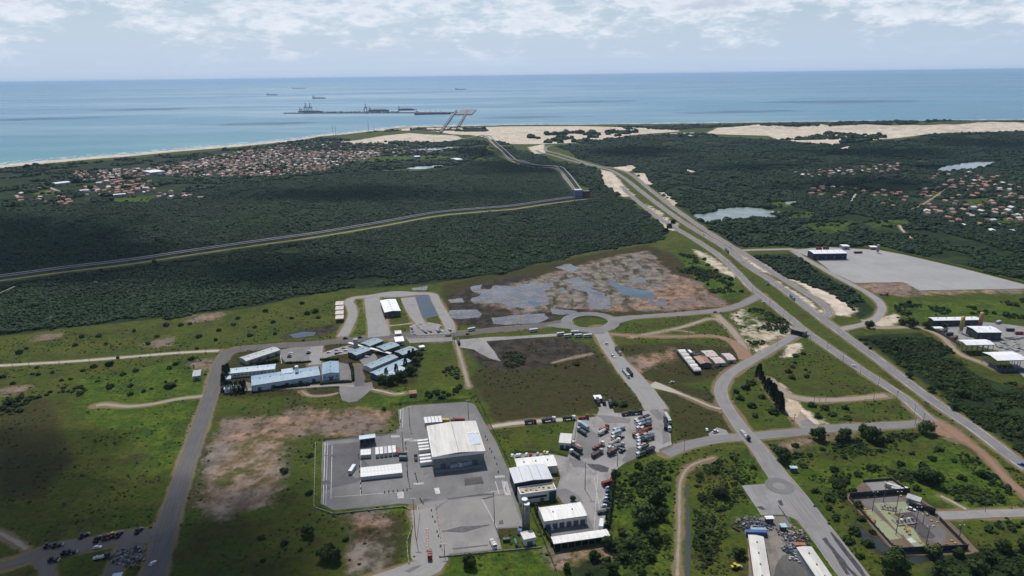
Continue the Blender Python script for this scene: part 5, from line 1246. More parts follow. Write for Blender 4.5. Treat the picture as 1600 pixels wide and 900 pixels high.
# containers and reefers on the yard
def container(p, ang, c, label, L=12.2, group=None, h=2.75, lift=.0):
    q = flat([p], 1.6)[0]
    r = empty('container', (q[0], q[1], .05+lift), R(ang), label, 'container', group)
    key = 'body/cont%g' % L
    def f():
        mb = MB().box((0,0,h/2+.12), (L,2.44,h)); 
        for k in range(int(L/.8)):
            x = -L/2+.4+k*.8
            for s in (-1, 1): mb.box((x, s*1.235, h/2+.12), (.3,.05,h-.3))
        return mb
    link('body', shared(key, f, car_paint(PC[c] if isinstance(c, str) else c, .5)), r)
    for s in (-1, 1):
        link('corner_frame', shared('corner_frame', lambda: MB().box((0,0,h/2+.12), (.14,2.5,h+.06)), car_paint(PC['grey'])), r, (s*L/2,0,0))
    link('door', shared('door/cont', lambda: MB().box((0,0,h/2+.12), (.06,2.2,h-.2)), car_paint(PC['silver'])), r, (-L/2-.08,0,0))
    return r
GW = 'white containers on the terminal yard'
YA = math.degrees(fit([(665,664.5),(741,659),(760.5,705),(677,714)], 11)[1])+90
for k in range(12): container((566.3+k*5.35, 740.2-k*.57), YA, 'white', 'white container in the longest row, %s from its far western end' % ORD[k], 12.2, GW)
for k in range(5): container((589.4+k*6.6, 706.6-k*.75), YA, 'white' if k not in (2,) else 'silver', 'container in the row of five behind the long row, %s from the west' % ORD[k], 10, GW)
for k in range(3): container((566.3+k*5.3, 709-k*.4), YA, 'white', 'white container in the short row of three, %s from the west' % ORD[k], 8, GW)
for k in range(5): container((665.5+k*5.6, 658.4-k*.45), YA, 'white', 'white container behind the cream warehouse, %s from the west' % ORD[k], 10, GW)
container((696,657), -4, 'yellow', 'yellow container behind the cream warehouse', 6.1); container((707.5,656.3), -3, 'orange', 'orange container at the end of the red one', 3.0); container((717,655.8), -3, 'red', 'red container behind the cream warehouse', 9.5)
for k, (x, y) in enumerate(((662,689.6),(662.8,694.3),(663.8,699.2),(664.6,703.6),(665.6,712.8),(666.6,718),(667.3,723))): container((x, y), YA-90, 'white', 'white trailer box docked at the warehouse side, %s from the back' % ORD[k], 9.6, 'trailers docked at the warehouse side')
container((621.5,705), YA, 'red', 'red container ending the row of five', 7)
container((629.6,708.6), -4, 'brown', 'dark red-brown container beside the mast', 5.6); container((630.3,715), -4, 'teal', 'grey-blue container in front of the red-brown one', 5.6)
container((649.6,732.5-18), YA, 'rust', 'small rusty skid between the docks and the mast', 4, h=1.2); container((550.2,733), 82, 'white', 'lone white trailer box at the open western end of the yard', 9)
container((1181,832.5), -3, 'blue', 'dark blue container across the end of the long cream shed', 12.2); container((1185,829), -4, 'lightblue', 'pale blue container stacked among scrap behind the dark blue one', 9)
container((1250,852.5), -2, 'orange', 'rusty orange container at the end of the cream shed', 6); container((1340.5,394.2), 0, 'dark', 'dark container on the gravel platform beside the hangar', 12.2); container((1395,760), -38, 'cream', 'pale container on the upper gas pad', 9)
container((812,835.5-7), 70, 'blue', 'blue tank skid beside the water towers', 4, h=1.8); container((1264,882), 4, 'lightblue', 'small light blue skid beside the cream shed', 5, h=.9)
container((1399.5,765), -25, 'silver', 'silver cabin on the upper gas pad', 5)
# green field tank and dark dumper on the lawn
q = G([(806,850)])[0]; r = empty('storage_tank', (*q, 0), R(100), 'small green horizontal tank on the lawn by the pump house', 'tank')
MB().bar((-3,0,1.2), (3,0,1.2), .85, 12).build('shell', paint('tank_green', (.06,.17,.12), .5, .15, 2), r, True)
for x in (-1.8, 1.8): MB().box((x,0,.4), (.4,1.4,.8)).build('saddle', CONC, r)
q = G([(791,845)])[0]; r = empty('skip', (*q, 0), R(10), 'dark steel skip on the lawn by the pale yard', 'skip'); f_hopper(4.4)().build('bin', car_paint(PC['green']), r); r.location.z = -1.0
# wheel loaders and tractors in the shade
def loader(p, ang, c, label, cat='tractor'):
    q = flat([p], 1.0)[0]; r = empty('tractor', (q[0], q[1], .1), R(ang), label, cat)
    def f():
        mb = MB(); mb.prism([(-.9,.9),(.9,.9),(.9,1.8),(-.9,1.8)], -.6, 2.3); mb.box((-1.7,0,1.2), (2.0,1.8,1.0)); return mb
    link('body', shared('body/tractor', f, car_paint(PC[c])), r)
    link('cab', shared('cab/tractor', lambda: MB().box((0,0,2.3), (1.5,1.6,1.3), taper=.85), WSC), r, (-.7,0,0))
    link('bucket', shared('bucket', lambda: MB().prism([(-1.3,.2),(1.3,.2),(1.3,1.1),(-1.3,1.1)], -.5, .5), car_paint(PC['grey'])), r, (3.2,0,0))
    link('cab_roof', shared('cab_roof/tr', lambda: MB().box((0,0,3.02), (1.7,1.8,.14)), car_paint(PC[c])), r, (-.7,0,0))
    wheels(r, [1.5, -1.6], 1.05, .8, .55); return r
for p, a, c, lab in [((88.6,852),20,'dark','dark wheel loader topped by pale cabs, largest of the shaded group'), ((76,852.5),30,'dark','dark tractor at the western end of the shaded track'), ((103,864),10,'black','black tractor first of two on the low side of the track'),
 ((111,863),15,'black','black tractor second of two on the low side of the track'), ((82.7,875),5,'black','black tractor alone near the lower end of the track'), ((130,837),50,'dark','dark tractor alone on the shaded grass'), ((151.5,843),90,'black','black tractor on the track, west of the yellow one'),
 ((165,839.5),90,'dark','dark tractor first in the row with the yellow one'), ((172,838),90,'rust','brown tractor beside the yellow one'), ((178.5,835.5),60,'yellow','yellow tractor in the shaded row'), ((185,835.5),90,'dark','dark tractor east of the yellow one'), ((216,829.5),80,'dark','dark tractor nearest the dark road'),
 ((1149.5,885.5),10,'yellow','yellow wheel loader in the scrub beside the cream shed'), ((969,683+.5),40,'grey','grey wheel loader in the open yard beside the middle row'), ((971.5,704),40,'grey','grey wheel loader at the lower end of the middle row'), ((793,672+30),0,'dark','dark tractor') if False else ((1430,790),120,'black','dark machine inside the gas station by the black tank')]: loader(p, a, c, lab)
# ---------------------------------------------------------------- masts, poles, walls, station, conveyors, port
DARKSTEEL = paint('mast_steel', (.10,.10,.105), .6, .15, 2); WOODP = paint('pole_concrete', (.20,.185,.17), .9, .15, 2)
def mast(b, hh, label, heads=4, group='floodlight masts'):
    q = G([b])[0]; r = empty('light_mast', (*q, float(height(q[None])[0])), 0, label, 'light mast', group)
    MB().bar((0,0,0), (0,0,hh), .26, 7, .14).build('pole', DARKSTEEL, r)
    h = MB().box((0,0,hh), (3.2,.2,.18)).build('crossarm', DARKSTEEL, r)
    for k in range(heads): MB().box((-1.35+2.7*k/max(1,heads-1),-.2,hh+.15), (.5,.35,.4)).build('floodlight', TRIM, h)
    return r
for b, hh, lab in [((640.5,667),17,'floodlight mast at the back corner of the terminal yard'),((732,654),16,'floodlight mast behind the cream warehouse'),((630,704.5),16,'floodlight mast beside the row of five containers'),((637.5,747),20,'tall floodlight mast at the end of the longest container row'),
   ((649,836),25,'floodlight mast on the green verge by the gate lanes'),((772.5,818),22,'floodlight mast at the edge of the pale lower yard'),((694.6,868),8,'short mast at the lower yard wall'),((914,765),21,'tall floodlight mast on its own in the grey lower yard'),
   ((964.6,728),9,'short mast at the mouth of the truck yard'),((710,536),14,'mast by the paved verge next to the pavilions'),((631,824),0,'')]:
    if hh: mast(b, hh, lab)
z6 = lambda x, y: (1300+x/6.667, 740+y/6.667)
for k, (b, hh) in enumerate([(z6(418,395),14),(z6(535,297),15),(z6(662,415),15.5),(z6(665,635),17.5),(z6(862,592),16),(z6(945,525),7),(z6(972,782),15),(z6(1325,672),9)]):
    mast(b, hh, ['slim mast at the top west corner of the green gravel','slim mast on the back edge of the green gravel','slim mast at the corner of the black asphalt','slim mast at the low end of the brown strip','slim mast in the middle of the black asphalt','short mast beside the station gate','slim mast at the front wall of the gas station','slim mast outside the eastern station wall'][k], 2, 'masts of the gas station')
# concrete utility poles
pole_me = [MB().bar((0,0,0), (0,0,9.5), .17, 6, .11).mesh('pole', WOODP), MB().box((0,0,9.1), (2.0,.14,.14)).mesh('crossarm', WOODP), MB().box((.35,0,8.3), (.5,.5,.9)).mesh('transformer', STEEL)]
def upole(q, rz, label, group, tr=False):
    r = empty('utility_pole', (*q, float(height(np.array(q)[None])[0])), rz, label, 'utility pole', group)
    link('pole', pole_me[0], r); link('crossarm', pole_me[1], r)
    if tr: link('transformer', pole_me[2], r)
POLES = [
 ('along the old highway lane', [(1090,372),(1118,390),(1152,420),(1175.5,457.5),(1196,475.5),(1202,480.5),(1224,496.8),(1233,507.5),(1266,531),(1292,548),(1317,566),(1344,585),(1372,604),(1400,627),(1428,650)]),
 ('along the pale dirt track', [(20,574),(46,572.5),(93,569.5),(140,566),(186,562),(235,557.5),(280,553.5),(322,551.5)]),
 ('along the dark road', [(450,539),(402,544),(500,535),(377,546)]),
 ('across the brown field', [(929,562),(947,577),(957,626),(963,604),(1039,520),(1075,530),(1139,545),(1182,541),(1261,538)]),
 ('along the curved pale road', [(1069,705),(1240,664),(1214,541),(1350,640),(1365,625),(1348,665),(1272,628),(1280,628)]),
 ('in the scrub by the highway', [(1539,800),(1485,640),(1442,663),(1429,667),(1430,515),(1478,520),(1290,627)]),
 ('along the conveyor road', [(505,374),(600,358),(690,342),(300,402),(200,417),(100,430)]),
]
for where, lst in POLES:
    for k, b in enumerate(lst): upole(G([b])[0], random.uniform(-.4,.4), 'grey utility pole %s, one of a line of like poles' % where, 'utility poles '+where, k % 4 == 1)
# walls and fences
def wall_line(px, h, th, mat, label, name='boundary_wall', cat='wall', posts=None, pitch=4.0, post_mat=None, base=.0):
    W = G(px); c = W.mean(0); r = empty(name, (c[0], c[1], base), 0, label, cat)
    mb = MB()
    for a, b in zip(W[:-1]-c, W[1:]-c):
        v = b-a; L = np.linalg.norm(v); mb.box(((a[0]+b[0])/2, (a[1]+b[1])/2, h/2), (L+th*.9, th, h), math.atan2(v[1], v[0]))
    mb.build('panel', mat, r)
    if posts:
        L = np.concatenate([[0], np.cumsum(np.linalg.norm(np.diff(W, axis=0), axis=1))]); n = int(min(90, max(2, L[-1]/pitch)))
        pm = MB().box((0,0,posts/2), (max(.12,th*1.1),)*2+(posts,)).mesh('post', post_mat or WOODP)
        for s in np.linspace(0, L[-1], n): link('post', pm, r, (np.interp(s, L, W[:,0])-c[0], np.interp(s, L, W[:,1])-c[1], 0))
    return r
def fence_mat(name, c, a):
    t = NT(name); p = t.obj(); b = t.n('ShaderNodeBsdfDiffuse'); b.inputs[0].default_value = (*c, 1)
    tr = t.n('ShaderNodeBsdfTransparent'); mx = t.n('ShaderNodeMixShader'); mx.inputs[0].default_value = a
    t.put(mx.inputs[1], tr.outputs[0]); t.put(mx.inputs[2], b.outputs[0]); t.t.links.new(mx.outputs[0], t.out.inputs[0]); return t.m
WIRE = fence_mat('wire_mesh', (.05,.055,.05), .28); KERBC = paint('low_wall', (.22,.205,.18), .9, .2, 3); BLKW = paint('station_wall', (.045,.045,.05), .85, .2, 3)
wall_line([(493,692),(490.5,793),(521,803.5),(631,792),(641.5,797.5),(643,812),(645,822),(636,846),(637,866),(639,881)], .7, .5, KERBC, 'low concrete perimeter wall winding round the terminal yard lawn', posts=1.0, post_mat=KERBC)
wall_line([(612,640),(619,676),(600,680),(560,684),(505,689)], 1.6, .12, WIRE, 'wire fence along the back of the terminal yard', 'wire_fence', 'fence', 2.0)
wall_line([(609,634),(660,629),(732,626),(744,619),(768,668),(795,725),(806,752),(829,800),(848,842),(870,896)], 2.2, .14, WIRE, 'long dark wire fence between the terminal yard and the grass', 'wire_fence', 'fence', 2.5)
wall_line([(687,871),(760,864),(846,856)], .8, .4, KERBC, 'low tan wall along the front of the pale lower yard', posts=1.2, post_mat=KERBC)
wall_line([(1049,655),(1050,697),(1030,705)], 1.6, .12, WIRE, 'wire fence at the eastern edge of the truck yard', 'wire_fence', 'fence', 2.0)
wall_line([(800,708),(862,706.5),(886,714),(898,686),(901,656)], 1.4, .14, WIRE, 'wire fence between the cream store lawn and the yards', 'wire_fence', 'fence', 1.8)
wall_line([(1328,777.5),(1420,770)], 3.6, .4, BLKW, 'black back wall of the gas station', posts=3.7, post_mat=BLKW)
wall_line([(1402,863.5),(1511,858.5)], 3.4, .4, BLKW, 'black front wall of the gas station', posts=3.5, post_mat=BLKW)
wall_line([(1327,779),(1402,862.5)], 1.6, .3, BLKW, 'low black western wall of the gas station', posts=2.2, post_mat=BLKW)
wall_line([(1421,770.5),(1462,808)], 2.0, .2, WIRE, 'upper eastern fence of the gas station', 'wire_fence', 'fence', 2.4); wall_line([(1468,813),(1511,857)], 2.4, .3, BLKW, 'lower eastern wall of the gas station', posts=2.6, post_mat=BLKW)
wall_line([(1349,753),(1393,750),(1418,767)], 1.6, .3, BLKW, 'dark wall round the upper gas pad', posts=1.8, post_mat=BLKW)
wall_line([(1452,513),(1490,534),(1500,541)], 2.2, .3, WALL['dark'], 'dark boundary wall along the precast yard track', posts=2.3)
wall_line([(1537,562),(1558,581),(1608,580)], 3.0, .3, WALL['blue'], 'blue-grey corner wall of the precast yard', posts=3.1)
wall_line([(1237,388),(1300,385),(1376,389.5),(1412,396.5),(1452,405.5),(1500,417),(1600,443)], 1.6, .12, WIRE, 'wire fence behind the gravel platform', 'wire_fence', 'fence', 2.0)
wall_line([(343,617),(400,613),(470,609),(530,605)], 1.5, .12, WIRE, 'wire fence before the blue workshops', 'wire_fence', 'fence', 1.8)
wall_line([(437,546),(440,569)], .5, .4, TRIM, 'short white kerb wall at the side of the parking lot', 'boundary_wall', 'wall', .7)
# station pipework and plant
YEL = paint('pipe_yellow', (.40,.30,.09), .5, .15, 2); ORA = paint('pipe_orange', (.50,.20,.06), .5, .15, 2)
def piping(px, label, m=YEL, n=2):
    W = G(px); c = W.mean(0); r = empty('pipework', (c[0], c[1], .08), 0, label, 'pipework')
    for k in range(n):
        mb = MB()
        for a, b in zip(W[:-1]-c, W[1:]-c): mb.bar((a[0]+.8*k, a[1], .8), (b[0]+.8*k, b[1], .8), .18, 6)
        mb.build('pipe', m, r)
    for a in W-c: MB().box((a[0]+.4, a[1], .4), (1.8, .35, .8)).build('support', CONC, r)
piping([z6(335,400),z6(380,450),z6(430,520)],'yellow pipe along the western wall of the gas station'); piping([z6(395,470),z6(412,490),z6(432,500)],'short orange valve group at the western station wall',ORA,3)
piping([z6(590,415),z6(680,480),z6(770,560),z6(800,640)],'long yellow pipe crossing the green gravel'); piping([z6(1020,758),z6(1100,752),z6(1180,748)],'yellow pipe rack along the front station wall',YEL,4); piping([z6(690,470),z6(720,440)],'short orange pipe beside the black asphalt',ORA,2)
piping([z6(755,580),z6(775,610)],'yellow valve group below the black asphalt',YEL,4); piping([z6(870,320),z6(880,360),z6(850,345)],'orange pipes by the dark machine',ORA,3); piping([z6(960,400),z6(985,440)],'yellow pipes by the long black tank')
q = G([z6(755,505)])[0]; r = empty('pump_skid', (*q, .09), R(10), 'cluster of pale pumps on the green pad in the black asphalt', 'pump skid')
MB().box((0,0,.3), (13,6,.5)).build('base', CONC, r)
for k in range(5): MB().bar((-5+2.5*k,0,.5), (-5+2.5*k,0,2.4), .7, 9).build('pump', TRIM if k % 2 else STEEL, r)
q = G([z6(590,365)])[0]; r = empty('pump_skid', (*q, .09), R(-20), 'reddish valve cluster on the back part of the green gravel', 'pump skid')
MB().box((0,0,.25), (9,5,.4)).build('base', CONC, r)
for k in range(6): MB().bar((-3.6+1.45*k,(k % 2)*1.6-.8,.4), (-3.6+1.45*k,(k % 2)*1.6-.8,1.7), .42, 8).build('valve', ORA if k % 3 == 0 else STEEL, r)
q = G([z6(935,375)])[0]; r = empty('storage_tank', (*q, .06), R(-42), 'long black horizontal tank at the back of the gas station', 'tank')
MB().bar((-7,0,2), (7,0,2), 1.8, 14).build('shell', paint('tank_black', (.02,.022,.026), .4, .2, 3), r, True)
for x in (-4, 4): MB().box((x,0,.6), (.7,3,1.2)).build('saddle', CONC, r)
q = G([z6(845,300)])[0]; r = empty('hut', (*q, .06), R(-40), 'grey control hut in the back corner of the gas station', 'hut'); walls(7,5,3.2).build('wall', WALL['grey'], r); gable(7,5,3.22,.4).build('roof', ROOF['zinc'], r); openings(r,7,5,3.2,'near',1,2)
for k, (x, y) in enumerate([(375,250),(455,243),(718,233),(345,372),(1030,492),(1095,508),(1055,548),(1245,700),(1282,728),(1205,745),(920,720)]):
    q = G([z6(x, y)])[0]; r = empty('hatch', (*q, .05), R(8), 'small yellow ground hatch in the gas station, one of several alike', 'hatch', 'yellow ground hatches')
    MB().box((0,0,.2), (1.7,1.2,.3)).build('base', CONC, r); MB().box((0,0,.42), (1.5,1.0,.12)).build('cover', YEL, r)
# silos
def silo(b, hh, rad, c, label):
    q = G([b])[0]; z = float(height(q[None])[0]); r = empty('silo', (*q, z), 0, label, 'silo')
    MB().bar((0,0,hh*.28), (0,0,hh), rad, 14).build('shell', c, r, True); MB().bar((0,0,hh*.12), (0,0,hh*.28), rad*.25, 12, rad).build('cone', c, r, True); MB().bar((0,0,hh), (0,0,hh*1.04), rad*.9, 12, rad*.3).build('cap', YEL, r)
    for k in range(4): a = k*math.pi/2+.6; MB().bar((math.cos(a)*rad*.85, math.sin(a)*rad*.85, 0), (math.cos(a)*rad*.85, math.sin(a)*rad*.85, hh*.32), .2, 5).build('leg', STEEL, r)
silo((1500.5,520.5), 18, 1.9, YEL, 'yellow silo between the workshop and the batching hall'); silo((1529.5,517), 20, 2.0, paint('silo_brown', (.30,.15,.08), .6, .15, 3), 'brown silo with a yellow top, piercing the batching hall roof'); silo((1371,395.5), 13, 1.8, paint('silo_grey', (.26,.27,.28), .6, .12, 3), 'grey silo on the gravel platform')
# stacks of precast beams
BEAM = paint('precast_beam', (.38,.37,.35), .9, .15, 3)
for k in range(16):
    px = (1558+random.uniform(0,48), 526+random.uniform(0,20)); q = G([px])[0]
    r = empty('beam_stack', (*q, 0), R(random.choice([8,98,10])), 'pile of grey precast beams in the yard between the canopies, one of many alike', 'beam stack', 'precast beam piles')
    L = random.uniform(8,16)
    for j in range(3): MB().box((0,(j-1)*1.5,.8), (L,1.0,1.4)).build('beam', BEAM, r)
for k, (px, lab) in enumerate([((1476,516.5),'dark tipper heap machine by the gate of the precast yard'),((1483,521.5),'dark aggregate bin beside the gate shelter'),((1492,527),'rusty aggregate bin beside the middle canopy'),((1560,503),'pale site cabin at the back of the precast yard'),((1578,515),'dark lorry bed in the precast yard'),((1592,520),'red and white lorry bed in the precast yard')]):
    container(px, random.uniform(-20,40), ['dark','dark','rust','silver','dark','red'][k], lab, 8)
# scrap heaps
def heap(px, rad, n, label, cols):
    n = int(n*1.7); cols = [{'white':'silver','blue':'grey','lightblue':'greygreen'}.get(c, c) if k else c for k, c in enumerate(cols)]
    q = G([px])[0]; r = empty('scrap_heap', (*q, 0), 0, label, 'scrap heap')
    for ci, c in enumerate(cols):
        mb = MB()
        for k in range(n):
            a = random.uniform(0,6.28); d = rad*math.sqrt(random.random()); s = random.uniform(.3,1.15)
            mb.box((math.cos(a)*d, math.sin(a)*d*.8, random.uniform(.1,.8)), (s*random.uniform(.5,2.6), s, s*.6), random.uniform(0,3))
        o = mb.build('scrap', car_paint(tuple(x*.5 for x in PC[c]), .8), r); tag(o, kind='stuff')
for px, rad, n, lab, cols in [((1173,818),9,26,'dark scrap heap above the dark blue container',['dark','blue','white']),((1187,822),8,24,'mixed scrap heap with blue and white pieces',['blue','silver','black']),((1235,833),8,24,'pale scrap heap beside the zinc roofed hut',['cream','silver','brown']),((1243,843),8,24,'dark scrap heap above the rusty container',['dark','brown','white']),
   ((1238,860),6,22,'scrap pile with blue and white pieces by the cream shed',['blue','white','dark']),((1158,823),6,14,'scattered dark scrap at the yard edge',['dark','brown']),((1246,873),5,14,'scattered pale scrap along the cream shed',['white','brown']),((199,868),9,26,'grey scrap heap in the shaded yard',['silver','grey','dark']),((208,878),6,16,'brown scrap heap in the shaded yard',['brown','silver']),((1086,553),5,18,'blue-grey scrap heap by the rust-red barn',['blue','grey','lightblue'])]: heap(px, rad, n, lab, cols)
# white shelter with slabs near the truck yard
canopy([(927,618),(938,617),(941,622.5),(929,624)], 3.4, 'small white shelter on the tongue of the truck yard', 'bright', .3, nx=2)
# red and white lane barriers at the gate
BAR = paint('barrier_orange', (.55,.17,.10), .7, .15, 1)
for k in range(16):
    q = G([(667.5+(k % 3)*.3, 828+k*2.2)])[0]; r = empty('barrier', (*q, .12), R(80), 'orange and white lane barrier between the gate lanes, one of a line', 'barrier', 'gate lane barriers')
    MB().box((0,0,.45), (1.6,.5,.9), taper=.7).build('body', BAR if k % 2 else TRIM, r); MB().box((0,0,.06), (1.8,.8,.12)).build('base', BAR, r)
for s in ((656,805,651,846),(681,790,691,860)):
    for k in range(12):
        q = G([(s[0]+(s[2]-s[0])*k/11, s[1]+(s[3]-s[1])*k/11)])[0]; r = empty('bollard', (*q, .1), 0, 'red bollard along the gate lanes, one of a line', 'bollard', 'gate lane bollards')
        MB().bar((0,0,0), (0,0,1.1), .16, 7).build('post', BAR, r); MB().bar((0,0,.7), (0,0,.9), .18, 7).build('band', TRIM, r)

for a, b, n in (((634,690),(637,750),7),((560,706),(565,775),8),((648,738),(653,757),4),((672,790),(690,858),6),((757,676),(781,742),7),((627,655),(624,668),3),((655,778),(662,790),3),((598,770),(640,766),6)):
    for k in range(n):
        q = G([(a[0]+(b[0]-a[0])*(k+random.uniform(.2,.8))/n, a[1]+(b[1]-a[1])*(k+random.uniform(.2,.8))/n)])[0]
        r = empty('bollard', (*q, .04), 0, 'short dark post on the terminal yard, one of many alike', 'bollard', 'dark posts of the terminal yard')
        MB().bar((0,0,0), (0,0,1.3), .3, 7).build('post', CHAS, r); MB().box((0,0,.12), (1.0,1.0,.24)).build('base', CONC, r)
# conveyors: covered galleries on trestles
GAL = paint('gallery_roof', (.24,.25,.29), .5, .12, 9); GALW = paint('gallery_side', (.09,.092,.105), .7, .15, 6)
def conveyor(px, label, w=3.6, z0=2.2, hh=2.2, off=0.0, step=14):
    W = G(px); L = smooth_line(np.column_stack([W, np.zeros(len(W))]), step)[:,:2]
    d = np.gradient(L, axis=0); d /= np.linalg.norm(d, axis=1)[:,None]; nrm = np.column_stack([-d[:,1], d[:,0]]); L = L+nrm*off
    z = height(L); c = L.mean(0); r = empty('conveyor', (c[0], c[1], 0), 0, label, 'conveyor')
    for nm, m, prof in (('gallery', GALW, [(-w/2,z0),(w/2,z0),(w/2,z0+hh*.8),(-w/2,z0+hh*.8)]), ('roof', GAL, [(-w/2-.15,z0+hh*.8),(w/2+.15,z0+hh*.8),(w*.3,z0+hh),(-w*.3,z0+hh)])):
        n = len(prof); vs = [(*(L[i]-c+nrm[i]*o), z[i]+h) for i in range(len(L)) for o, h in prof]
        MB().add(vs, [(n*i+k, n*i+(k+1) % n, n*(i+1)+(k+1) % n, n*(i+1)+k) for i in range(len(L)-1) for k in range(n)]).build(nm, m, r)
    idx = np.linspace(0, len(L)-1, min(90, max(4, int(len(L)*step/40)))).astype(int)
    tm = MB().box((0,0,z0/2), (.5,w*.8,z0)).mesh('trestle', STEEL)
    for i in idx: link('trestle', tm, r, (*(L[i]-c), z[i]), math.atan2(d[i][1], d[i][0]))
CV = [(-120,447.5),(0,435),(100,421.5),(200,409.5),(300,394.5),(400,380),(500,366),(600,349),(680,334.6),(740,328.8),(800,323.8),(850,316.5),(897,310)]
conveyor(CV, 'long grey conveyor gallery across the forest, on the road side', 2.2, 1.6, 1.9, off=-3); conveyor(CV, 'long grey conveyor gallery across the forest, behind the first', 2.2, 1.8, 1.9, off=7)
CV2 = [(745,214),(757,212.5),(770,226),(795,248.5),(806,251),(832,258.5),(866,261),(876,268),(887,281),(900,299)]
conveyor(CV2, 'pale conveyor gallery curving from the tower to the coast', 2.6, 1.4, 2.0, 0); conveyor([(x+9, y+.6) for x, y in CV2], 'pale conveyor gallery beside the first, ending at the dark red tower', 2.6, 1.4, 2.0, 0)

# port: trestles, quay, cranes, ships
PORTC = paint('quay_concrete', (.20,.20,.21), .9, .15, 20); HULL = paint('hull_dark', (.10,.115,.145), .6, .15, 20); HULLR = paint('hull_red', (.16,.10,.10), .6, .15, 20); CRANE = paint('crane_blue', (.10,.13,.20), .6, .1, 10)
def trestle(a, b, w, label, z=8):
    A, B = flat([a, b], z); L = np.linalg.norm(B-A); r = empty('trestle_bridge', (*((A+B)/2), 0), math.atan2(*(B-A)[::-1]), label, 'bridge')
    MB().box((0,0,z), (L,w,1.6)).build('deck', PORTC, r); MB().box((0,w*.3,z+2.2), (L,3,2.4)).build('pipe_rack', GALW, r)
    pm = MB().box((0,0,z/2-1), (2,w*.8,z+2)).mesh('pier', PORTC)
    for k in range(20): link('pier', pm, r, (-L/2+20+k*(L-40)/19,0,0))
trestle((688,206),(713.5,171.5),11,'nearer trestle bridge running out to the port'); trestle((716,197),(731,172),11,'farther trestle bridge running out to the port')
def quay(a, b, w, label, name='quay'):
    A, B = flat([a, b], 6); L = np.linalg.norm(B-A); r = empty(name, (*((A+B)/2), 0), math.atan2(*(B-A)[::-1]), label, 'quay')
    MB().box((0,0,2), (L,w,9)).build('deck', PORTC, r)
    return r, L
r, L = quay((446,176),(716,175),60,'long low quay line of the offshore port')
for k in range(34): MB().box((-L*.40+k*L*.017, random.uniform(-18,18), 8.5+random.uniform(0,2)), (L*.013, 14, random.uniform(3,9))).build('stack', car_paint(PC[random.choice(['red','blue','grey','rust','teal','brown'])], .6), r)
quay((724,178.5),(733,171),120,'square breakwater platform at the end of the trestle bridge')
def sts(px, label, hh=60):
    q = flat([px], 6)[0]; r = empty('harbour_crane', (*q, 6), R(90), label, 'crane')
    for sx in (-12, 12):
        for sy in (-10, 10): MB().bar((sx, sy, 0), (sx*.9, sy, hh*.62), 1.6, 5).build('leg', CRANE, r)
    MB().box((0,0,hh*.63), (26,24,3)).build('portal', CRANE, r); MB().box((20,0,hh*.66), (90,4,3.5)).build('boom', CRANE, r)
    MB().bar((-8,0,hh*.63), (0,0,hh*1.25), 1.4, 5).build('apex_leg', CRANE, r); MB().bar((8,0,hh*.63), (0,0,hh*1.25), 1.4, 5).build('apex_leg', CRANE, r); MB().bar((0,0,hh*1.25), (60,0,hh*.68), .8, 4).build('stay', CRANE, r); MB().box((-8,0,hh*.74), (14,8,6)).build('machine_house', CRANE, r)
sts((478,176),'container crane, western of the twin cranes on the quay'); sts((485,176),'container crane, eastern of the twin cranes on the quay'); sts((571.5,176),'lone harbour crane midway along the quay',54)
def ship(a, b, label, hull, house=.12, beam=32, hh=10, cargo=True, cat='ship'):
    A, B = flat([a, b], 2); L = np.linalg.norm(B-A); r = empty('cargo_ship', (*((A+B)/2), 0), math.atan2(*(B-A)[::-1]), label, cat)
    mb = MB(); pr = [(-.5,.9),(-.48,1),(.36,1),(.46,.6),(.5,.05)]
    pts = [(x*L, y*beam/2) for x, y in pr]+[(x*L, -y*beam/2) for x, y in pr[::-1]]; n = len(pts)
    mb.add([(x*.98, y*.92, -1) for x, y in pts]+[(x, y, hh) for x, y in pts], [(k, (k+1) % n, n+(k+1) % n, n+k) for k in range(n)]+[tuple(range(n-1,-1,-1)), tuple(range(n,2*n))]); mb.build('hull', hull, r)
    MB().box((-L*.42,0,hh+10), (L*house,beam*.8,15)).build('deckhouse', TRIM, r); MB().box((-L*.44,0,hh+23), (L*.03,6,8)).build('funnel', hull, r)
    if cargo:
        for k in range(5): MB().box((-L*.27+k*L*.14,0,hh+1.5), (L*.10,beam*.7,3)).build('hatch', HULLR, r)
        for k in range(4): MB().bar((-L*.20+k*L*.14,0,hh), (-L*.20+k*L*.14,0,hh+17), 1.2, 6).build('derrick', STEEL, r)
    return r
ship((446.5,175.5),(468,177.2),'low barge at the western end of the quay',HULL,.1,20,5,False,'barge') if False else None
ship((467,175.4),(505,175.2),'dark container ship moored below the twin cranes',HULL,.08,34,11,True); ship((576,173.9),(608,173.5),'grey bulk ship moored midway along the quay',HULL,.1,30,13); ship((622,172.3),(648,172),'grey ship moored beyond the bulk ship',HULL,.1,28,12)
ship((647,179),(705,177.8),'long bulk ship moored beside the trestle bridges',HULLR,.08,36,12)
ship((457,138.6),(477,138.2),'cargo ship anchored farthest out on the western sea',HULL,.1,34,11); ship((417,148.6),(434,148.6),'cargo ship anchored westernmost',HULL,.1,32,10); ship((488.5,153.8),(509,153.7),'cargo ship anchored just beyond the quay cranes',HULL,.1,34,11); ship((711.5,140),(729,139.5),'cargo ship anchored alone on the eastern sea',HULL,.1,34,11)
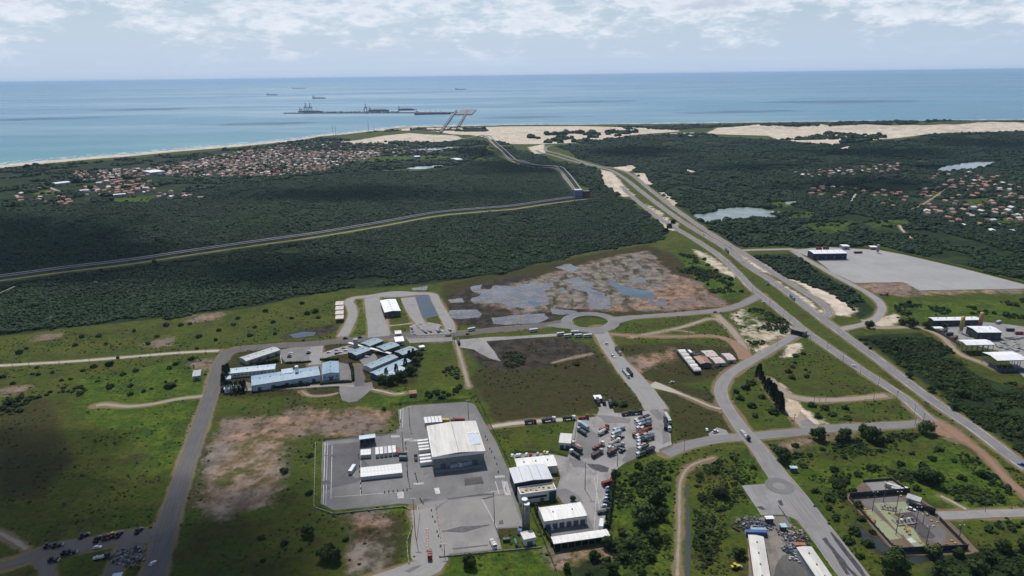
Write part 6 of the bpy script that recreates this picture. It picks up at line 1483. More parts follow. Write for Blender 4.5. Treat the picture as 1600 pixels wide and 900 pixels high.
# masts on the shore
for px, hh, lab in (((521,213),52,'thin lattice mast by the beach, first of the close pair'),((525,212.6),50,'thin lattice mast by the beach, second of the close pair'),((576,207),60,'tallest lattice mast beyond the town'),((584.5,206),32,'short lattice mast beside the tallest one')):
    q = G([px])[0]; r = empty('lattice_mast', (*q, float(height(q[None])[0])), 0, lab, 'mast')
    for s in ((-1.4,-1.4),(1.4,-1.4),(0,1.6)): MB().bar((*s,0), (0,0,hh), .35, 4).build('leg', STEEL, r)
    for k in range(4): MB().box((0,0,hh*(.3+.17*k)), (2.2-.4*k,2.2-.4*k,.5)).build('brace', STEEL, r)
# ---------------------------------------------------------------- houses of the town and the villages
HROOF = [paint('house_tile_red', (.36,.155,.115), .85, .25, 3), paint('house_tile_orange', (.38,.20,.145), .85, .25, 3), paint('house_tile_faded', (.40,.27,.22), .85, .25, 3), paint('house_roof_white', (.62,.60,.58), .7, .15, 3)]
HWALL = [paint('house_wall_white', (.60,.58,.54), .85, .12, 3), paint('house_wall_pink', (.50,.34,.28), .85, .12, 3), paint('house_wall_cream', (.52,.46,.36), .85, .12, 3)]
HDOOR = paint('house_door', (.10,.07,.05), .7, .2, 1)
HV = []
for (w, d, h) in ((9,7,3.1),(11,8,3.2),(7.5,6.5,3.0),(13,8,3.3),(10,10,5.6)):
    rise = d*.22
    HV.append((walls(w, d, h, rise), gable(w, d, h+.02, rise, .6, .16), MB().box((w*.2,-d/2-.04,1.05), (1.1,.1,2.1)), w, d))
HM = {}
def hmesh(v, part, mat):
    k = (v, part, mat.name)
    if k not in HM: HM[k] = HV[v][part].mesh(('wall','roof','door')[part], mat)
    return HM[k]
def scatter(poly_px, n, mind, seed):
    r = np.random.default_rng(seed); W = G(poly_px); lo, hi = W.min(0), W.max(0); out = []
    tries = 0
    while len(out) < n and tries < 60:
        Q = lo+(hi-lo)*r.random((400, 2)); tries += 1
        Q = Q[sdf_poly(Q, W) > 0]
        Q = Q[road_clear(Q) > 5]
        for q in Q:
            if len(out) >= n: break
            if all((q[0]-o[0])**2+(q[1]-o[1])**2 > mind*mind for o in out): out.append(q)
    return np.array(out)
VILL = [  # outline, how many, spacing, label, share white, heading
 ([(1330,302),(1440,292),(1520,287),(1640,287),(1660,335),(1600,352),(1520,343),(1440,338),(1385,325)],95,17,'small house with a terracotta roof among the trees of the eastern village','village','houses of the eastern village'),
 ([(1440,276),(1500,268),(1560,277),(1560,297),(1480,296)],26,20,'small house with a terracotta roof near the lake','village','houses near the lake'),
 ([(1420,333),(1600,322),(1640,345),(1600,372),(1480,352)],26,22,'scattered house with a terracotta roof at the near edge of the eastern village','village','houses at the near edge of the eastern village'),
 ([(1236,271),(1330,262),(1404,256),(1412,266),(1330,275),(1262,281)],40,19,'small house with a red roof in the shaded hamlet below the dunes','village','houses of the hamlet below the dunes'),
 ([(1250,290),(1345,292),(1335,318),(1250,310)],12,22,'scattered house in the trees behind the weedy pond','village','houses behind the weedy pond'),
 ([(120,293),(180,281),(232,284),(242,300),(190,306),(130,306)],60,15,'small house with a pink roof in the near fringe of the coastal town','town','houses of the near town fringe'),
 ([(0,300),(90,292),(140,310),(100,322),(0,313)],14,20,'scattered house among trees west of the coastal town','town','houses west of the town'),
 ([(236,302),(300,302),(325,311),(240,312)],10,20,'scattered house among trees before the coastal town','town','houses before the town'),
]
clear_pts = []
for seed, (poly, n, md, lab, pre, grp) in enumerate(VILL):
    Q = scatter(poly, n, md, 100+seed)
    zq = height(Q) if len(Q) else []
    for q, z in zip(Q, zq):
        v = random.randrange(5); r = empty('house', (q[0], q[1], z), R(random.choice([8, 98, 14, 104, 60])+random.uniform(-8,8)), lab, 'house', grp)
        wm = random.choice(HWALL); rm = random.choice(HROOF[:3] if random.random() < .85 else HROOF[3:])
        link('wall', hmesh(v,0,wm), r); link('roof', hmesh(v,1,rm), r); link('door', hmesh(v,2,HDOOR), r); clear_pts.append((q[0], q[1], 7))
# the dense heart of the town, beyond counting: one object
mbs = {}
for seed, (poly, n, md) in enumerate([([(250,263),(310,250),(370,238),(430,231),(470,235),(540,238),(600,236),(590,246),(546,257),(500,270),(420,278),(330,278),(280,278),(232,273)],930,12), ([(400,227),(470,219),(540,221),(640,225),(705,236),(640,247),(560,243),(500,236)],120,18), ([(110,270),(255,262),(240,275),(130,284)],110,13), ([(1250,204),(1300,200),(1310,203)],0,20)]):
    if not n: continue
    Q = scatter(poly, n, md, 300+seed); zq = height(Q)
    for q, z in zip(Q, zq):
        v = random.randrange(5); a = R(random.choice([20,110])+random.uniform(-6,6)); cs, sn = math.cos(a), math.sin(a); clear_pts.append((q[0], q[1], 6.5))
        for part, mats in ((0, HWALL), (1, HROOF)):
            m = random.choice(mats)
            b = mbs.setdefault(m.name, (MB(), m))[0]
            b.add([(q[0]+x*cs-y*sn, q[1]+x*sn+y*cs, z+w_) for x, y, w_ in ((a_*.82, b_*.82, c_) for a_, b_, c_ in HV[v][part].v)], HV[v][part].f)
vs, fs, mi, mats = [], [], [], []
for k, (b, m) in enumerate(mbs.values()):
    n0 = len(vs); vs += b.v; fs += [tuple(i+n0 for i in f) for f in b.f]; mi += [k]*len(b.f); mats.append(m)
me = bpy.data.meshes.new('town'); me.from_pydata(vs, [], fs)
for m in mats: me.materials.append(m)
me.polygons.foreach_set('material_index', mi); me.update()
town = bpy.data.objects.new('town', me); COL.objects.link(town); tag(town, kind='stuff')
# workshops along the port road and behind the dunes
# ---------------------------------------------------------------- foliage
def leaf_mat(name, a, b, c):
    t = NT(name); oi = t.n('ShaderNodeObjectInfo').outputs['Random']; tin = t.attr('tint', 'INSTANCER').outputs['Fac']
    p = t.obj(); n = t.noise(p, .55, 3, .6)
    col = t.mix(tin, a, b)
    col = t.mix(t.math('MULTIPLY', oi, .4), col, c)
    col = t.mix(t.ramp(oi, .86, .95, 0, .8), col, tuple(x*1.9 for x in c))
    col = t.mix(t.ramp(n, .35, .62, .55, 0), col, tuple(x*.45 for x in a))
    return t.pbr(col, .75, spec=.15)
LEAF = leaf_mat('foliage_forest', (.0052,.0205,.0060), (.0145,.041,.0085), (.018,.036,.0085))
LEAF2 = leaf_mat('foliage_scrub', (.018,.042,.010), (.050,.088,.016), (.055,.070,.020))
LEAF3 = leaf_mat('foliage_casuarina', (.018,.034,.016), (.032,.052,.022), (.03,.044,.02))
BARK = paint('bark', (.07,.055,.042), .95, .25, .6)
def lump(seed, sub=2, zs=.8, rough=.35):
    bm = bmesh.new(); bmesh.ops.create_icosphere(bm, subdivisions=sub, radius=1)
    for v in bm.verts:
        q = v.co*1.6+Vector((seed*3.1, 0, 0)); k = 1+rough*(mnoise.noise(q)+.6*mnoise.noise(q*2.3))
        v.co *= k; v.co.z = v.co.z*zs+.45
        if v.co.z < -.1: v.co.z = -.1
    me = bpy.data.meshes.new('crown'); bm.to_mesh(me); bm.free(); return me
def leafy(seed, n=260, size=.20, zs=.8, lobes=6, core=True):
    """a crown of many leaf sprays spread through lobes, round a dark uneven core"""
    r = random.Random(seed); mb = MB(); C = []
    for k in range(lobes):
        a = 6.283*k/lobes+r.uniform(-.5,.5); d = r.uniform(.25,.62); C.append((math.cos(a)*d, math.sin(a)*d, r.uniform(.2,.75)*zs, r.uniform(.30,.50)))
    C.append((r.uniform(-.15,.15), r.uniform(-.15,.15), .85*zs, .45))
    if core:
        for cx, cy, cz, cr in C:
            bm = bmesh.new(); bmesh.ops.create_icosphere(bm, subdivisions=1, radius=cr*.82)
            vs = [(v.co.x*(1+r.uniform(-.2,.2))+cx, v.co.y*(1+r.uniform(-.2,.2))+cy, v.co.z*(1+r.uniform(-.2,.2))+cz) for v in bm.verts]
            mb.add(vs, [tuple(v.index for v in f.verts) for f in bm.faces]); bm.free()
    for k in range(n):
        cx, cy, cz, cr = r.choice(C); w = Vector((r.gauss(0,1), r.gauss(0,1), r.gauss(0,1)+.25)).normalized()
        q = Vector((cx, cy, cz))+w*cr*r.uniform(.8,1.12)
        if q.z < .02: q.z = r.uniform(.02,.15)
        u = w.orthogonal().normalized(); u.rotate(Matrix.Rotation(r.uniform(0,6.28), 3, w)); v = w.cross(u); v = (v+w*r.uniform(-.5,.7)).normalized(); s = size*r.uniform(.6,1.3)
        mb.add([q-u*s*.5, q+v*s*.6, q+u*s*.5, q-v*s*.55], [(0,1,2,3)])
    me = bpy.data.meshes.new('crown'); me.from_pydata(mb.v, [], mb.f); me.update(); return me
def needle(seed):
    """a tall ragged casuarina"""
    r = random.Random(seed); mb = MB()
    for k in range(430):
        z = r.random()**.8; rad = .46*(1-z)**.7+.04; a = r.uniform(0,6.28); d = rad*math.sqrt(r.uniform(.15,1)); q = Vector((math.cos(a)*d, math.sin(a)*d, z*2.4+.1))
        w = Vector((math.cos(a), math.sin(a), r.uniform(.3,1.1))).normalized(); u = w.orthogonal().normalized()*.06; s = r.uniform(.16,.34)
        mb.add([q-u, q-u*.2+w*s, q+u], [(0,1,2)]); mb.add([q+Vector((0,0,-.05)), q+w*s*.8+u, q+w*s*.4-u*2], [(0,1,2)])
    me = bpy.data.meshes.new('crown'); me.from_pydata(mb.v, [], mb.f); me.update(); return me
def withm(me, m): me.materials.append(m); return me
CROWN = {'tree': [withm(leafy(s, 420, .17, .95, 7), LEAF2) for s in (1,2,3)], 'bush': [withm(leafy(s, 200, .24, .62, 5), LEAF2) for s in (11,12,13)],
         'far': [withm(lump(s, 2, .95, .42), LEAF) for s in (1,2,3)], 'casuarina': [withm(needle(s), LEAF3) for s in (5,6)]}
TRUNK = MB().bar((0,0,-.1), (.06,.02,1), .10, 7, .055).mesh('trunk', BARK)
veg_pts = []
def tree(px, rad, label, kind='tree', group=None, hk=1.0, world=None):
    q = G([px])[0] if world is None else world
    z = float(height(np.array(q)[None])[0]); r = empty({'tree':'tree','bush':'shrub','casuarina':'tree'}[kind], (*q, z), random.uniform(0,6.28), label, 'shrub' if kind == 'bush' else 'tree', group)
    o = link('crown', random.choice(CROWN[kind]), r); o['tint'] = random.random()*.9
    if kind == 'tree':
        th = rad*.55*hk; o.location = (0,0,th*.30); o.scale = (rad, rad, rad*1.05*hk); k = link('trunk', TRUNK, r); k.scale = (rad*.8, rad*.8, th*1.1)
        for j in range(3):
            l = link('limb', TRUNK, k, (.02,0,.75)); l.rotation_euler = (.75, 0, 2.1*j); l.scale = (.6,.6,.9)
    elif kind == 'casuarina':
        o.scale = (rad*1.5, rad*1.5, rad*1.5*hk); k = link('trunk', TRUNK, r); k.scale = (rad*.4, rad*.4, rad*2.2*hk)
    else: o.scale = (rad, rad*random.uniform(.8,1.15), rad*random.uniform(.8,1.05))
    veg_pts.append((q[0], q[1], rad)); return r
BIG = [((1279,687),8.5,'round dark tree first along the pale service road, from the west'),((1320,686),7.5,'round dark tree second along the pale service road'),((1311,692),6,'lower tree in front of the second roadside tree'),((1348,678),7,'round dark tree third along the pale service road'),((1362,688),9.5,'broad dark tree fourth along the pale service road'),((1374,694),6,'low tree beside the broad fourth roadside tree'),
 ((1446,677),9,'broad dark tree at the end of the service road by the red dirt'),((1222,720),9,'pale round tree beside the curve of the wide pale road'),((1397,890),11,'large dark tree at the front corner of the gas station'),((1457,757),9,'dark tree behind the upper gas pad'),((1441,749),8,'second dark tree behind the upper gas pad'),((1532,744),4,'small round tree on the green slope below the highway'),
 ((1024,786),9,'broad dark tree topping the thicket west of the footpath'),((1005,814),11,'largest dark tree of the thicket west of the footpath'),((1154,869),5.5,'single round tree beside the long cream shed'),((1128,774),7.5,'round dark tree in the thicket east of the ditch'),((733,884),6.5,'single dark tree below the pale lower yard wall'),((482,837),6,'single round tree in the brown-green lot'),
 ((511,873),7.5,'western tree of the pair in the brown-green lot'),((523,877),7,'eastern tree of the pair in the brown-green lot'),((1358,512),7,'round dark tree beside the bend of the concrete side road'),((1409,507),6,'small round tree at the side road by the gravel'),((1423,510),9,'broad dark tree west of the precast yard gate'),((1448,513),7,'dark tree at the precast yard gate'),((1475,511.5),4.5,'small tree inside the precast yard'),
 ((895,782),3,'small dark tree on the lawn before the office'),((598,598),7,'dark tree before the blue annex'),((612,600),8,'tall dark tree before the blue annex, middle one'),((628,594),8,'tall dark tree at the end of the blue annex'),((642,584),8,'dark tree at the end of the longest blue block'),((650,570),7,'dark tree east of the longest blue block'),((655,560),6,'dark tree beside the last pavilion'),((470,595),5,'dark round tree at the foot of the slim water tower'),
 ((660,524),2,'tiny tree'),]
for px, rad, lab in BIG[:-1]: tree(px, rad*.84, lab)
for k in range(13): tree((1183+k*3.3+random.uniform(-1,1), 587+k*4.8+random.uniform(-1,1)), random.uniform(2.5,4.2), 'tall ragged casuarina in the dark row beside the curved pale road', 'casuarina', 'casuarinas beside the curved road', random.uniform(.75,1.05))
for px, r_ in (((352,594),5.5),((357,589),5),((350,606),5),((356,612),4),((363,613),4),((370,613),4),((377,612),4),((383,611),4),((646,560),4),((640,566),4.5),((634,578),4.5),((620,588),4.5),((604,592),4)): tree(px, r_*.72, 'dark casuarina crowding round the blue roofed buildings', 'casuarina', 'casuarinas round the blue roofs', .95)
GB1 = 'shrubs of the western meadow'
BUSH = [(472,475,5),(492,488,6),(480,491,5),(497,497,4),(415,487,5),(427,504,4),(260,509,5),(282,509,4),(297,507,3.5),(210,518,4),(118,540,4),(128,527,4.5),(147,574,4.5),(172,571,6),(82,583,3),(21,600,3),(51,585,3),(60,586,3),(172,606,6),(204,604,4),(205,617,4),(212,580,4),(192,586,4),(110,593,3),
        (31,552,5),(42,545,3),(58,575,3),(5,590,4),(155,526,5),(166,538,3),(232,538,4),(245,527,4),(310,527,5),(337,532,4),(390,525,4.5),(365,508,4),(342,517,4),(372,498,4.5),(430,522,4),(455,498,3.5),(398,512,3.5),(300,562,5),(275,570,4),(265,576,4),(225,612,3),(237,608,2.5),(96,595,3),(130,580,3),(308,545,3),(184,560,3)]
for x, y, r_ in BUSH: tree((x, y), r_*.85, 'dark round shrub on the open green meadow west of the blue roofs', 'bush', GB1)
GB2 = 'shrubs of the terminal lots'
for x, y, r_ in [(444,851,3),(541,844,2.5),(486,713,3),(444,737,4),(484,772,3.5),(409,841,2.5),(411,878,2),(470,860,2),(600,640,2.5),(690,622,4),(672,620,4),(683,617,3.5),(712,612,4),(718,606,4),(700,618,3)]: tree((x, y), r_, 'low dark shrub in the rough lots round the terminal', 'bush', GB2)
def scatter_bush(poly, n, md, r0, r1, label, group, seed, kind='bush', hk=1.0):
    Q = scatter(poly, n, md, seed)
    for q in Q: tree(None, random.uniform(r0, r1), label, kind, group, hk, q)
scatter_bush([(960,742),(1055,712),(1055,830),(1000,790),(965,790)], 16, 10, 2, 4.5, 'green shrub on the slope between the dark hedge and the footpath', 'shrubs west of the footpath', 41)
scatter_bush([(1085,720),(1150,702),(1180,730),(1150,800),(1130,880),(1090,890)], 14, 12, 2, 3.6, 'dark shrub in the thicket between the ditch and the pale pad', 'shrubs east of the ditch', 42)
scatter_bush([(880,885),(960,840),(1035,800),(1035,905),(880,905)], 16, 12, 3, 5.5, 'dark bushy tree in the thicket at the foot of the slope', 'trees of the lower thicket', 43, 'tree')
scatter_bush([(1210,705),(1260,692),(1430,684),(1420,735),(1330,745),(1230,738)], 18, 14, 2, 4, 'dark shrub in the scrub below the pale service road', 'shrubs below the service road', 44)
scatter_bush([(1440,865),(1600,850),(1620,905),(1460,905)], 14, 13, 3.5, 6.5, 'dark bushy tree in the corner thicket before the gas station', 'trees of the corner thicket', 45, 'tree')
scatter_bush([(1250,770),(1330,750),(1340,790),(1400,880),(1340,870),(1290,800)], 16, 10, 2, 4.5, 'green shrub between the wide road and the gas station', 'shrubs beside the gas station', 46)
scatter_bush([(1460,700),(1560,745),(1600,790),(1500,790),(1420,760)], 20, 14, 2, 4.5, 'low shrub on the green slope above the gas station', 'shrubs above the gas station', 47)
scatter_bush([(1208,560),(1260,548),(1262,618),(1230,600)], 8, 8, 2, 4, 'dark shrub at the edge of the sandy bank', 'shrubs of the sandy bank', 48)
scatter_bush([(1265,630),(1320,628),(1325,655),(1280,655)], 9, 10, 3, 5, 'dark shrub in the triangle beside the service road', 'shrubs of the road triangle', 49)
scatter_bush([(1140,595),(1180,590),(1220,645),(1160,655)], 8, 12, 3, 5.5, 'dark shrub inside the bend of the curved pale road', 'shrubs inside the road bend', 50)
scatter_bush([(1060,390),(1110,410),(1165,455),(1130,465),(1080,435)], 16, 14, 3, 5.5, 'green shrub on the bank between the marsh and the old highway lane', 'shrubs of the marsh bank', 51)
# hedges and planted strips
def hedge(px, w, hh, label, n_per=1.0):
    W = G(px); c = W.mean(0); r = empty('hedge', (c[0], c[1], 0), 0, label, 'hedge'); mb = MB(); rr = random.Random(len(px)+int(c[0])); core = MB()
    for a, b in zip(W[:-1]-c, W[1:]-c):
        L = np.linalg.norm(b-a); e = (b-a)/L; nn = np.array([-e[1], e[0]]); ang = math.atan2(e[1], e[0])
        m = max(2, int(L/1.6))
        for k in range(m):
            q = a+e*L*(k+.5)/m; hk = hh*rr.uniform(.65,.9); core.box((q[0], q[1], hk/2), (L/m*1.1, w*rr.uniform(.6,.85), hk), ang, .75)
        for k in range(int(L*w*hh*1.3*n_per)):
            q = a+e*rr.uniform(0, L)+nn*rr.uniform(-w*.55, w*.55); z = rr.uniform(.1, hh)
            s = rr.uniform(.35,.8); u = Vector((rr.gauss(0,1), rr.gauss(0,1), rr.gauss(0,1))).normalized(); v = u.orthogonal().normalized()
            Q = Vector((q[0], q[1], z)); core.add([Q-u*s, Q+v*s*.8, Q+u*s, Q-v*s*.8], [(0,1,2,3)])
    o = core.build('foliage', LEAF, r); o['tint'] = .3; tag(o)
    return r
hedge([(960,739),(956,765),(953,795),(949,826)], 3.2, 3.6, 'tall dark hedge beside the row of parked cars'); hedge([(868,856),(900,850),(955,841)], 4, 3.4, 'dark shrub row before the long white canopy')
hedge([(836,789),(842,806),(852,830),(864,852),(872,862)], 3.2, 2.2, 'planted green strip between the wire fence and the white depot', .7); hedge([(345,613),(382,611.5)], 3, 3.0, 'dark clipped hedge round the small light blue block')
hedge([(403,608.5),(440,606),(484,602)], 3.0, 2.6, 'shrub row before the largest blue workshop'); hedge([(500,601),(530,598),(550,597)], 2.6, 2.2, 'shrub row before the square blue hall'); hedge([(547,570),(551,580),(552,596)], 2.4, 4.0, 'dark hedge east of the square blue hall')
hedge([(446,568),(470,567),(486,566)], 2, 2.0, 'low hedge behind the parking lot'); hedge([(500,563),(515,563),(530,562)], 2, 2.2, 'low hedge behind the square blue hall'); hedge([(400,570),(420,567),(436,565)], 3, 3, 'shrubs behind the long pale blue block')
hedge([(696,525.6),(700,526),(706,525.5)], 1.6, 1.5, 'short bushy end of the median by the motorcycles')

# ---- woods and scrub: instances of the same crowns, one object each
def instanced(name, P, rad, tint, srcs, zk):
    me = bpy.data.meshes.new(name); z = height(P); n = len(P)
    me.vertices.add(n); me.vertices.foreach_set('co', np.column_stack([P, z-.1]).astype(np.float32).ravel())
    for nm, arr in (('rad', rad), ('tint', tint), ('zk', zk), ('rz', rng.random(n)*6.28)):
        a = me.attributes.new(nm, 'FLOAT', 'POINT'); a.data.foreach_set('value', arr.astype(np.float32))
    a = me.attributes.new('pick', 'INT', 'POINT'); a.data.foreach_set('value', rng.integers(0, len(srcs), n).astype(np.int32))
    me.update(); o = bpy.data.objects.new(name, me); COL.objects.link(o); tag(o, kind='stuff')
    g = bpy.data.node_groups.new(name, 'GeometryNodeTree'); g.interface.new_socket('Geometry', in_out='INPUT', socket_type='NodeSocketGeometry'); g.interface.new_socket('Geometry', in_out='OUTPUT', socket_type='NodeSocketGeometry')
    N = g.nodes.new; Lk = g.links.new
    gi = N('NodeGroupInput'); go = N('NodeGroupOutput'); ip = N('GeometryNodeInstanceOnPoints'); g2i = N('GeometryNodeGeometryToInstance')
    for s in reversed(srcs):
        oi = N('GeometryNodeObjectInfo'); oi.transform_space = 'ORIGINAL'; oi.inputs[0].default_value = s; Lk(oi.outputs['Geometry'], g2i.inputs[0])
    def na(nm, ty):
        x = N('GeometryNodeInputNamedAttribute'); x.data_type = ty; x.inputs[0].default_value = nm; return x.outputs[0]
    Lk(gi.outputs[0], ip.inputs['Points']); Lk(g2i.outputs[0], ip.inputs['Instance']); ip.inputs['Pick Instance'].default_value = True
    Lk(na('pick','INT'), ip.inputs['Instance Index'])
    cr = N('ShaderNodeCombineXYZ'); Lk(na('rz','FLOAT'), cr.inputs[2]); Lk(cr.outputs[0], ip.inputs['Rotation'])
    sc = N('ShaderNodeCombineXYZ'); rr = na('rad','FLOAT'); mm = N('ShaderNodeMath'); mm.operation = 'MULTIPLY'; Lk(rr, mm.inputs[0]); Lk(na('zk','FLOAT'), mm.inputs[1])
    Lk(rr, sc.inputs[0]); Lk(rr, sc.inputs[1]); Lk(mm.outputs[0], sc.inputs[2]); Lk(sc.outputs[0], ip.inputs['Scale']); Lk(ip.outputs[0], go.inputs[0])
    md = o.modifiers.new('scatter', 'NODES'); md.node_group = g; return o
def crown_src(kind, k, px, rad, label):
    r = tree(px, rad, label, 'tree' if kind == 'far' else kind)
    o = [c for c in r.children if c.name.startswith('crown')][0]; o.data = CROWN[kind][k]; return o
SRC_FAR = [crown_src('far', k, px, 5, lab) for k, (px, lab) in enumerate([((1052,349),'rounded tree at the forest corner beside the old lane, first of three'),((1046,356),'rounded tree at the forest corner beside the old lane, second of three'),((1040,363),'rounded tree at the forest corner beside the old lane, third of three')])]
SRC_BUSH = [crown_src('bush', k, px, 3, lab) for k, (px, lab) in enumerate([((1345,532),'low shrub at the tip of the highway scrub, first'),((1352,538),'low shrub at the tip of the highway scrub, second'),((1360,545),'low shrub at the tip of the highway scrub, third')])]
SRC_TREE = [crown_src('tree', k, px, 4, lab) for k, (px, lab) in enumerate([((1420,590),'bushy tree at the highway edge of the eastern scrub, first'),((1455,612),'bushy tree at the highway edge of the eastern scrub, second'),((1490,640),'bushy tree at the highway edge of the eastern scrub, third')])]
KEEP_LINES = [(smooth_line(G(CV), 30)+np.array([0,-13]), 25), (smooth_line(G(CV2), 30)+np.array([4,-5]), 22)]
def keep(P, roadgap=2.5):
    ok = road_clear(P) > roadgap
    for W in SHEETS: ok &= sdf_poly(P, W, 12) < -1.5
    if len(FOOT):
        for x, y, a, w, d in FOOT:
            dx, dy = P[:,0]-x, P[:,1]-y; u = dx*math.cos(a)+dy*math.sin(a); v = -dx*math.sin(a)+dy*math.cos(a)
            ok &= ~((np.abs(u) < w/2+2) & (np.abs(v) < d/2+2))
    for ln0, dmin in KEEP_LINES: ok &= dist_line(P, ln0) > dmin
    return ok
def houses_clear(P, f=1.0):
    ok = np.ones(len(P), bool); cell = {}
    for x, y, r_ in clear_pts: cell.setdefault((int(x//20), int(y//20)), []).append((x, y, r_))
    for i, (x, y) in enumerate(P):
        cx, cy = int(x//20), int(y//20)
        for a in (-1,0,1):
            for b in (-1,0,1):
                for hx, hy, r_ in cell.get((cx+a, cy+b), ()):
                    if (hx-x)**2+(hy-y)**2 < (r_*f)**2: ok[i] = False
    return ok
def grid_points(poly, sp):
    W = G(poly); lo, hi = W.min(0), W.max(0)
    nx, ny = int((hi[0]-lo[0])/sp)+1, int((hi[1]-lo[1])/sp)+1
    gx, gy = np.meshgrid(np.arange(nx), np.arange(ny)); P = np.column_stack([lo[0]+gx.ravel()*sp+(gy.ravel() % 2)*sp*.5, lo[1]+gy.ravel()*sp*.95])
    P = P+(rng.random(P.shape)-.5)*sp*.95
    s = sdf_poly(P, W, 40); rag_ = (fbm(P[:,0]/35, P[:,1]/35, 4)-.5)*44
    P = P[s+rag_ > 2]
    a = np.arctan2(P[:,0], P[:,1]); return P[(np.abs(a) < .86)]
WD = AREA['wood']
pts = []; den = []
for poly, sp, dens in ((WD[0][0],3.2,.97),(WD[1][0],7.5,.48),(WD[2][0],5.5,.97),(WD[3][0],5.3,.82),(WD[4][0],4.2,.9)):
    P = grid_points(poly, sp)
    n = fbm(P[:,0]/70+9, P[:,1]/70, 4)
    P = P[(n > np.quantile(n, 1-dens)) if dens < 1 else np.ones(len(P), bool)]
    for lp, cap in AREA['lush']:
        if np.mean([q[1] for q in lp]) < 380: P = P[(sdf_poly(P, G(lp), 30) < 2+fbm(P[:,0]/28, P[:,1]/28, 3)*22-8) | (rng.random(len(P)) < .10)]
    for lp, cap in AREA['sand']: P = P[sdf_poly(P, G(lp), 30) < 4]
    P = P[SHORE_S(P) > 25]; P = P[keep(P)]; P = P[houses_clear(P, 1.02)]
    pts.append(P); den.append(np.full(len(P), sp))
# belts of scrub between dunes and sea, and on the dunes
for poly, sp, dens in (([(960,199),(1100,196),(1300,193.5),(1640,190),(1640,193),(1400,196),(1200,197.5),(1130,199),(1060,203),(980,202)],9,.75), ([(1020,210),(1100,209),(1130,214),(1040,219),(960,223),(900,226),(950,217)],9,.7), ([(600,222),(700,222),(760,217),(800,226),(745,228),(640,229)],8,.75), ([(560,208),(640,204),(700,205),(760,206),(760,201),(690,199),(640,202)],8,.45), ([(800,222),(860,208),(1000,205),(900,225)],16,.25), ([(1190,222),(1300,208),(1400,215),(1340,224)],12,.3)):
    P = grid_points(poly, sp); n = fbm(P[:,0]/60+4, P[:,1]/60, 4); P = P[n > np.quantile(n, 1-dens)]; P = P[keep(P)]; P = P[SHORE_S(P) > 40]; pts.append(P); den.append(np.full(len(P), sp))
P = np.vstack(pts); sp = np.concatenate(den)
tint = np.clip((fbm(P[:,0]/130, P[:,1]/130, 4)-.32)*2.8, 0, 1)*.8+rng.random(len(P))*.2
rad = sp*(.46+.36*rng.random(len(P))**1.5)*np.where(rng.random(len(P)) < .04, 1.7, 1)*(.75+.6*fbm(P[:,0]/45, P[:,1]/45, 3))
print('forest', len(P))
instanced('forest', P, rad, tint, SRC_FAR, .50+.42*rng.random(len(P)))
# scrub in the middle ground
pts = []
for poly, sp_, dens in ((WD[5][0],3.1,.80),(WD[6][0],2.4,.62),(WD[7][0],2.5,.75),(WD[8][0],2.3,.66),(WD[9][0],2.7,.7),(WD[10][0],2.5,.55), ([(1060,395),(1110,410),(1165,458),(1130,466),(1085,440),(1050,410)],4,.5), ([(1440,508),(1600,497),(1600,470),(1400,475),(1380,490)],4.4,.25),
  ([(1200,742),(1600,690),(1600,800),(1500,800),(1400,750),(1240,770)],2.6,.34), ([(1500,810),(1600,808),(1600,850),(1540,850)],3.6,.4),([(960,742),(1058,712),(1058,900),(940,900)],2.4,.30), ([(1490,590),(1620,600),(1640,740),(1540,660)],3.4,.55),
  ([(1140,485),(1200,474),(1240,512),(1200,548),(1165,550)],2.6,.38), ([(0,640),(120,600),(320,560),(320,625),(140,640),(0,690)],4.6,.10), ([(640,600),(735,560),(735,622),(640,626)],4,.2), ([(850,545),(880,548),(1000,640),(960,650)],5,.06), ([(740,560),(850,545),(900,575),(800,585)],3,.2), ([(1600,452),(2000,520),(2300,900),(1900,1000),(1640,900),(1620,610)],5.5,.35), ([(-60,560),(-500,600),(-600,1000),(-60,900)],6,.05)):
    P = grid_points(poly, sp_); n = fbm(P[:,0]/22+9, P[:,1]/22, 4); P = P[n > np.quantile(n, 1-dens)]; P = P[keep(P)]; pts.append(np.column_stack([P, np.full(len(P), sp_*(1.35 if sp_ == 3.1 else 1))]))
Q = np.vstack(pts); P = Q[:,:2]; print('scrub', len(P))
rad = Q[:,2]*(.36+.5*rng.random(len(P))**1.6)*np.where(rng.random(len(P)) < .04, 1.7, 1)
instanced('scrub', P, rad, np.clip((fbm(P[:,0]/40, P[:,1]/40, 3)-.3)*2.2, 0, 1)*.7+rng.random(len(P))*.3, SRC_BUSH+SRC_TREE, .55+.45*rng.random(len(P)))
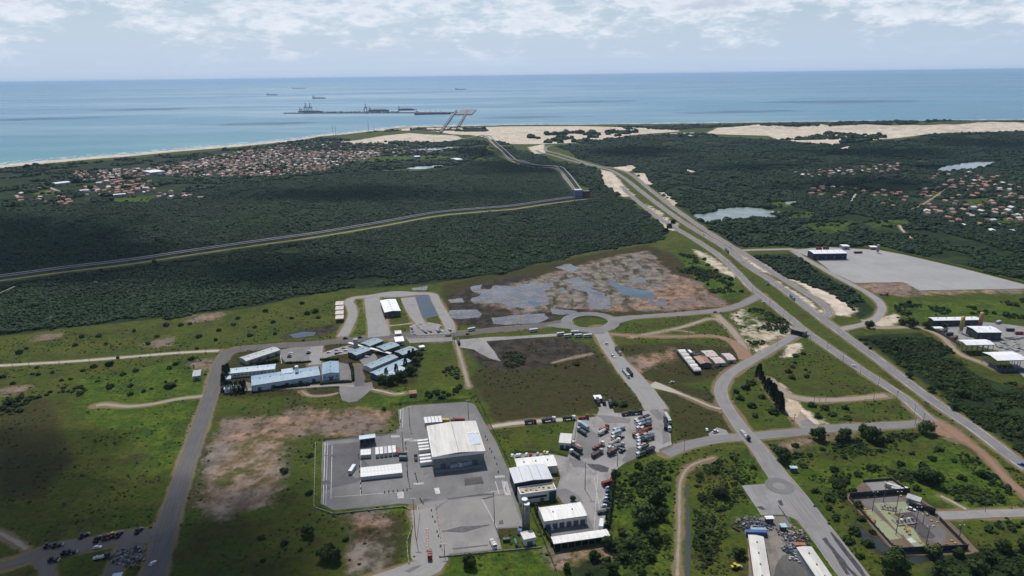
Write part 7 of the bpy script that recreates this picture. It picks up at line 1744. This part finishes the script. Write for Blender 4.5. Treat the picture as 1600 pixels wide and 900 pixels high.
# tussocks in the open grass
P = grid_points([(-60,560),(0,532),(200,508),(420,482),(540,462),(700,452),(900,520),(1000,490),(1150,475),(1380,600),(1480,640),(1620,760),(1620,905),(-60,905)], 3.2)
n = fbm(P[:,0]/26+2, P[:,1]/26, 4)*.7+.3*rng.random(len(P)); P = P[n > .565]; P = P[keep(P, .8)]; P = P[(class_sdf(P, 'soil') < 0) & (class_sdf(P, 'sand') < 0)]
print('tussock', len(P))
for poly, sp_, dens in (([(960,742),(1058,712),(1058,905),(880,905),(955,830)],1.9,.55), ([(1085,712),(1150,700),(1180,730),(1160,800),(1168,905),(1085,905)],1.9,.7), ([(1205,702),(1260,691),(1440,675),(1440,720),(1230,738)],2.0,.6), ([(1240,735),(1440,720),(1540,700),(1600,760),(1600,795),(1440,760),(1320,750),(1290,790)],2.1,.5), ([(1445,905),(1470,862),(1610,855),(1610,905)],2.0,.6), ([(1335,524),(1440,518),(1500,562),(1540,590),(1610,612),(1640,750),(1600,706),(1540,660),(1480,616),(1420,580),(1370,545)],2.6,.7)):
    Q = grid_points(poly, sp_); m_ = fbm(Q[:,0]/15+3, Q[:,1]/15, 4); Q = Q[m_ > np.quantile(m_, 1-dens)]; P = np.vstack([P, Q[keep(Q, .8)]])
print('low', len(P))
instanced('undergrowth', P, .40+1.05*rng.random(len(P))**2.2, rng.random(len(P)), SRC_BUSH, .45+.4*rng.random(len(P)))
# thin palms and tall trees standing out of the town and village
# ---------------------------------------------------------------- clouds
t = NT('cloud_vapour'); p = t.obj()
ln_ = t.n('ShaderNodeVectorMath', operation='LENGTH'); t.put(ln_.inputs[0], t.scale(p, (1,1,0)))
wv = t.noise(t.scale(t.pos(), (1,1,1)), 190, 5, .62)
al = t.ramp(t.math('ADD', ln_.outputs['Value'], t.math('MULTIPLY', t.math('SUBTRACT', wv, .5), 2.3)), .35, 1.0, .64, 0)
df = t.n('ShaderNodeBsdfDiffuse'); df.inputs[0].default_value = (.9,.9,.92,1); tl = t.n('ShaderNodeBsdfTranslucent'); tl.inputs[0].default_value = (.9,.9,.92,1)
m1 = t.n('ShaderNodeMixShader'); m1.inputs[0].default_value = .5; t.put(m1.inputs[1], df.outputs[0]); t.put(m1.inputs[2], tl.outputs[0])
tr = t.n('ShaderNodeBsdfTransparent'); mx = t.n('ShaderNodeMixShader'); t.put(mx.inputs[0], al); t.put(mx.inputs[1], tr.outputs[0]); t.put(mx.inputs[2], m1.outputs[0]); t.t.links.new(mx.outputs[0], t.out.inputs[0])
t2 = t.m.copy(); t2.name = 'thin_cloud_vapour'
for nd in t2.node_tree.nodes:
    if nd.type == 'MAP_RANGE': nd.inputs[3].default_value = .34
CM = lump(9, 4, .9, .25); CM.name = 'cloud'; CM.materials.append(t.m); CT = CM.copy(); CT.materials.clear(); CT.materials.append(t2); CT.polygons.foreach_set('use_smooth', [True]*len(CT.polygons)); CM.polygons.foreach_set('use_smooth', [True]*len(CM.polygons))
SUN_EL, SUN_AZ = 57.0, -14.0
SV = np.array([math.sin(R(SUN_AZ))*math.cos(R(SUN_EL)), math.cos(R(SUN_AZ))*math.cos(R(SUN_EL)), math.sin(R(SUN_EL))])
def cloud(px, ax, ay, alt=1000, label=None):
    q = G([px])[0]; k = alt/SV[2]; o = link('cloud', CT if q[1] > 3600 else CM, None, (q[0]+SV[0]*k, q[1]+SV[1]*k, alt), random.uniform(-.2,.2)); o.scale = (ax, ay, min(ax, ay)*.45); tag(o, kind='stuff')
for c in CLOUDS: cloud(*c)
# ---------------------------------------------------------------- light, sky, air
SUN_EL, SUN_AZ = 57.0, -14.0           # the sun stands beyond the scene, a little to the west of the view
sd = bpy.data.lights.new('sun', 'SUN'); sd.energy = 4.0; sd.angle = R(.53); sd.color = (1, .96, .90)
so = bpy.data.objects.new('sun', sd); COL.objects.link(so)
sv = Vector((math.sin(R(SUN_AZ))*math.cos(R(SUN_EL)), math.cos(R(SUN_AZ))*math.cos(R(SUN_EL)), math.sin(R(SUN_EL))))
so.rotation_euler = sv.to_track_quat('Z', 'Y').to_euler(); so.location = (0, 0, 3000)
W = bpy.data.worlds.new('World'); scene.world = W; W.use_nodes = True
nt = W.node_tree; nt.nodes.clear()
t = NT.__new__(NT); t.t = nt
sky = t.n('ShaderNodeTexSky', sky_type='NISHITA'); sky.sun_disc = False
sky.sun_elevation = R(SUN_EL); sky.sun_rotation = R(SUN_AZ); sky.altitude = 260; sky.air_density = 1.0; sky.dust_density = 1.2; sky.ozone_density = 2.0
dirn = t.n('ShaderNodeTexCoord').outputs['Generated']
sep = t.n('ShaderNodeSeparateXYZ'); t.put(sep.inputs[0], dirn)
zz = t.math('ADD', t.math('MAXIMUM', sep.outputs[2], 0.0), .012)
cmb = t.n('ShaderNodeCombineXYZ'); t.put(cmb.inputs[0], t.math('DIVIDE', sep.outputs[0], zz)); t.put(cmb.inputs[1], t.math('DIVIDE', sep.outputs[1], zz)); cmb.inputs[2].default_value = 3.1
pl = cmb.outputs[0]
ang = t.scale(dirn, (15, 15, 44))
c1 = t.noise(ang, 1.55, 7, .62); c2 = t.noise(ang, .5, 6, .62); lift = t.math('SUBTRACT', t.ramp(sep.outputs[2], .035, .085), t.ramp(sep.outputs[2], .12, .30, 0, 1.6))
big = t.math('ADD', t.math('MULTIPLY', c1, .62), t.math('MULTIPLY', c2, .38))
thick = t.math('ADD', big, t.math('MULTIPLY', lift, .10))
veil = t.ramp(t.noise(t.scale(pl, (.45, 1.2, 1)), 7, 5, .6), .48, .80, 0, .35)
cum = t.ramp(thick, .505, .665)
core = t.ramp(t.math('SUBTRACT', thick, t.math('MULTIPLY', t.math('SUBTRACT', c2, .5), .25)), .60, .72)
STR = .085
K = 1/STR
skyc = t.mix(t.ramp(sep.outputs[2], 0.0, .16, .85, .05), sky.outputs[0], (.52*K,.66*K,.88*K))
skyc = t.mix(veil, skyc, (.60*K,.71*K,.88*K))
white = t.mix(core, (.82*K,.87*K,.95*K), (.57*K,.63*K,.76*K))
skyc = t.mix(t.math('MULTIPLY', cum, t.ramp(sep.outputs[2], .008, .05)), skyc, white)
bg = t.n('ShaderNodeBackground'); t.put(bg.inputs[0], skyc); bg.inputs[1].default_value = STR
ow = t.n('ShaderNodeOutputWorld'); nt.links.new(bg.outputs[0], ow.inputs[0])
W.cycles.sampling_method = 'MANUAL'; W.cycles.sample_map_resolution = 512
# the air over land and sea
mb = MB(); mb.box((0, 45000, 130), (186000, 104000, 310))
m = bpy.data.materials.new('air'); m.use_nodes = True; m.node_tree.nodes.clear()
pv = m.node_tree.nodes.new('ShaderNodeVolumePrincipled'); mo = m.node_tree.nodes.new('ShaderNodeOutputMaterial')
pv.inputs['Color'].default_value = (.48,.72,1,1); pv.inputs['Density'].default_value = HAZE; pv.inputs['Anisotropy'].default_value = .25
m.node_tree.links.new(pv.outputs[0], mo.inputs['Volume'])
hz = mb.build('haze', m); tag(hz, kind='stuff')
scene.cycles.volume_bounces = 0
scene.cycles.max_bounces = 6; scene.cycles.diffuse_bounces = 2; scene.cycles.glossy_bounces = 2; scene.cycles.transparent_max_bounces = 12
scene.cycles.use_denoising = True
scene.cycles.use_adaptive_sampling = True; scene.cycles.adaptive_threshold = .02
scene.view_settings.view_transform = 'Standard'; scene.view_settings.look = 'None'
scene.view_settings.exposure = EXPO; scene.view_settings.gamma = 1.0
